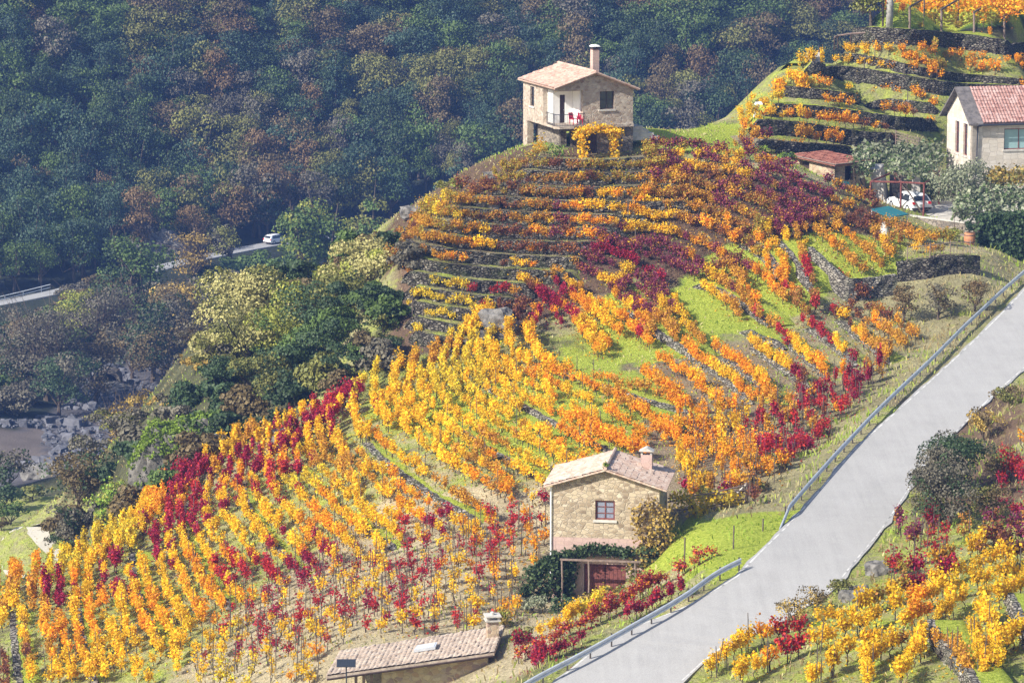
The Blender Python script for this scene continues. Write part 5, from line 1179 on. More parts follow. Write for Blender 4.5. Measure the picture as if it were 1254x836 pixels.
# lean-to trellis right of the house with pole, beam, yellow vines hanging
pA = at(818, 600, 190); pB = at(914, 596, 193.5); zA = float(hgt(pB[0], pB[1]))
e = empty("trellis", (float(pB[0]), float(pB[1]), zA)); tag(e, "rough timber trellis from the cottage roof to a crooked post, hung with yellow vine", "trellis")
top = float(pB[2])-zA; dx = float(pA[0]-pB[0]); dy = float(pA[1]-pB[1])
mb = MB(); mb.tube([(0,0,-.3),(.04,0,top*.5),(-.02,0,top+.25)], [.13,.11,.09], 8); mb.build("post", M['wood'], e)
for x_, hh in ((dx*.45, top*.8), (dx*.32, top*.78)): mb = MB(); mb.tube([(x_,dy*.4,-.3),(x_+.03,dy*.4,hh)], .05, 6); mb.build("post", M['stake'], e)
for k, (z1, z2) in enumerate(((top+.12, top),(top+.02, top-.2),(top-.62, top-.75))): mb = MB(); mb.tube([(0,0-.1*k,z1-.15*(k == 1)),(dx*.5,dy*.5,(z1+z2)/2-.08),(dx,dy,z2+.1)], .045, 6); mb.build("beam", M['wood'], e)
mb = MB(); mb.tube([(-.55,-.1,top-.35),(-.05,-.1,top+.15)], .05, 6); mb.build("brace", M['concrete'], e)
P_A = np.array([pA[0]+.4, pA[1], pA[2]-.55]); P_B = np.array([pB[0]-.3, pB[1], pB[2]-.75])
leafmass("trellis_vine", [[np.array([pA[0]+2.2, pA[1], pA[2]-2.5]), P_A*.6+P_B*.4, P_B], [np.array([pA[0]+2.2, pA[1], pA[2]-2.5]), P_A*.8+P_B*.2, P_A]], 1500, .19, 'olive gold', "yellow green vine spread along the timber trellis beside the cottage", "vine", (.25,.35,.26), 44, pal2='golden yellow', mt='leaf', pals=PAL)

# ================================================================== shed at the bottom edge
S0 = at(468, 838, 170.5); yaw2 = R(9); S1 = empty("stone_shed", (float(S0[0]), float(S0[1]), float(S0[2])-2.6), yaw2); tag(S1, "low stone shed with long tiled lean roof at the bottom edge", "shed")
# local roof corners solved from the view at their distances
def loc2(px, py, D): 
    p = at(px, py, D)-np.array([S0[0], S0[1], S0[2]-2.6]); c, s = math.cos(-yaw2), math.sin(-yaw2); return np.array([p[0]*c-p[1]*s, p[0]*s+p[1]*c, p[2]])
fl = loc2(399, 828, 169.2); fr = loc2(605, 799, 171.0); bl = loc2(416, 797, 174.2); br = loc2(618, 766, 176.0)
mb = MB(); slope(mb, bl, br, fr, fl, amp=.03, th=.14); ro = mb.build("roof", M['tile_shed'], S1)
z0_ = 0
mb = MB(); wx0 = 0.0; ytop = fr[1]+.35; Wl = fr[0]-.25-wx0
wallpanel(mb, (wx0, ytop, 0), (1,0,0), (0,1,0), Wl, fl[2]-.12, [], .4, (lambda u: fl[2]+(fr[2]-fl[2])*((wx0+u-fl[0])/(fr[0]-fl[0]))-.10))
wallpanel(mb, (fr[0]-.25, ytop+.4, 0), (0,1,0), (-1,0,0), 4.0, fr[2]-.12, [], .4, (lambda u: fr[2]-.14+(br[2]-fr[2])*(u+.7)/(br[1]-fr[1])))
mb.build("wall", M['rubble_shed'], S1)
M['glassplate'] = simple('pale_skylight', (.6,.6,.6), .4, var=.03)
mb = MB(); cxy = loc2(603, 771, 174.0); mb.box(cxy[0]-.3,cxy[1]-.3,cxy[2]-.4,cxy[0]+.3,cxy[1]+.3,cxy[2]+.52); ch = mb.build("chimney", M['rubble_shed'], ro)
mb = MB(); mb.box(cxy[0]-.4,cxy[1]-.4,cxy[2]+.525,cxy[0]+.4,cxy[1]+.4,cxy[2]+.6)
for sx in (-.28,.28):
    for sy in (-.28,.28): mb.box(cxy[0]+sx-.06,cxy[1]+sy-.06,cxy[2]+.605,cxy[0]+sx+.06,cxy[1]+sy+.06,cxy[2]+.76)
mb.box(cxy[0]-.42,cxy[1]-.42,cxy[2]+.765,cxy[0]+.42,cxy[1]+.42,cxy[2]+.83); mb.lathe([(.1,.835),(.12,.95),(.05,1.0)], 10, (cxy[0], cxy[1], cxy[2])); mb.build("chimney_cap", M['concrete'], ch)
def onroof(u, v, lift):
    p = (bl*(1-u)+br*u)*(1-v)+(fl*(1-u)+fr*u)*v; return p+np.array([0,0,lift])
mb = MB(); q = [onroof(.50,.42,.10), onroof(.49,.60,.10), onroof(.62,.60,.10), onroof(.62,.42,.10)]; mb.hexa([*q, *[x+[0,0,.14] for x in q]]); sk = mb.build("skylight", M['metalgal'], ro)
mb = MB(); q = [onroof(.51,.44,.245), onroof(.50,.58,.245), onroof(.61,.58,.245), onroof(.61,.44,.245)]; mb.hexa([*q, *[x+[0,0,.01] for x in q]]); mb.build("pane", M['glassplate'], sk)
for x in (-.55, -.95, -1.35):
    zt_ = fl[2]+(fr[2]-fl[2])*((x-fl[0])/(fr[0]-fl[0]))-.18; mb = MB(); mb.box(x-.07,ytop-.02,0,x+.07,ytop+.12,zt_); mb.build("post", M['wood'], S1)
mb = MB(); q1 = fl+[0.06,-.02,-.16]; q2 = fr+[-.06,-.02,-.16]; mb.tube([q1, q2], .06, 6); mb.build("gutter", M['darkwood'], ro)
# solar panel on a pole in front of the shed
sp_ = at(424, 812, 166.5); e = empty("solar_panel", (float(sp_[0]), float(sp_[1]), float(sp_[2])-2.6)); tag(e, "small solar panel on a dark pole in front of the shed roof", "solar panel")
mb = MB(); mb.tube([(0,0,-.5),(0,0,2.55)], .035, 8); mb.build("pole", M['iron'], e)
mb = MB(); c_, s_ = math.cos(R(35)), math.sin(R(35)); f_ = lambda x, y, z: (x, y*c_-z*s_, 2.62+y*s_+z*c_)
mb.hexa([f_(-.48,-.25,-.02),f_(.48,-.25,-.02),f_(.48,.25,-.02),f_(-.48,.25,-.02),f_(-.48,-.25,.02),f_(.48,-.25,.02),f_(.48,.25,.02),f_(-.48,.25,.02)]); fr_ = mb.build("panel_frame", M['iron'], e)
mb = MB()
for i in range(4): mb.hexa([f_(-.44+i*.222,-.21,.022),f_(-.24+i*.222,-.21,.022),f_(-.24+i*.222,.21,.022),f_(-.44+i*.222,.21,.022),f_(-.44+i*.222,-.21,.028),f_(-.24+i*.222,-.21,.028),f_(-.24+i*.222,.21,.028),f_(-.44+i*.222,.21,.028)])
mb.build("cells", M['glass'], fr_)

# ================================================================== tall house on the nose
yaw3 = R(20); DT = 265.0; T0 = at(682, 196, DT); TB = float(T0[2]); H3 = empty("stone_house", (float(T0[0]), float(T0[1]), TB), yaw3)
tag(H3, "two storey stone house with white corner loggia and tall chimney on the terraced nose", "house")
c3, s3 = math.cos(yaw3), math.sin(yaw3)
def loc3(px, py, D):
    p = at(px, py, D)-np.array([T0[0], T0[1], TB]); return np.array([p[0]*c3+p[1]*s3, -p[0]*s3+p[1]*c3, p[2]])
W3, L3 = 6.35, 7.6; fz = 2.65; e3 = 5.62; er = 5.35; ap3 = 6.62; axx = 3.1
# lower storey: recessed under the loggia
mb = MB(); wallpanel(mb, (2.0,.0,-.8), (1,0,0), (0,1,0), W3-2.0, fz+.8-.25, [(0.0,.8-.3,1.35,3.15)], .45); wallpanel(mb, (.9,1.6,-.8), (1,0,0), (0,1,0), 1.6, fz+.5, [(.5,1.6,.9,2.8)], .4)
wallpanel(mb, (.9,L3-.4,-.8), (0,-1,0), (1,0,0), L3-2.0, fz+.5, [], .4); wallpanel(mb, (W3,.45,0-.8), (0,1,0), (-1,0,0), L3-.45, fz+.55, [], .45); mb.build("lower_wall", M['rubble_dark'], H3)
mb = MB(); mb.box(-.02,L3-1.0,-1.0,.5,L3-.02,fz-.255); mb.build("corner_pier", M['rubble_top'], H3)
mb = MB()
# upper storey outer walls, leaving the front-left corner open
wallpanel(mb, (2.15,0,fz), (1,0,0), (0,1,0), W3-2.15, er-fz-.15, [(1.42,1.15,2.62,2.6)], .4, gabletop(W3-2.15, e3-fz+(ap3-e3)*2.15/axx, ap3-fz, er-fz, axx-2.15))
wallpanel(mb, (0,L3,fz), (0,-1,0), (1,0,0), L3-3.1, e3-fz, [(1.6,1.0,2.5,2.55)], .4)
wallpanel(mb, (W3,.4,fz), (0,1,0), (-1,0,0), L3-.4, er-fz, [], .4); wallpanel(mb, (W3-.4,L3,fz), (-1,0,0), (0,-1,0), W3-.8, er-fz-.1, [], .4)
mb.box(.0,.02,e3-.30,2.148,.38,e3-.02); mb.hexa([(0,.02,e3-.018),(2.148,.02,e3-.018),(2.148,.38,e3-.018),(0,.38,e3-.018),(0,.02,e3+.0),(2.148,.02,e3+(ap3-e3)*2.148/axx),(2.148,.38,e3+(ap3-e3)*2.148/axx),(0,.38,e3)])
mb.box(.0,.4,e3-.30,.38,3.1,e3-.02)
mb.build("upper_wall", M['rubble_top'], H3)
mb = MB(); mb.box(-.05,-.25,fz-.25,W3-.02,3.3,fz-.003); mb.box(-.0,3.302,fz-.25,.5,L3-.02,fz-.005); mb.add([(-.3,-.25,fz-.2),(0,-.55,fz-.2),(1.2,-.62,fz-.2),(2.3,-.3,fz-.2),(2.3,0,fz-.2),(-.3,0,fz-.2),(-.3,-.25,fz-.02),(0,-.55,fz-.02),(1.2,-.62,fz-.02),(2.3,-.3,fz-.02),(2.3,0,fz-.02),(-.3,0,fz-.02)], [(5,4,3,2,1,0),(6,7,8,9,10,11),(0,1,7,6),(1,2,8,7),(2,3,9,8),(3,4,10,9),(5,0,6,11)]); mb.build("floor_slab", M['rubble_top'], H3)
# white inner walls of the loggia with its door
mb = MB(); wallpanel(mb, (.4,1.9,fz), (1,0,0), (0,1,0), 1.75, e3-fz-.3, [(.55,0,1.0,2.2)], .2); wallpanel(mb, (2.148,.4,fz), (0,1,0), (-1,0,0), 1.5, e3-fz-.05, [], .1); wallpanel(mb, (.39,3.08,fz), (0,-1,0), (1,0,0), 1.18, e3-fz-.3, [], .1)
mb.build("loggia_wall", M['white'], H3); mb = MB(); mb.box(.4,.38,e3-.32,2.14,1.9,e3-.302); mb.build("loggia_ceiling", M['white'], H3)
mb = MB(); mb.box(.96,1.98,fz+.01,1.39,2.04,fz+2.19); d = mb.build("door", M['darkwood'], H3); mb = MB(); mb.tube([(1.32,1.95,fz+1.0),(1.28,1.93,fz+1.0)], .02, 6); mb.build("handle", M['metalgal'], d)
window(H3, (2.15+1.42,0,fz+1.15), (1,0,0), (0,1,0), 1.2, 1.45, M['darkwood'], M['glass'], (1,1), .14, M['concrete'], .08); window(H3, (0,L3-1.6,fz+1.0), (0,-1,0), (1,0,0), .9, 1.55, M['darkwood'], M['glass'], (0,1), .14, M['concrete'], .07)
mb = MB(); 
for x0, x1 in ((2.02,2.66),(2.68,3.33)): mb.box(x0,.12,-.3,x1,.2,2.34)
mb.build("cellar_door", M['darkwood'], H3)
rl = MB(); pts = [(-.18,1.8,0),(-.22,-.2,0),(.0,-.47,0),(1.2,-.54,0),(2.2,-.25,0)]; q = resample(np.array(pts, float), step=.13)
for p in q: rl.tube([(p[0],p[1],fz-.01),(p[0],p[1],fz+.9)], .012, 4)
rl.tube([(p[0],p[1],fz+.92) for p in q], .028, 5); rl.tube([(p[0],p[1],fz+.08) for p in q], .018, 5); rl.build("railing", M['iron'], H3)
rf = MB(); ohx = .38; yo, yb = -.45, L3+.3; rzl = lambda x: ap3-(axx-x)*(ap3-e3)/axx+.1; rzr = lambda x: ap3-(x-axx)*(ap3-er)/(W3-axx)+.1
slope(rf, (axx,yo,ap3+.1),(axx,yb,ap3+.1),(-ohx,yb,rzl(-ohx)),(-ohx,yo,rzl(-ohx))); slope(rf, (axx,yo,ap3+.1),(axx,yb,ap3+.1),(W3+ohx,yb,rzr(W3+ohx)),(W3+ohx,yo,rzr(W3+ohx)))
ro = rf.build("roof", M['tile_top'], H3); mb = MB(); mb.tube([(axx,yo-.03,ap3+.18),(axx,yb+.03,ap3+.18)], .11, 8)
mb.tube([(-ohx,yo-.02,rzl(-ohx)+.02),(axx,yo-.02,ap3+.13)], .07, 6); mb.tube([(W3+ohx,yo-.02,rzr(W3+ohx)+.02),(axx,yo-.02,ap3+.13)], .07, 6); mb.build("ridge_tiles", M['tile_top'], ro)
mb = MB(); cx, cy = 3.75, 1.6; mb.box(cx-.27,cy-.27,ap3-.35,cx+.27,cy+.27,ap3+1.72); ch = mb.build("chimney", M['pinkblock'], ro)
mb = MB(); mb.box(cx-.3,cy-.3,ap3+1.725,cx+.3,cy+.3,ap3+1.82); 
for sx in (-.22,.22): mb.box(cx+sx-.04,cy-.25,ap3+1.822,cx+sx+.04,cy+.25,ap3+1.94)
mb.build("chimney_vent", M['darkwood'], ch); mb = MB(); mb.hexa([(cx-.36,cy-.34,ap3+1.945),(cx+.36,cy-.34,ap3+1.945),(cx+.36,cy+.34,ap3+1.945),(cx-.36,cy+.34,ap3+1.945),(cx-.2,cy-.3,ap3+2.08),(cx+.2,cy-.3,ap3+2.08),(cx+.2,cy+.3,ap3+2.08),(cx-.2,cy+.3,ap3+2.08)]); mb.build("chimney_cap", M['white'], ch)
def w3(x, y, z): return np.array([T0[0]+x*c3-y*s3, T0[1]+x*s3+y*c3, TB+z])
# red chairs on the loggia
def chair(loc, rz, lab):
    e = empty("plastic_chair", tuple(loc), rz); tag(e, lab, "chair")
    mb = MB(); mb.box(-.24,-.24,.42,.24,.24,.47); mb.build("seat", M['redplastic'], e); mb = MB(); mb.hexa([(-.24,.22,.472),(.24,.22,.472),(.24,.26,.472),(-.24,.26,.472),(-.22,.30,.92),(.22,.30,.92),(.22,.34,.92),(-.22,.34,.92)]); mb.build("backrest", M['redplastic'], e)
    for sx in (-.21,.21):
        for sy in (-.21,.21): mb = MB(); mb.tube([(sx*1.12,sy*1.12,0),(sx,sy,.42)], .025, 6); mb.build("leg", M['redplastic'], e)
        mb = MB(); mb.tube([(sx*1.15,-.2,.45),(sx*1.2,-.15,.66),(sx*1.15,.24,.68)], .024, 6); mb.build("armrest", M['redplastic'], e)
chair(w3(1.5,.35,fz+.01), yaw3+.4, "red plastic chair on the white loggia, left of the two"); chair(w3(1.98,.15,fz+.01), yaw3-.5, "red plastic chair on the white loggia, right of the two")
leafmass("arbour_vine", [[w3(2.0,-.9,-.4), w3(1.7,-1.0,1.6), w3(1.3,-.9,2.2)], [w3(1.2,-.9,2.1), w3(2.6,-.8,2.45), w3(4.0,-.8,2.35), w3(5.0,-.8,2.0)], [w3(4.6,-.9,-.2), w3(4.4,-.9,1.2), w3(4.2,-.8,2.3)]], 1500, .2, 'golden yellow', "yellow vine trained over the dark cellar door of the tall house", "vine", (.2,.3,.2), 51, pal2='olive gold', mt='leaf', pals=PAL)
leafmass("shrub", [[w3(-.4,-.6,-.6), w3(-.5,-.7,.6), w3(-.9,-.7,1.3)], [w3(-.4,-.6,-.6), w3(.1,-.7,1.3)]], 330, .18, 'mid green', "thin green shrub under the loggia of the tall house", "shrub", (.3,.25,.12), 52, pal2='bright green')
leafmass("creeper", [[w3(-1.2,1.2,-1.6), w3(-1.0,1.5,.2), w3(-.7,1.8,1.4)]], 420, .2, 'golden yellow', "yellow creeper climbing the left corner of the tall house", "vine", (.25,.25,.2), 53, pal2='olive gold', mt='leaf', pals=PAL)
# steps at its right side
e = empty("stone_steps", tuple(w3(W3+.1,.3,1.2)), yaw3); tag(e, "stack of broad stone steps against the right wall of the tall house", "steps")
for k in range(4): mb = MB(); mb.box(.05,.1+.02*k,.28*k+.003*k,2.3-.45*k,1.7,.28*(k+1)); mb.build("step", M['concrete'], e)

# ================================================================== tiled house at the right edge
yaw4 = R(12); DR = 276.0; R0 = at(1190, 204, DR); RB = float(R0[2])-1.0; H4 = empty("cut_stone_house", (float(R0[0]), float(R0[1]), RB), yaw4); tag(H4, "pale cut stone house with red tiled roof and slate verge at the right edge", "house")
c4_, s4_ = math.cos(yaw4), math.sin(yaw4); LW, GW = 9.5, 6.2; eh = 4.75; ph = 7.0
mb = MB(); wallpanel(mb, (0,0,0), (1,0,0), (0,1,0), LW, eh, [(2.7,2.3,5.3,4.0)], .45); gt = gabletop(GW, eh, ph, eh)
wallpanel(mb, (0,GW,0), (0,-1,0), (1,0,0), GW, eh-.05, [(2.0,1.7,3.0,4.3),(4.0,1.7,5.0,4.3)], .44, gt); wallpanel(mb, (LW-.45,.45,0), (0,1,0), (-1,0,0), GW-.45, eh, [], .4); mb.build("wall", M['ashlar'], H4)
window(H4, (2.7,0,2.3), (1,0,0), (0,1,0), 2.6, 1.7, M['doorred'], M['glassblue'], (1,0), .16, M['concrete'], .08)
for u in (2.0, 4.0): window(H4, (0,GW-u,1.7), (0,-1,0), (1,0,0), 1.0, 2.6, M['doorred'], M['glass'], (0,2), .16, M['concrete'], .07)
rf = MB(); rz4 = lambda y: ph-(abs(y-GW/2))*(ph-eh)/(GW/2)+.12
slope(rf, (.75,GW/2,rz4(GW/2)),(LW+.3,GW/2,rz4(GW/2)),(LW+.3,-.45,rz4(-.45)),(.75,-.45,rz4(-.45)), col=.26, amp=.05); slope(rf, (.75,GW/2,rz4(GW/2)),(LW+.3,GW/2,rz4(GW/2)),(LW+.3,GW+.45,rz4(GW+.45)),(.75,GW+.45,rz4(GW+.45)), col=.26, amp=.05); ro = rf.build("roof", M['tile_right'], H4)
mb = MB()
for y1 in (-.55, GW+.55): 
    a_ = [(-.5,GW/2,rz4(GW/2)+.06),(.74,GW/2,rz4(GW/2)+.06),(.74,y1,rz4(y1)+.06),(-.5,y1,rz4(y1)+.06)]; mb.hexa([tuple(np.array(p)-[0,0,.16]) for p in a_]+a_)
mb.build("slate_verge", M['slate'], ro); mb = MB(); mb.tube([(.3,-.5,rz4(-.45)-.14),(LW,-.5,rz4(-.45)-.14)], .08, 6); mb.tube([(.55,-.5,rz4(-.45)-.2),(.4,-.12,eh-.5),(.35,-.1,.3)], .06, 6); mb.build("gutter", M['iron'], H4)
mb = MB(); mb.box(-.02,-.03,-2.2,LW,.3,-.005); mb.box(0,.302,-2.2,.3,GW,-.005); mb.build("plinth", M['ashlar'], H4)
def w4(x, y, z): return np.array([R0[0]+x*c4_-y*s4_, R0[1]+x*s4_+y*c4_, RB+z])
# ================================================================== guardrails
def guardrail(pts, label, step=2.0, bend=None, hgt_=.72):
    P = resample(hit(*np.array(pts, float).T), step=1.0)
    for _ in range(4): P[1:-1] = (P[:-2]+P[1:-1]*2+P[2:])/4
    t, n = frames(P); zg = hgt(P[:, 0], P[:, 1]); 
    for _ in range(10): zg[1:-1] = (zg[:-2]+zg[1:-1]*2+zg[2:])/4
    if bend: 
        k = np.arange(len(P)); e = np.clip((bend-np.minimum(k, 999))/bend, 0, 1) if bend > 0 else np.clip((k-(len(P)-1+bend))/-bend, 0, 1); zg2 = zg-e*hgt_*.95*(1 if bend > 0 else .25)
    else: zg2 = zg
    e0 = empty("guardrail", (float(P[0, 0]), float(P[0, 1]), float(zg[0]))); tag(e0, label, "guardrail")
    o = np.array([P[0, 0], P[0, 1], zg[0]]); prof = [(0,-.16),(.05,-.13),(.05,-.05),(-.005,-.02),(-.005,.02),(.05,.05),(.05,.13),(0,.16)]; prof += [(x-.012, z) for x, z in prof[::-1]]
    V = []; K = len(prof)
    for i in range(len(P)):
        for (d, z) in prof: V.append([P[i, 0]+n[i, 0]*(d+.10)-o[0], P[i, 1]+n[i, 1]*(d+.10)-o[1], zg2[i]+hgt_-.16+z-o[2]])
    F = [(i*K+j, i*K+(j+1) % K, (i+1)*K+(j+1) % K, (i+1)*K+j) for i in range(len(P)-1) for j in range(K)]
    np_obj("rail", V, F, M['metalgal'], None, e0)
    Q = resample(np.c_[P, n, zg], step=step)
    for q in Q[1:]:
        mb = MB(); x, y, z = q[0]-o[0], q[1]-o[1], q[5]-o[2]; mb.hexa([(x-.04,y-.04,z-.4),(x+.04,y-.04,z-.4),(x+.04,y+.04,z-.4),(x-.04,y+.04,z-.4),(x-.04,y-.04,z+hgt_+.03),(x+.04,y-.04,z+hgt_+.03),(x+.04,y+.04,z+hgt_+.03),(x-.04,y+.04,z+hgt_+.03)]); mb.build("post", M['postdark'], e0)
    return e0
guardrail([(952,648),(966,630),(990,602),(1020,568),(1062,523),(1100,486),(1140,448),(1182,406),(1220,370),(1256,338),(1285,312)], "long galvanised guardrail curving up the left side of the road", 2.4, 3)
guardrail([(612,872),(640,850),(705,818),(755,790),(800,764),(840,741),(876,712),(905,699)], "shorter galvanised guardrail at the bottom with its upper end bent back", 2.0)
# far road: low white barrier, van
Pq = resample(spline(hit(*np.array([(-40,380),(0,371),(30,364),(62,356)], float).T, d0=440)+[0,0,0], 20), step=1.5); e = empty("far_guardrail", tuple(float(v) for v in Pq[0])); tag(e, "pale metal railing along the far road at the left edge", "railing"); V = Pq-Pq[0]
for zz in (.55, 1.0): mb = MB(); mb.tube([p+[0,-.2,zz] for p in V], .07, 5); mb.build("rail", M['metalgal'], e)
for p in V[::2]: mb = MB(); mb.tube([p+[0,-.2,-.8], p+[0,-.2,1.05]], .06, 5); mb.build("post", M['metalgal'], e)

# ---- vehicles: lofted bodies
M['carpaint'] = simple('white_car_paint', (.82,.82,.84), .25, var=.02, spec=.6); M['tyre'] = simple('tyre_rubber', (.02,.02,.022), .85, var=.1); M['taillight'] = simple('red_lamp_glass', (.5,.02,.02), .2, spec=.7); M['plate'] = simple('number_plate', (.7,.7,.68), .4, var=.02)
def car(loc, rz, label, cat, L=4.3, Wc=1.8, Hc=1.5, van=False, name="parked_car"):
    e = empty(name, tuple(float(v) for v in loc), rz); tag(e, label, cat); h = L/2; b = MB()
    prof = [(-h,.35,.55),(-h+.02,.62,.80),(-h+.10,.95,.98),(-h+.35,Hc-.12,.74),(-h+.7,Hc,.70),(.25,Hc,.70),(h-1.45,1.02,.93),(h-.35,.86,.90),(h-.03,.66,.82),(h,.38,.6)]
    if van: prof = [(-h,.35,.8),(-h+.02,1.2,.95),(-h+.1,Hc-.05,.88),(-h+.5,Hc,.88),(h-1.5,Hc,.86),(h-.9,1.15,.92),(h-.1,.95,.9),(h,.5,.8)]
    # cross sections: lower sill, beltline, shoulder, roof
    secs = []
    for x, z, wf in prof:
        belt = min(.88, z); w = Wc/2; tw = w*wf if z > .98 else w*.97*min(1, wf+.05)
        secs.append([(x, -w*.93, .25), (x, -w, .45), (x, -w*.99, belt*.93), (x, -tw, z-.02), (x, -tw*.6, z+.02), (x, tw*.6, z+.02), (x, tw, z-.02), (x, w*.99, belt*.93), (x, w, .45), (x, w*.93, .25)])
    K = 10; vs = [v for s in secs for v in s]; fs = []
    for i in range(len(secs)-1):
        for j in range(K): fs.append((i*K+j, i*K+(j+1) % K, (i+1)*K+(j+1) % K, (i+1)*K+j))
    fs += [tuple(range(K-1,-1,-1)), tuple(range((len(secs)-1)*K, len(secs)*K))]; b.add(vs, fs); b.build("body", M['carpaint'], e, True, .02)
    def pan(nm, q, mt, off):
        q = [np.array(v, float) for v in q]; nn = np.cross(q[1]-q[0], q[2]-q[0]); nn /= np.linalg.norm(nn); mb = MB(); mb.hexa([*q, *[v+nn*off for v in q]]); return mb.build(nm, mt, e)
    w = Wc/2
    if not van:
        pan("rear_window", [(-h+.09,-.66,1.0),(-h+.09,.66,1.0),(-h+.33,.56,Hc-.16),(-h+.33,-.56,Hc-.16)], M['glass'], -.03)
        pan("windscreen", [(h-1.40,-.70,1.05),(h-1.40,.70,1.05),(.30,.58,Hc-.05),(.30,-.58,Hc-.05)], M['glass'], .03)
        for s in (-1, 1):
            for x0, x1 in ((-1.35,-.42),(-.34,.62)): pan("side_window", [(x0-.12,s*w*.97,.93),(x1+.18,s*w*.97,.93),(x1-.1,s*w*.74,Hc-.1),(x0,s*w*.74,Hc-.1)], M['glass'], .02*s)
        for s in (-1, 1): pan("tail_light", [(-h-.0,s*.58,.72),(-h-.0,s*.86,.72),(-h+.06,s*.86,.92),(-h+.06,s*.58,.92)], M['taillight'], -.04*s if s > 0 else .04*s*-1*-1)
        pan("number_plate", [(-h-.01,-.26,.60),(-h-.01,.26,.60),(-h+.0,.26,.72),(-h+.0,-.26,.72)], M['plate'], -.03)
        pan("rear_bumper", [(-h-.02,-.82,.27),(-h-.02,.82,.27),(-h-.02,.82,.44),(-h-.02,-.82,.44)], M['postdark'], -.05)
    else:
        pan("windscreen", [(h-.95,-.75,1.2),(h-.95,.75,1.2),(h-1.5,.7,Hc-.12),(h-1.5,-.7,Hc-.12)], M['glass'], .03)
        for s in (-1, 1): pan("side_window", [(h-1.9,s*w*.96,1.15),(h-1.1,s*w*.96,1.15),(h-1.55,s*w*.9,Hc-.2),(h-1.9,s*w*.9,Hc-.2)], M['glass'], .03*s)
    for x in (-h+.78, h-.82):
        for s in (-1, 1):
            mb = MB(); n = 18; 
            vs = [(x+.32*math.cos(2*math.pi*k/n), s*(w-.20)+d, .32+.32*math.sin(2*math.pi*k/n)) for d in (0, s*.2) for k in range(n)]; mb.add(vs, [tuple(range(n))[::-1], tuple(range(n, 2*n))]+[(k, (k+1) % n, n+(k+1) % n, n+k) for k in range(n)]); wh = mb.build("wheel", M['tyre'], e)
            mb = MB(); vs = [(x+r*math.cos(2*math.pi*k/n), s*(w+d), .32+r*math.sin(2*math.pi*k/n)) for d, r in ((-.03,.2),(.012,.18)) for k in range(n)]; mb.add(vs, [tuple(range(n))[::-1], tuple(range(n, 2*n))]+[(k, (k+1) % n, n+(k+1) % n, n+k) for k in range(n)]); mb.build("rim", M['metalgal'], wh)
    return e
p = hit(343, 300, 440)[0]; k = np.argmin(np.linalg.norm(far_c-p, axis=1)); tv = far_c[k+1]-far_c[k-1]; car(far_c[k]+[0,0,.04], math.atan2(tv[1], tv[0]), "white car driving on the far road between the trees", "car", 4.0, 1.7, 1.5, False, "car")

# ================================================================== yard of the tiled house
CY = at(1113, 257, 272.5); yz = float(CY[2])
car(CY, R(112), "white hatchback parked under the leafy pergola", "car")
# yard slab and its boundary wall (level yard held by a wall)
ya = at(1040, 238, 271); yb_ = at(1192, 281, 262.5); ya[2] = yz-.05; yb_[2] = yz-.05
dy_ = (yb_-ya); dy_[2] = 0; Ln = np.linalg.norm(dy_); ux = dy_/Ln; nx_ = np.array([-ux[1], ux[0], 0]); nx_ = nx_ if nx_[1] > 0 else -nx_
def yw(u, v, z): return ya+ux*u+nx_*v+np.array([0, 0, z])
e = empty("yard_slab", (0, 0, 0)); e["kind"] = "structure"
mb = MB(); mb.hexa([yw(.2,.35,-1.6), yw(Ln+4,.35,-1.6), yw(Ln+4,13,-1.6), yw(.2,13,-1.6), yw(.2,.35,-.02), yw(Ln+4,.35,-.02), yw(Ln+4,13,-.02), yw(.2,13,-.02)]); bpy.data.objects.remove(e); o = mb.build("yard", M['concrete']); tag(o, kind="structure")
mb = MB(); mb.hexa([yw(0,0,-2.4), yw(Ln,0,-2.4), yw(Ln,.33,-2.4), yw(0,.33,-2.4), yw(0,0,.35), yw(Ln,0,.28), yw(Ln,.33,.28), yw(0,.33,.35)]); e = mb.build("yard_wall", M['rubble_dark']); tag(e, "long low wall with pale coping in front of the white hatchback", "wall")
mb = MB(); mb.hexa([yw(-.05,-.06,.355), yw(Ln+.05,-.06,.285), yw(Ln+.05,.40,.285), yw(-.05,.40,.355), yw(-.05,-.06,.44), yw(Ln+.05,-.06,.37), yw(Ln+.05,.40,.37), yw(-.05,.40,.44)]); mb.build("coping", M['concrete'], e)
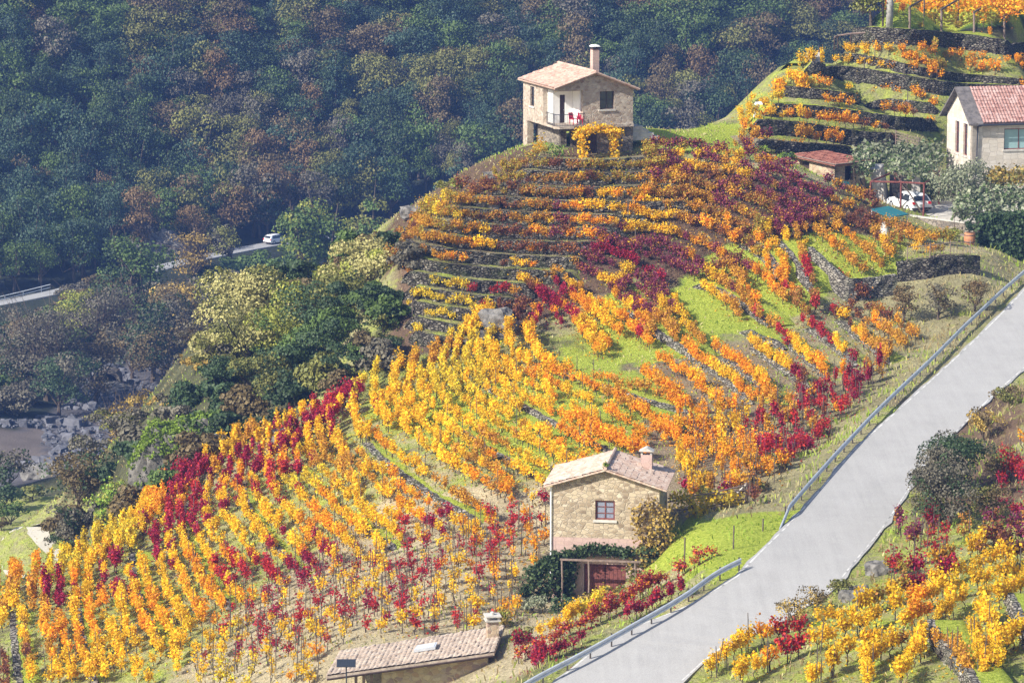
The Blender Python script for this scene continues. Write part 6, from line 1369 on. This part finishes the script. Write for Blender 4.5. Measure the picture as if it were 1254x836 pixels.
# pergola over the car
pe = empty("pergola", tuple(float(v) for v in CY)); tag(pe, "rusty timber pergola over the white hatchback, topped with pale leaves", "pergola")
posts = [(1066,244,270),(1103,251,269.2),(1131,259,268.4),(1096,222,276),(1150,236,276)]
tops = []
for px, py, D in posts:
    b = at(px, py, D); b[2] = yz; o_ = b-CY; mb = MB(); mb.tube([o_, o_+[0,0,2.6]], .085, 8); mb.build("post", M['doorred'], pe); tops.append(o_+[0,0,2.6])
for i, j in ((0,1),(1,2),(3,4),(0,3),(1,3),(2,4)): mb = MB(); mb.tube([tops[i]+[0,0,.05*(i % 2)], tops[j]+[0,0,.06]], .08, 6); mb.build("beam", M['doorred'], pe)
def canopy(name, pts, n, size, pal, lab, cat, thick, seed, pal2=None, base=None, mt='crown', pals=TP, light=None):
    """leaves over a quadrilateral roof with a stem to the ground"""
    rg = np.random.default_rng(seed); q = np.array(pts, float); u = rg.random(n)[:, None]; v = rg.random(n)[:, None]; C = (q[0]*(1-u)+q[1]*u)*(1-v)+(q[3]*(1-u)+q[2]*u)*v
    C += rg.normal(0, 1, C.shape)*np.array([.25, .25, thick]); C[:, 2] += thick*1.6*(vnoise(C[:, 0], C[:, 1], 1.1, seed)-.4); kv, kf = kites(C, rg.uniform(.7, 1.3, n)*size, rg, up=.9)
    P_ = pals[pal]; u = rg.random(n)[:, None]; c = np.array(P_[0])*u+np.array(P_[1])*(1-u)
    if pal2: k = rg.random(n) < .35; c[k] = pals[pal2][1]
    c = np.repeat(c*(1+rg.uniform(-.25, .25, (n, 1))), 4, axis=0); b = np.array(base if base is not None else q[0]-[0,0,2.4], float); e = empty(name, tuple(float(x) for x in b)); wv, wf = tubeq([b, (b+q[0])/2+[.1,0,0], q[0], q[2]], [.07,.06,.05,.02], 5)
    np_obj("stem", wv-b, wf, M['bark'], None, e); np_obj("foliage", kv-b, kf, M[mt], c, e); tag(e, lab, cat); return e
canopy("climber", [at(1046,198,277), at(1156,200,277), at(1150,181,282), at(1058,183,281)], 2200, .30, 'silver green', "pale leaved climber spread over the upper pergola left of the tiled house", "climber", .3, 61, 'glossy green', base=np.array([*at(1066,244,270.2)[:2], yz]))
canopy("climber", [at(1094,210,270), at(1140,216,269), at(1146,199,275), at(1085,198,275)], 1000, .28, 'silver green', "lower pale leaved climber directly above the white hatchback", "climber", .22, 62, 'glossy green', base=np.array([*at(1132,259,268.5)[:2], yz]))
canopy("ivy", [at(1045,205,273), at(1068,210,272), at(1066,192,276), at(1046,192,276)], 500, .25, 'glossy green', "dark ivy between the low tiled outbuilding and the pergola", "ivy", .5, 63, 'silver green')
# outbuilding
OB = at(1022, 222, 273); ob = empty("outbuilding", (float(OB[0]), float(OB[1]), float(OB[2])-1.2), R(38)); ob.scale = (1.25, 1.3, 1.05); tag(ob, "low stone outbuilding with dark red tiled roof below the terraces", "outbuilding")
mb = MB(); wallpanel(mb, (0,0,0), (1,0,0), (0,1,0), 2.7, 2.45, [(.9,1.1,1.7,2.2)], .3); wallpanel(mb, (0,3.6,0), (0,-1,0), (1,0,0), 3.6, 2.55, [(.4,.9,1.3,2.4)], .3); mb.build("wall", M['rubble_shed'], ob); mb = MB(); slope(mb, (-.4,3.9,2.75),(3.0,3.9,2.75),(3.0,-.4,2.45),(-.4,-.4,2.45), amp=.035); mb.build("roof", M['tile_dark'], ob); mb = MB(); mb.box(.3,.3,.2,.35,3.4,2.3); mb.box(.4,.6,.2,2.6,.7,2.3); mb.build("inner_wall", M['darkwood'], ob); mb = MB(); mb.tube([(-.4,-.42,2.52),(3.0,-.42,2.52)], .05, 5); mb.tube([(-.42,-.4,2.52),(-.42,3.9,2.8)], .05, 5); mb.build("edge_board", M['wood'], ob)
M['teal'] = simple('teal_netting', (.02,.14,.16), .6); a_ = at(986, 232, 269); b_ = at(1040, 240, 270)
e = empty("netting_fence", tuple(float(v) for v in a_)); tag(e, "teal netting fence in front of the low tiled outbuilding", "fence"); d_ = b_-a_
mb = MB(); mb.hexa([(0,0,-.3), d_+[0,0,-.3], d_+[0,.04,-.3], (0,.04,-.3), (0,0,1.15), d_+[0,0,1.1], d_+[0,.04,1.1], (0,.04,1.15)]); mb.build("net", M['teal'], e)
for k in range(5): mb = MB(); q = d_*k/4+np.array([0,-.05,0]); mb.tube([q-[0,0,.5], q+[0,0,1.35]], .035, 5); mb.build("post", M['postdark'], e)
# stair pillar + stair
b_ = at(1078, 238, 275); e = empty("stair_wall", (float(b_[0]), float(b_[1]), yz), R(-15)); tag(e, "pale sloping stair wall behind the pergola posts", "wall"); mb = MB(); mb.hexa([(-.2,-.3,-.3),(.6,-.3,-.3),(.6,1.6,-.3),(-.2,1.6,-.3),(-.9,-.3,3.0),(.0,-.3,3.0),(.0,1.6,3.2),(-.9,1.6,3.2)]); mb.build("wall_face", M['concrete'], e)
e = empty("stone_stairs", (float(b_[0])+1.1, float(b_[1])-.4, yz), R(5)); tag(e, "dim stone stairs climbing between the pergola posts", "stairs")
for k in range(7): mb = MB(); mb.box(0,.3*k,-.3,1.3,.3*k+.32,.33*(k+1)); mb.build("step", M['rubble_dark'], e)
mb = MB(); mb.box(1.5,-.1,-.3,2.1,.6,2.6); o = mb.build("stone_pillar", M['concrete']); o.location = (float(b_[0])+1.1, float(b_[1]), yz); tag(o, "pale square pillar behind the white hatchback", "pillar")
# canopy with bin
t_ = [at(1066,257,261.5), at(1090,267,259.5), at(1113,263,261), at(1088,253,263.5)]; c_ = sum(t_)/4; e = empty("canopy", (float(c_[0]), float(c_[1]), float(c_[2])-2)); o_ = np.array([c_[0], c_[1], c_[2]-2]); tag(e, "teal sheet canopy on thin poles below the yard wall", "canopy"); mb = MB(); mb.hexa([*[q-o_ for q in t_], *[q-o_+[0,0,.06] for q in t_]]); mb.build("roof_sheet", M['teal'], e)
for q in t_: mb = MB(); r_ = (q-o_)*np.array([.92,.92,1]); mb.tube([r_-[0,0,2.3], r_-[0,0,.005]], .04, 6); mb.build("pole", M['metalgal'], e)
q = at(1083, 285, 258.5); e = empty("white_tank", (float(q[0]), float(q[1]), float(hgt(q[0], q[1]))-.1)); tag(e, "white plastic tank under the teal canopy", "tank"); mb = MB(); mb.lathe([(.3,0),(.36,.1),(.36,.85),(.3,.95)], 16); mb.build("drum", M['white'], e); mb = MB(); mb.lathe([(.31,.952),(.32,1.02),(.12,1.06)], 16); mb.build("lid", M['plate'], e)
# olive tree, ivy mass, dark hedge
plant(1178, 196, 268.0, 84, 'round', 'silver green', "silvery olive tree in front of the tiled house", None, "olive_tree", "tree", None, .2, 1.3, trunk_h=1.0)
canopy("ivy", [at(1168,262,262), at(1262,268,262), at(1262,228,267), at(1175,238,266)], 2600, .28, 'silver green', "white flecked ivy heaped over the dark hedge at the right edge", "ivy", .35, 66, 'glossy green')
e = empty("hedge", tuple(float(v) for v in at(1230, 318, 260))); rgh = np.random.default_rng(6); n = 5200; hl = np.array(at(1196,316,260)); hr = np.array(at(1275,312,259)); u = rgh.random(n)[:, None]; C = hl*(1-u)+hr*u; C[:, 2] += rgh.uniform(-.3, 3.3, n); C[:, 1] += rgh.choice([-.1, .9], n)+rgh.normal(0, .12, n); C[:, 0] += rgh.normal(0, .1, n); kv, kf = kites(C, rgh.uniform(.2, .34, n), rgh, up=.1); ol = np.array(e.location); np_obj("foliage", kv-ol, kf, M['crown'], tcols(n, 'dark green', rgh, .3), e)
mb = MB(); mb.hexa([hl-ol+[.1,.1,-.6], hr-ol+[0,.1,-.6], hr-ol+[0,.7,-.6], hl-ol+[.1,.7,-.6], hl-ol+[.1,.1,3.0], hr-ol+[0,.1,3.0], hr-ol+[0,.7,3.0], hl-ol+[.1,.7,3.0]]); mb.build("branches", M['darkwood'], e); tag(e, "tall dark clipped hedge at the right edge above the road", "hedge")
canopy("climber", [at(1212,222,266), at(1262,224,266), at(1262,206,270), at(1212,208,270)], 900, .26, 'ochre', "ochre leaved climber under the wide window of the tiled house", "climber", .25, 67, 'olive')
# lower terrace: big retaining walls and railing, barrel
LS = pxhit(spline([(990,326),(1006,340),(1034,368),(1060,366),(1098,360)], 24)); terrace(LS, 1.45, "tall pale retaining wall with a sharp corner right of the bright grass strips", "yard retaining walls", 'drystone_pale', 6.0, seed=501, side=-1, amt=.97, rough=.04, taper=False)
LS = pxhit([(1098,345),(1140,340),(1200,337)]); Pn, zt, nrm = terrace(LS, 1.45, "dark stone wall under the thin railing, left of the hedge", "yard retaining walls", 'drystone', 5.0, seed=502, side=None, amt=.9, rough=.04, taper=False)
e = empty("railing", tuple(float(v) for v in [Pn[0, 0], Pn[0, 1], zt[0]])); tag(e, "thin rusty railing on top of the dark stone wall", "railing"); o_ = np.array([Pn[0, 0], Pn[0, 1], zt[0]]); rr = np.c_[Pn[:, :2]+nrm*.15, zt+.0]-o_; rr = rr[2:-2]
for zz in (.95, .1): mb = MB(); mb.tube([q+[0,0,zz] for q in rr[::3]], .03, 5); mb.build("rail", M['wood'], e)
mb = MB()
for q in resample(rr, step=.28): mb.tube([q, q+[0,0,.95]], .014, 4)
mb.build("balusters", M['wood'], e)
for q in resample(rr, step=2.0): mb = MB(); mb.tube([q-[0,0,.1], q+[0,0,1.1]], .04, 6); mb.build("post", M['wood'], e)
q = at(1187, 308, 258.8); zz = float(hgt(q[0], q[1])); q[2] = max(q[2]-.1, zz); M['terracotta'] = simple('terracotta', (.45,.20,.10), .8, var=.2); e = empty("barrel_planter", tuple(float(v) for v in q)); tag(e, "brown barrel planter beside the dark hedge", "planter"); mb = MB(); mb.lathe([(.33,0),(.40,.2),(.44,.5),(.42,.8),(.38,.95),(.34,.95),(.34,.85)], 18); mb.build("barrel", M['terracotta'], e)
for zz in (.2, .72): mb = MB(); mb.lathe([(.415,zz),(.448,zz+.04),(.415,zz+.08)], 18); mb.build("hoop", M['iron'], e)
mb = MB(); mb.lathe([(.3,.86),(.3,.9)], 14); mb.build("soil", M['bark'], e)
plant(1187, 283, 258.8, 14, 'bush', 'dark green', "small dark shrub growing in the barrel planter", None, "shrub", "shrub", None, .14, 1.2, base=float(q[2])+.85)
plant(1168, 284, 259.5, 26, 'bush', 'yellow green', "bright yellow green shrub beside the barrel planter", None, "shrub", "shrub", None, .16, 1.1)
# wooden stair rail on the terrace above
e0_ = at(1097, 172, 284); e1_ = at(1125, 181, 283); e = empty("stair_railing", tuple(float(v) for v in e0_)); tag(e, "slanting wooden stair railing above the pale climber", "railing"); d_ = e1_-e0_
for k in range(4): mb = MB(); mb.tube([np.array([0,0,.75-.25*k]), d_+[0,0,.75-.25*k]], .03, 5); mb.build("rail", M['wood'], e)
for f in (0, .5, 1): mb = MB(); mb.tube([d_*f-[0,0,.6], d_*f+[0,0,.85]], .05, 6); mb.build("post", M['wood'], e)

M['boulder_pale'] = simple('pale_granite', (.30,.285,.26), .95, var=.35, scale=2.5, bump=.4)
# ================================================================== top right corner
for k, (bx_, by_, tx_, ty_, ex_, ey_) in enumerate([(1114,36,1114,9,1132,-2),(1153,40,1153,12,1174,-1),(1193,44,1193,15,1218,1),(1230,47,1230,19,1258,2)]):
    b = hit(bx_, by_)[0]; t = at(tx_, ty_, b[1]); x = at(ex_, ey_, b[1]+4); e = empty("timber_pergola", tuple(float(v) for v in b)); tag(e, f"timber vine pergola post with slanting beam, {ordw(k+1)} from the stone pillar", "pergola", "timber frames of the top right pergola")
    mb = MB(); mb.tube([(0,0,-.5), t-b], .11, 8); mb.build("post", M['wood'], e); mb = MB(); mb.tube([t-b+[-.1,-.3,-.02], x-b], .09, 6); mb.build("beam", M['stake'], e); mb = MB(); mb.tube([x-b-[0,0,2.3], x-b-[0,0,.09]], .07, 6); mb.build("back_post", M['stake'], e)
canopy("pergola_vine", [at(1100,9,310), at(1262,14,309), at(1275,-16,316), at(1090,-16,317)], 4200, .26, 'golden yellow', "golden and orange vine roof over the top right pergola", "vine", .35, 71, 'orange', mt='leaf', pals=PAL)
b = hit(1089, 37)[0]; mb = MB(); mb.tube([(0,0,-.3),(.02,0,2.0),(0,0,4.4)], [.33,.31,.29], 10); o = mb.build("stone_pillar", M['boulder_pale'], None, True); o.location = tuple(float(v) for v in b); tag(o, "thick pale round pillar at the top left of the vine pergola", "pillar")
b = hit(1081, 36)[0]; mb = MB(); mb.tube([(0,0,-.3),(.02,0,4.4)], .09, 6); o = mb.build("timber_post", M['darkwood']); o.location = tuple(float(v) for v in b); tag(o, "thin dark post touching the left of the thick pale pillar", "post")
plant(1068, -25, float(hit(1070, 36)[0][1])+.5, 46, 'tall', 'olive', "olive green tree cut by the top edge, left of the thick pale pillar", 'yellow green', "tree", "tree", None, .24, .9)
Dh = float(hit(1045, 53)[0][1])-1.0; a_ = [at(1022,46,Dh-.6), at(1026,44,Dh), at(1042,41.5,Dh), at(1066,40,Dh)]; e = empty("handrail", tuple(float(v) for v in a_[0])); tag(e, "weathered wooden handrail at the edge of the upper terraces", "railing"); mb = MB(); mb.tube([q-a_[0] for q in a_], .09, 6); mb.build("rail", M['wood'], e)
for q in a_: mb = MB(); mb.tube([q-a_[0]-[0,0,1.1], q-a_[0]], .07, 6); mb.build("post", M['darkwood'], e)
q = at(997, 106, 292); zz = float(hgt(q[0], q[1])); e = empty("stone_stairs", (float(q[0])-.55, float(q[1]), zz-.2)); tag(e, "narrow stone stairs rising between the upper terraces", "stairs")
for k in range(5): mb = MB(); mb.box(0,.32*k,.05,1.1,.32*k+.34,.34*(k+1)); mb.build("step", M['concrete'], e)
for k, (px, py, tp) in enumerate([(989,86,74),(996,86,66),(1003,84,56),(965,112,96),(971,112,95),(947,122,97)]):
    b = at(px, py, 293.5); t = at(px, tp, 293.5); mb = MB(); mb.tube([(0,0,-1.0), t-b], .07, 6); o = mb.build("dark_post", M['iron']); o.location = tuple(float(v) for v in b); tag(o, f"dark upright post by the upper stairs, {ordw([4,5,6,2,3,1][k])} of six from the left", "post", "dark posts by the upper stairs")
for nm, (px, py, tp, w, lab) in zip("ab", [(954,118,93,15,"tall yellow vine column left of the upper stairs, the left one of two"), (982,117,85,16,"tall yellow vine column touching the upper stairs")]):
    b = at(px, py, 289); t = at(px, tp, 289); ww = w/FPX*289/2; leafmass("tall_vine", [[b-[0,0,.3], (b+t)/2, t-[0,0,.2]], [b, b+[ww*.6,0,.5], t+[ww*.6,0,-.3]], [b, b-[ww*.6,0,-.5], t-[ww*.6,0,.3]]], 520, .2, 'golden yellow', lab, "vine", (.16,.16,.12), ord(nm), pal2='orange', mt='leaf', pals=PAL)
b = at(925, 141, 283); e = empty("leaning_post", tuple(float(v) for v in b)); tag(e, "white leaning post with a flat pale head at the terrace edge", "post"); mb = MB(); mb.tube([(-.15,0,-.8),(-.05,0,.1),(.3,0,.85)], .09, 8); mb.build("pole", M['white'], e); mb = MB(); mb.hexa([(-.1,-.2,.86),(.6,-.2,.9),(.6,.2,.9),(-.1,.2,.86),(0,-.15,1.08),(.5,-.15,1.1),(.5,.15,1.1),(0,.15,1.08)]); mb.build("head", M['white'], e)
# trellis posts standing in the terraces
for k, (px, py, h) in enumerate([(728,262,1.3),(769,277,2.2),(634,252,1.6),(683,300,1.2),(505,388,1.5),(518,400,1.6),(566,375,1.4),(778,297,1.2),(845,240,1.3),(905,262,1.3),(1058,92,1.5),(1107,95,1.3),(1147,103,1.3),(1111,134,1.6),(1071,78,1.6),(838,700,1.9),(898,672,1.3),(934,650,.7)]):
    b = hit(px, py)[0]; mb = MB(); mb.tube([(0,0,-.3),(.02,.01,h)], .045, 6); o = mb.build("trellis_post", M['stake']); o.location = tuple(float(v) for v in b); o["_px"] = px
TPO = [o for o in bpy.data.objects if o.name.startswith("trellis_post")]; it = [dict(px=float(proj(np.array(o.location))[0]), py=float(proj(np.array(o.location))[1]), pal='slim grey', o=o) for o in TPO]; name_repeats(it, "trellis post", [("the tall house's cellar door", 724, 180), ("the oak at the terrace ends", 455, 420), ("the tiled house's ridge", 1210, 103), ("the red double door", 745, 705)])
for i in it: tag(i['o'], i['label'].replace(" of its colour", ""), "post", "slim posts among the terraces"); del i['o']["_px"]

# ================================================================== shrubs near the cottage and along the road
for a in [
 (652,734,183,62,'bush','silver green',"grey green lavender like bush left of the ivy by the shed",None,.15,1.3),(690,752,181,44,'bush','dark green',"dark bush between the ivy and the red vines",None,.16,1.2),
 (752,722,181.5,46,'bush','olive',"olive brown bush in front of the red double door",'ochre',.15,1.2),(785,725,182,36,'bush','olive',"olive bush right of the red double door",'ochre',.15,1),(722,742,180,30,'bush','yellow green',"yellowish bush below the ivy covered porch",'ochre',.15,1),
 (618,772,178,30,'bush','yellow green',"yellow green bush at the right end of the shed",'ochre',.15,1),(640,796,173,34,'bush','olive',"low olive bush between the shed and the guardrail",None,.15,1),
 (800,662,186,40,'bush','dark green',"dark green hedge bush at the lawn's left edge beside the cottage",'olive',.16,1.3),
 (1165,562,181.5,96,'bush','grey brown',"lower half of the roadside brambles, facing the road",'dark green',.14,1.7),(1205,590,180,60,'bush','brown',"brown bramble at the lower right of the roadside thicket",'olive',.14,1.3),
 (1168,528,187.5,110,'bush','grey brown',"large dark bramble beside the road, upper half",'dark green',.14,1.8),(1205,498,203,50,'bush','brown',"brown weedy bush above the large dark bramble",'ochre',.15,1),(1240,470,209,60,'bush','olive',"olive bush at the right edge above the bramble",'brown',.15,1),
 (1222,545,189,50,'bush','brown',"brown bush right behind the large dark bramble",'olive',.15,1),(1140,585,184,50,'bush','grey brown',"grey bramble tongue reaching the roadside",'olive',.14,1),
 (1000,715,168.5,46,'bush','brown',"dry brown weeds right of the road, upper clump",'ochre',.12,.6),(972,730,166,46,'bush','brown',"dry brown weeds right of the road, lower clump",'ochre',.12,.6),(1028,705,170.5,40,'bush','olive',"olive weeds among dry stalks right of the road",'brown',.12,.6),
 (1108,348,243,40,'bush','brown',"reddish brown undergrowth below the dark stone wall",'russet',.16,1),(1150,345,243,44,'bush','grey brown',"grey brown undergrowth below the railing",'brown',.16,.9),(1195,340,244,36,'bush','russet',"russet scrub at the foot of the dark hedge",'brown',.16,.9),
 (963,192,272,50,'bush','dark green',"round dark green bush left of the low tiled outbuilding",'moss green',.18,1.3),(935,200,268,30,'bush','moss green',"mossy green bush at the upper end of the purple vines",'olive',.18,1.1),(1140,212,277,40,'bush','dark green',"dark bush under the gable of the tiled house",None,.18,1.2),(1210,205,278,50,'bush','dark green',"dark bush against the wall of the tiled house",'ochre',.18,1.2),
 (860,612,196,22,'bush','olive',"green gorse tuft by the road above the trellis",None,.14,1),(955,568,200,28,'bush','olive',"grey olive bush left of the long guardrail",'brown',.14,1),(925,600,196,34,'bush','brown',"dull brown bush right of the trellis post",'olive',.14,1),
 (835,520,214,18,'bush','dark green',"small dark conical shrub among the orange vines",None,.14,1.4),(470,380,243,50,'bush','olive',"olive scrub hiding the left ends of the terrace walls",'dark green',.18,1.2),(478,410,240,50,'bush','dark green',"dark scrub under the right hand oak",'olive',.18,1.3)]:
    px, top, D, wpx, kind, pal, lab, pal2, leaf, dens = a; plant(px, top, D, wpx, kind, pal, lab, pal2, "shrub" if "shrub" in lab else "bush", "shrub" if "shrub" in lab else "bush", None, leaf, dens)
# scrub covering the bank behind the vineyard edge
rgb_ = np.random.default_rng(31); items = []; polyb = [(70,690),(110,600),(210,530),(250,450),(330,370),(410,330),(500,285),(500,440),(440,470),(380,500),(300,545),(200,610),(120,670)]
for _ in range(420):
    px = rgb_.uniform(60, 500); py = rgb_.uniform(290, 690)
    if not inpoly(np.array([px]), np.array([py]), polyb)[0]: continue
    p = hit(px, py)[0]
    if any(np.hypot(p[0]-i['p'][0], p[1]-i['p'][1]) < 2.3 for i in items): continue
    pal = ['dark green','olive','grey brown','brown','dark green','mid green'][rgb_.integers(6)]; q = proj(p+[0,0,1.0]); items.append(dict(p=p, px=float(q[0]), py=float(q[1]), pal=pal, k=int(rgb_.integers(3)), s=rgb_.uniform(.8, 1.5), rz=rgb_.uniform(0, 6)))
print("SCRUB", len(items)); name_repeats(items, "bank bush", [("the mossy cliff", 240, 540), ("the lone green shrub", 132, 607), ("the pale olive tree", 300, 400), ("the large dark oak", 385, 460), ("the terrace walls' left ends", 490, 350)])
for it_ in items:
    ms = tree_meshes(('s', it_['k']), 'bush', 3.2, 2.1, .22, 1500, 900+it_['k'], it_['pal'], None, .05); put_tree("scrub_bush", tuple(float(v) for v in it_['p']-[0,0,.25]), ms, it_['s'], it_['rz'], it_['label'], "bush", "scrub on the bank")

# ================================================================== grass, past counting
rgg = np.random.default_rng(55); n = 150000
xs = rgg.uniform(-60, 75, n); ys = rgg.uniform(135, 300, n); zs = hgt(xs, ys); px, py = proj(np.c_[xs, ys, zs]); k = (px > -10) & (px < 1264) & (py > 150) & (py < 846)
xs, ys, zs, px, py = [a[k] for a in (xs, ys, zs, px, py)]
dr = np.full(len(xs), 99.0)
for q, w_ in zip(road_c[::2], road_w[::2]): dr = np.minimum(dr, np.hypot(xs-q[0], ys-q[1])-w_/2)
k = (dr > .45) & (rgg.random(len(xs)) < np.where(dr < 3.5, 1.0, .62)); lawn = inpoly(px, py, [(800,640),(985,630),(905,700),(780,690)]); xs, ys, zs, px, py, dr, lawn = [a[k] for a in (xs, ys, zs, px, py, dr, lawn)]
n = len(xs); gcol = np.array([(.30,.42,.05),(.42,.48,.09),(.48,.42,.20),(.36,.27,.13)]); gi = np.clip((vnoise(xs, ys, 3.0, 61)*4.2+rgg.normal(0, .7, n)-.3).astype(int), 0, 3); gi[lawn] = 0
gi = np.where(inpoly(px, py, [(250,640),(680,590),(700,740),(640,836),(220,860)]) & (rgg.random(n) < .6), 3-(gi > 1)*1, gi)
hh = rgg.uniform(.08, .26, n)*np.where((dr < 7) & (vnoise(xs, ys, 1.7, 71) > .45), 1.7, 1)*np.where(lawn, .5, 1); a_ = rgg.uniform(0, 6.28, n); w_ = rgg.uniform(.02, .05, n); dx = np.cos(a_)*w_; dy = np.sin(a_)*w_; lx = rgg.normal(0, .08, n); ly = rgg.normal(0, .08, n)
V = np.stack([np.c_[xs-dx, ys-dy, zs-.05], np.c_[xs+dx, ys+dy, zs-.05], np.c_[xs+dx*1.2+lx, ys+dy*1.2+ly, zs+hh*.7], np.c_[xs-dx*.6+lx*1.5, ys-dy*.6+ly*1.5, zs+hh]], 1).reshape(-1, 3)
c = np.repeat(gcol[gi]*(1+rgg.uniform(-.2, .2, (n, 1))), 4, axis=0); tag(np_obj("grass", V, np.arange(4*n).reshape(n, 4), M['grassblade'], c), kind="stuff")
# fallen leaves among the vines, past counting
n = 26000; vp = np.array([v['p'] for v in vines]); vi = rgg.integers(len(vp), size=n); xs = vp[vi, 0]+rgg.normal(0, .55, n); ys = vp[vi, 1]+rgg.normal(0, .5, n); zs = np.maximum(hgt(xs, ys), vp[vi, 2]-.3)+.05
pc = np.array([PAL[v['pal']][0] for v in vines])[vi]*rgg.uniform(.5, 1, (n, 1)); kv, kf = kites(np.c_[xs, ys, zs], rgg.uniform(.10, .18, n), rgg, up=2.5); tag(np_obj("fallen_leaves", kv, kf, M['leaf'], np.repeat(pc, 4, axis=0)), kind="stuff")
# thickets of the valley floor
FR_ = proj(far_c); o_ = np.argsort(FR_[0]); FRX = FR_[0][o_]; FRY = FR_[1][o_]
items = []; polyv = [(-30,372),(120,352),(200,340),(330,312),(420,300),(420,340),(330,345),(240,400),(205,425),(120,448),(60,500),(-30,515)]
for _ in range(700):
    px = rgb_.uniform(-30, 420); py = rgb_.uniform(300, 515)
    if not inpoly(np.array([px]), np.array([py]), polyv)[0]: continue
    p = hit(px, py)[0]
    if p[1] < 400 or np.min(np.hypot(far_c[:, 0]-p[0], far_c[:, 1]-p[1])) < 5 or any(np.hypot(p[0]-i['p'][0], p[1]-i['p'][1]) < 3.6 for i in items): continue
    pal = ['grey brown','olive','grey brown','brown','dark green','mid green'][rgb_.integers(6)]; q = proj(p+[0,0,3.4])
    if q[1] < np.interp(q[0], FRX, FRY)+3 and not 72 < q[0] < 190: continue
    items.append(dict(p=p, px=float(q[0]), py=float(q[1]), pal=pal, k=int(rgb_.integers(3)), s=rgb_.uniform(.8, 1.5), rz=rgb_.uniform(0, 6)))
name_repeats(items, "valley thicket", [("the culvert mouth", 130, 446), ("the far road's railing", 35, 365), ("the tall valley tree", 160, 330), ("the left edge", 0, 470), ("the far white car", 343, 294)]); print("VALLEY", len(items))
for it_ in items:
    ms = tree_meshes(('v', it_['k']), 'bush', 5.2, 3.6, .3, 1800, 950+it_['k'], it_['pal'], None, .1); put_tree("thicket", tuple(float(v) for v in it_['p']-[0,0,.4]), ms, it_['s'], it_['rz'], it_['label'], "bush", "thickets of the valley floor")
haze()
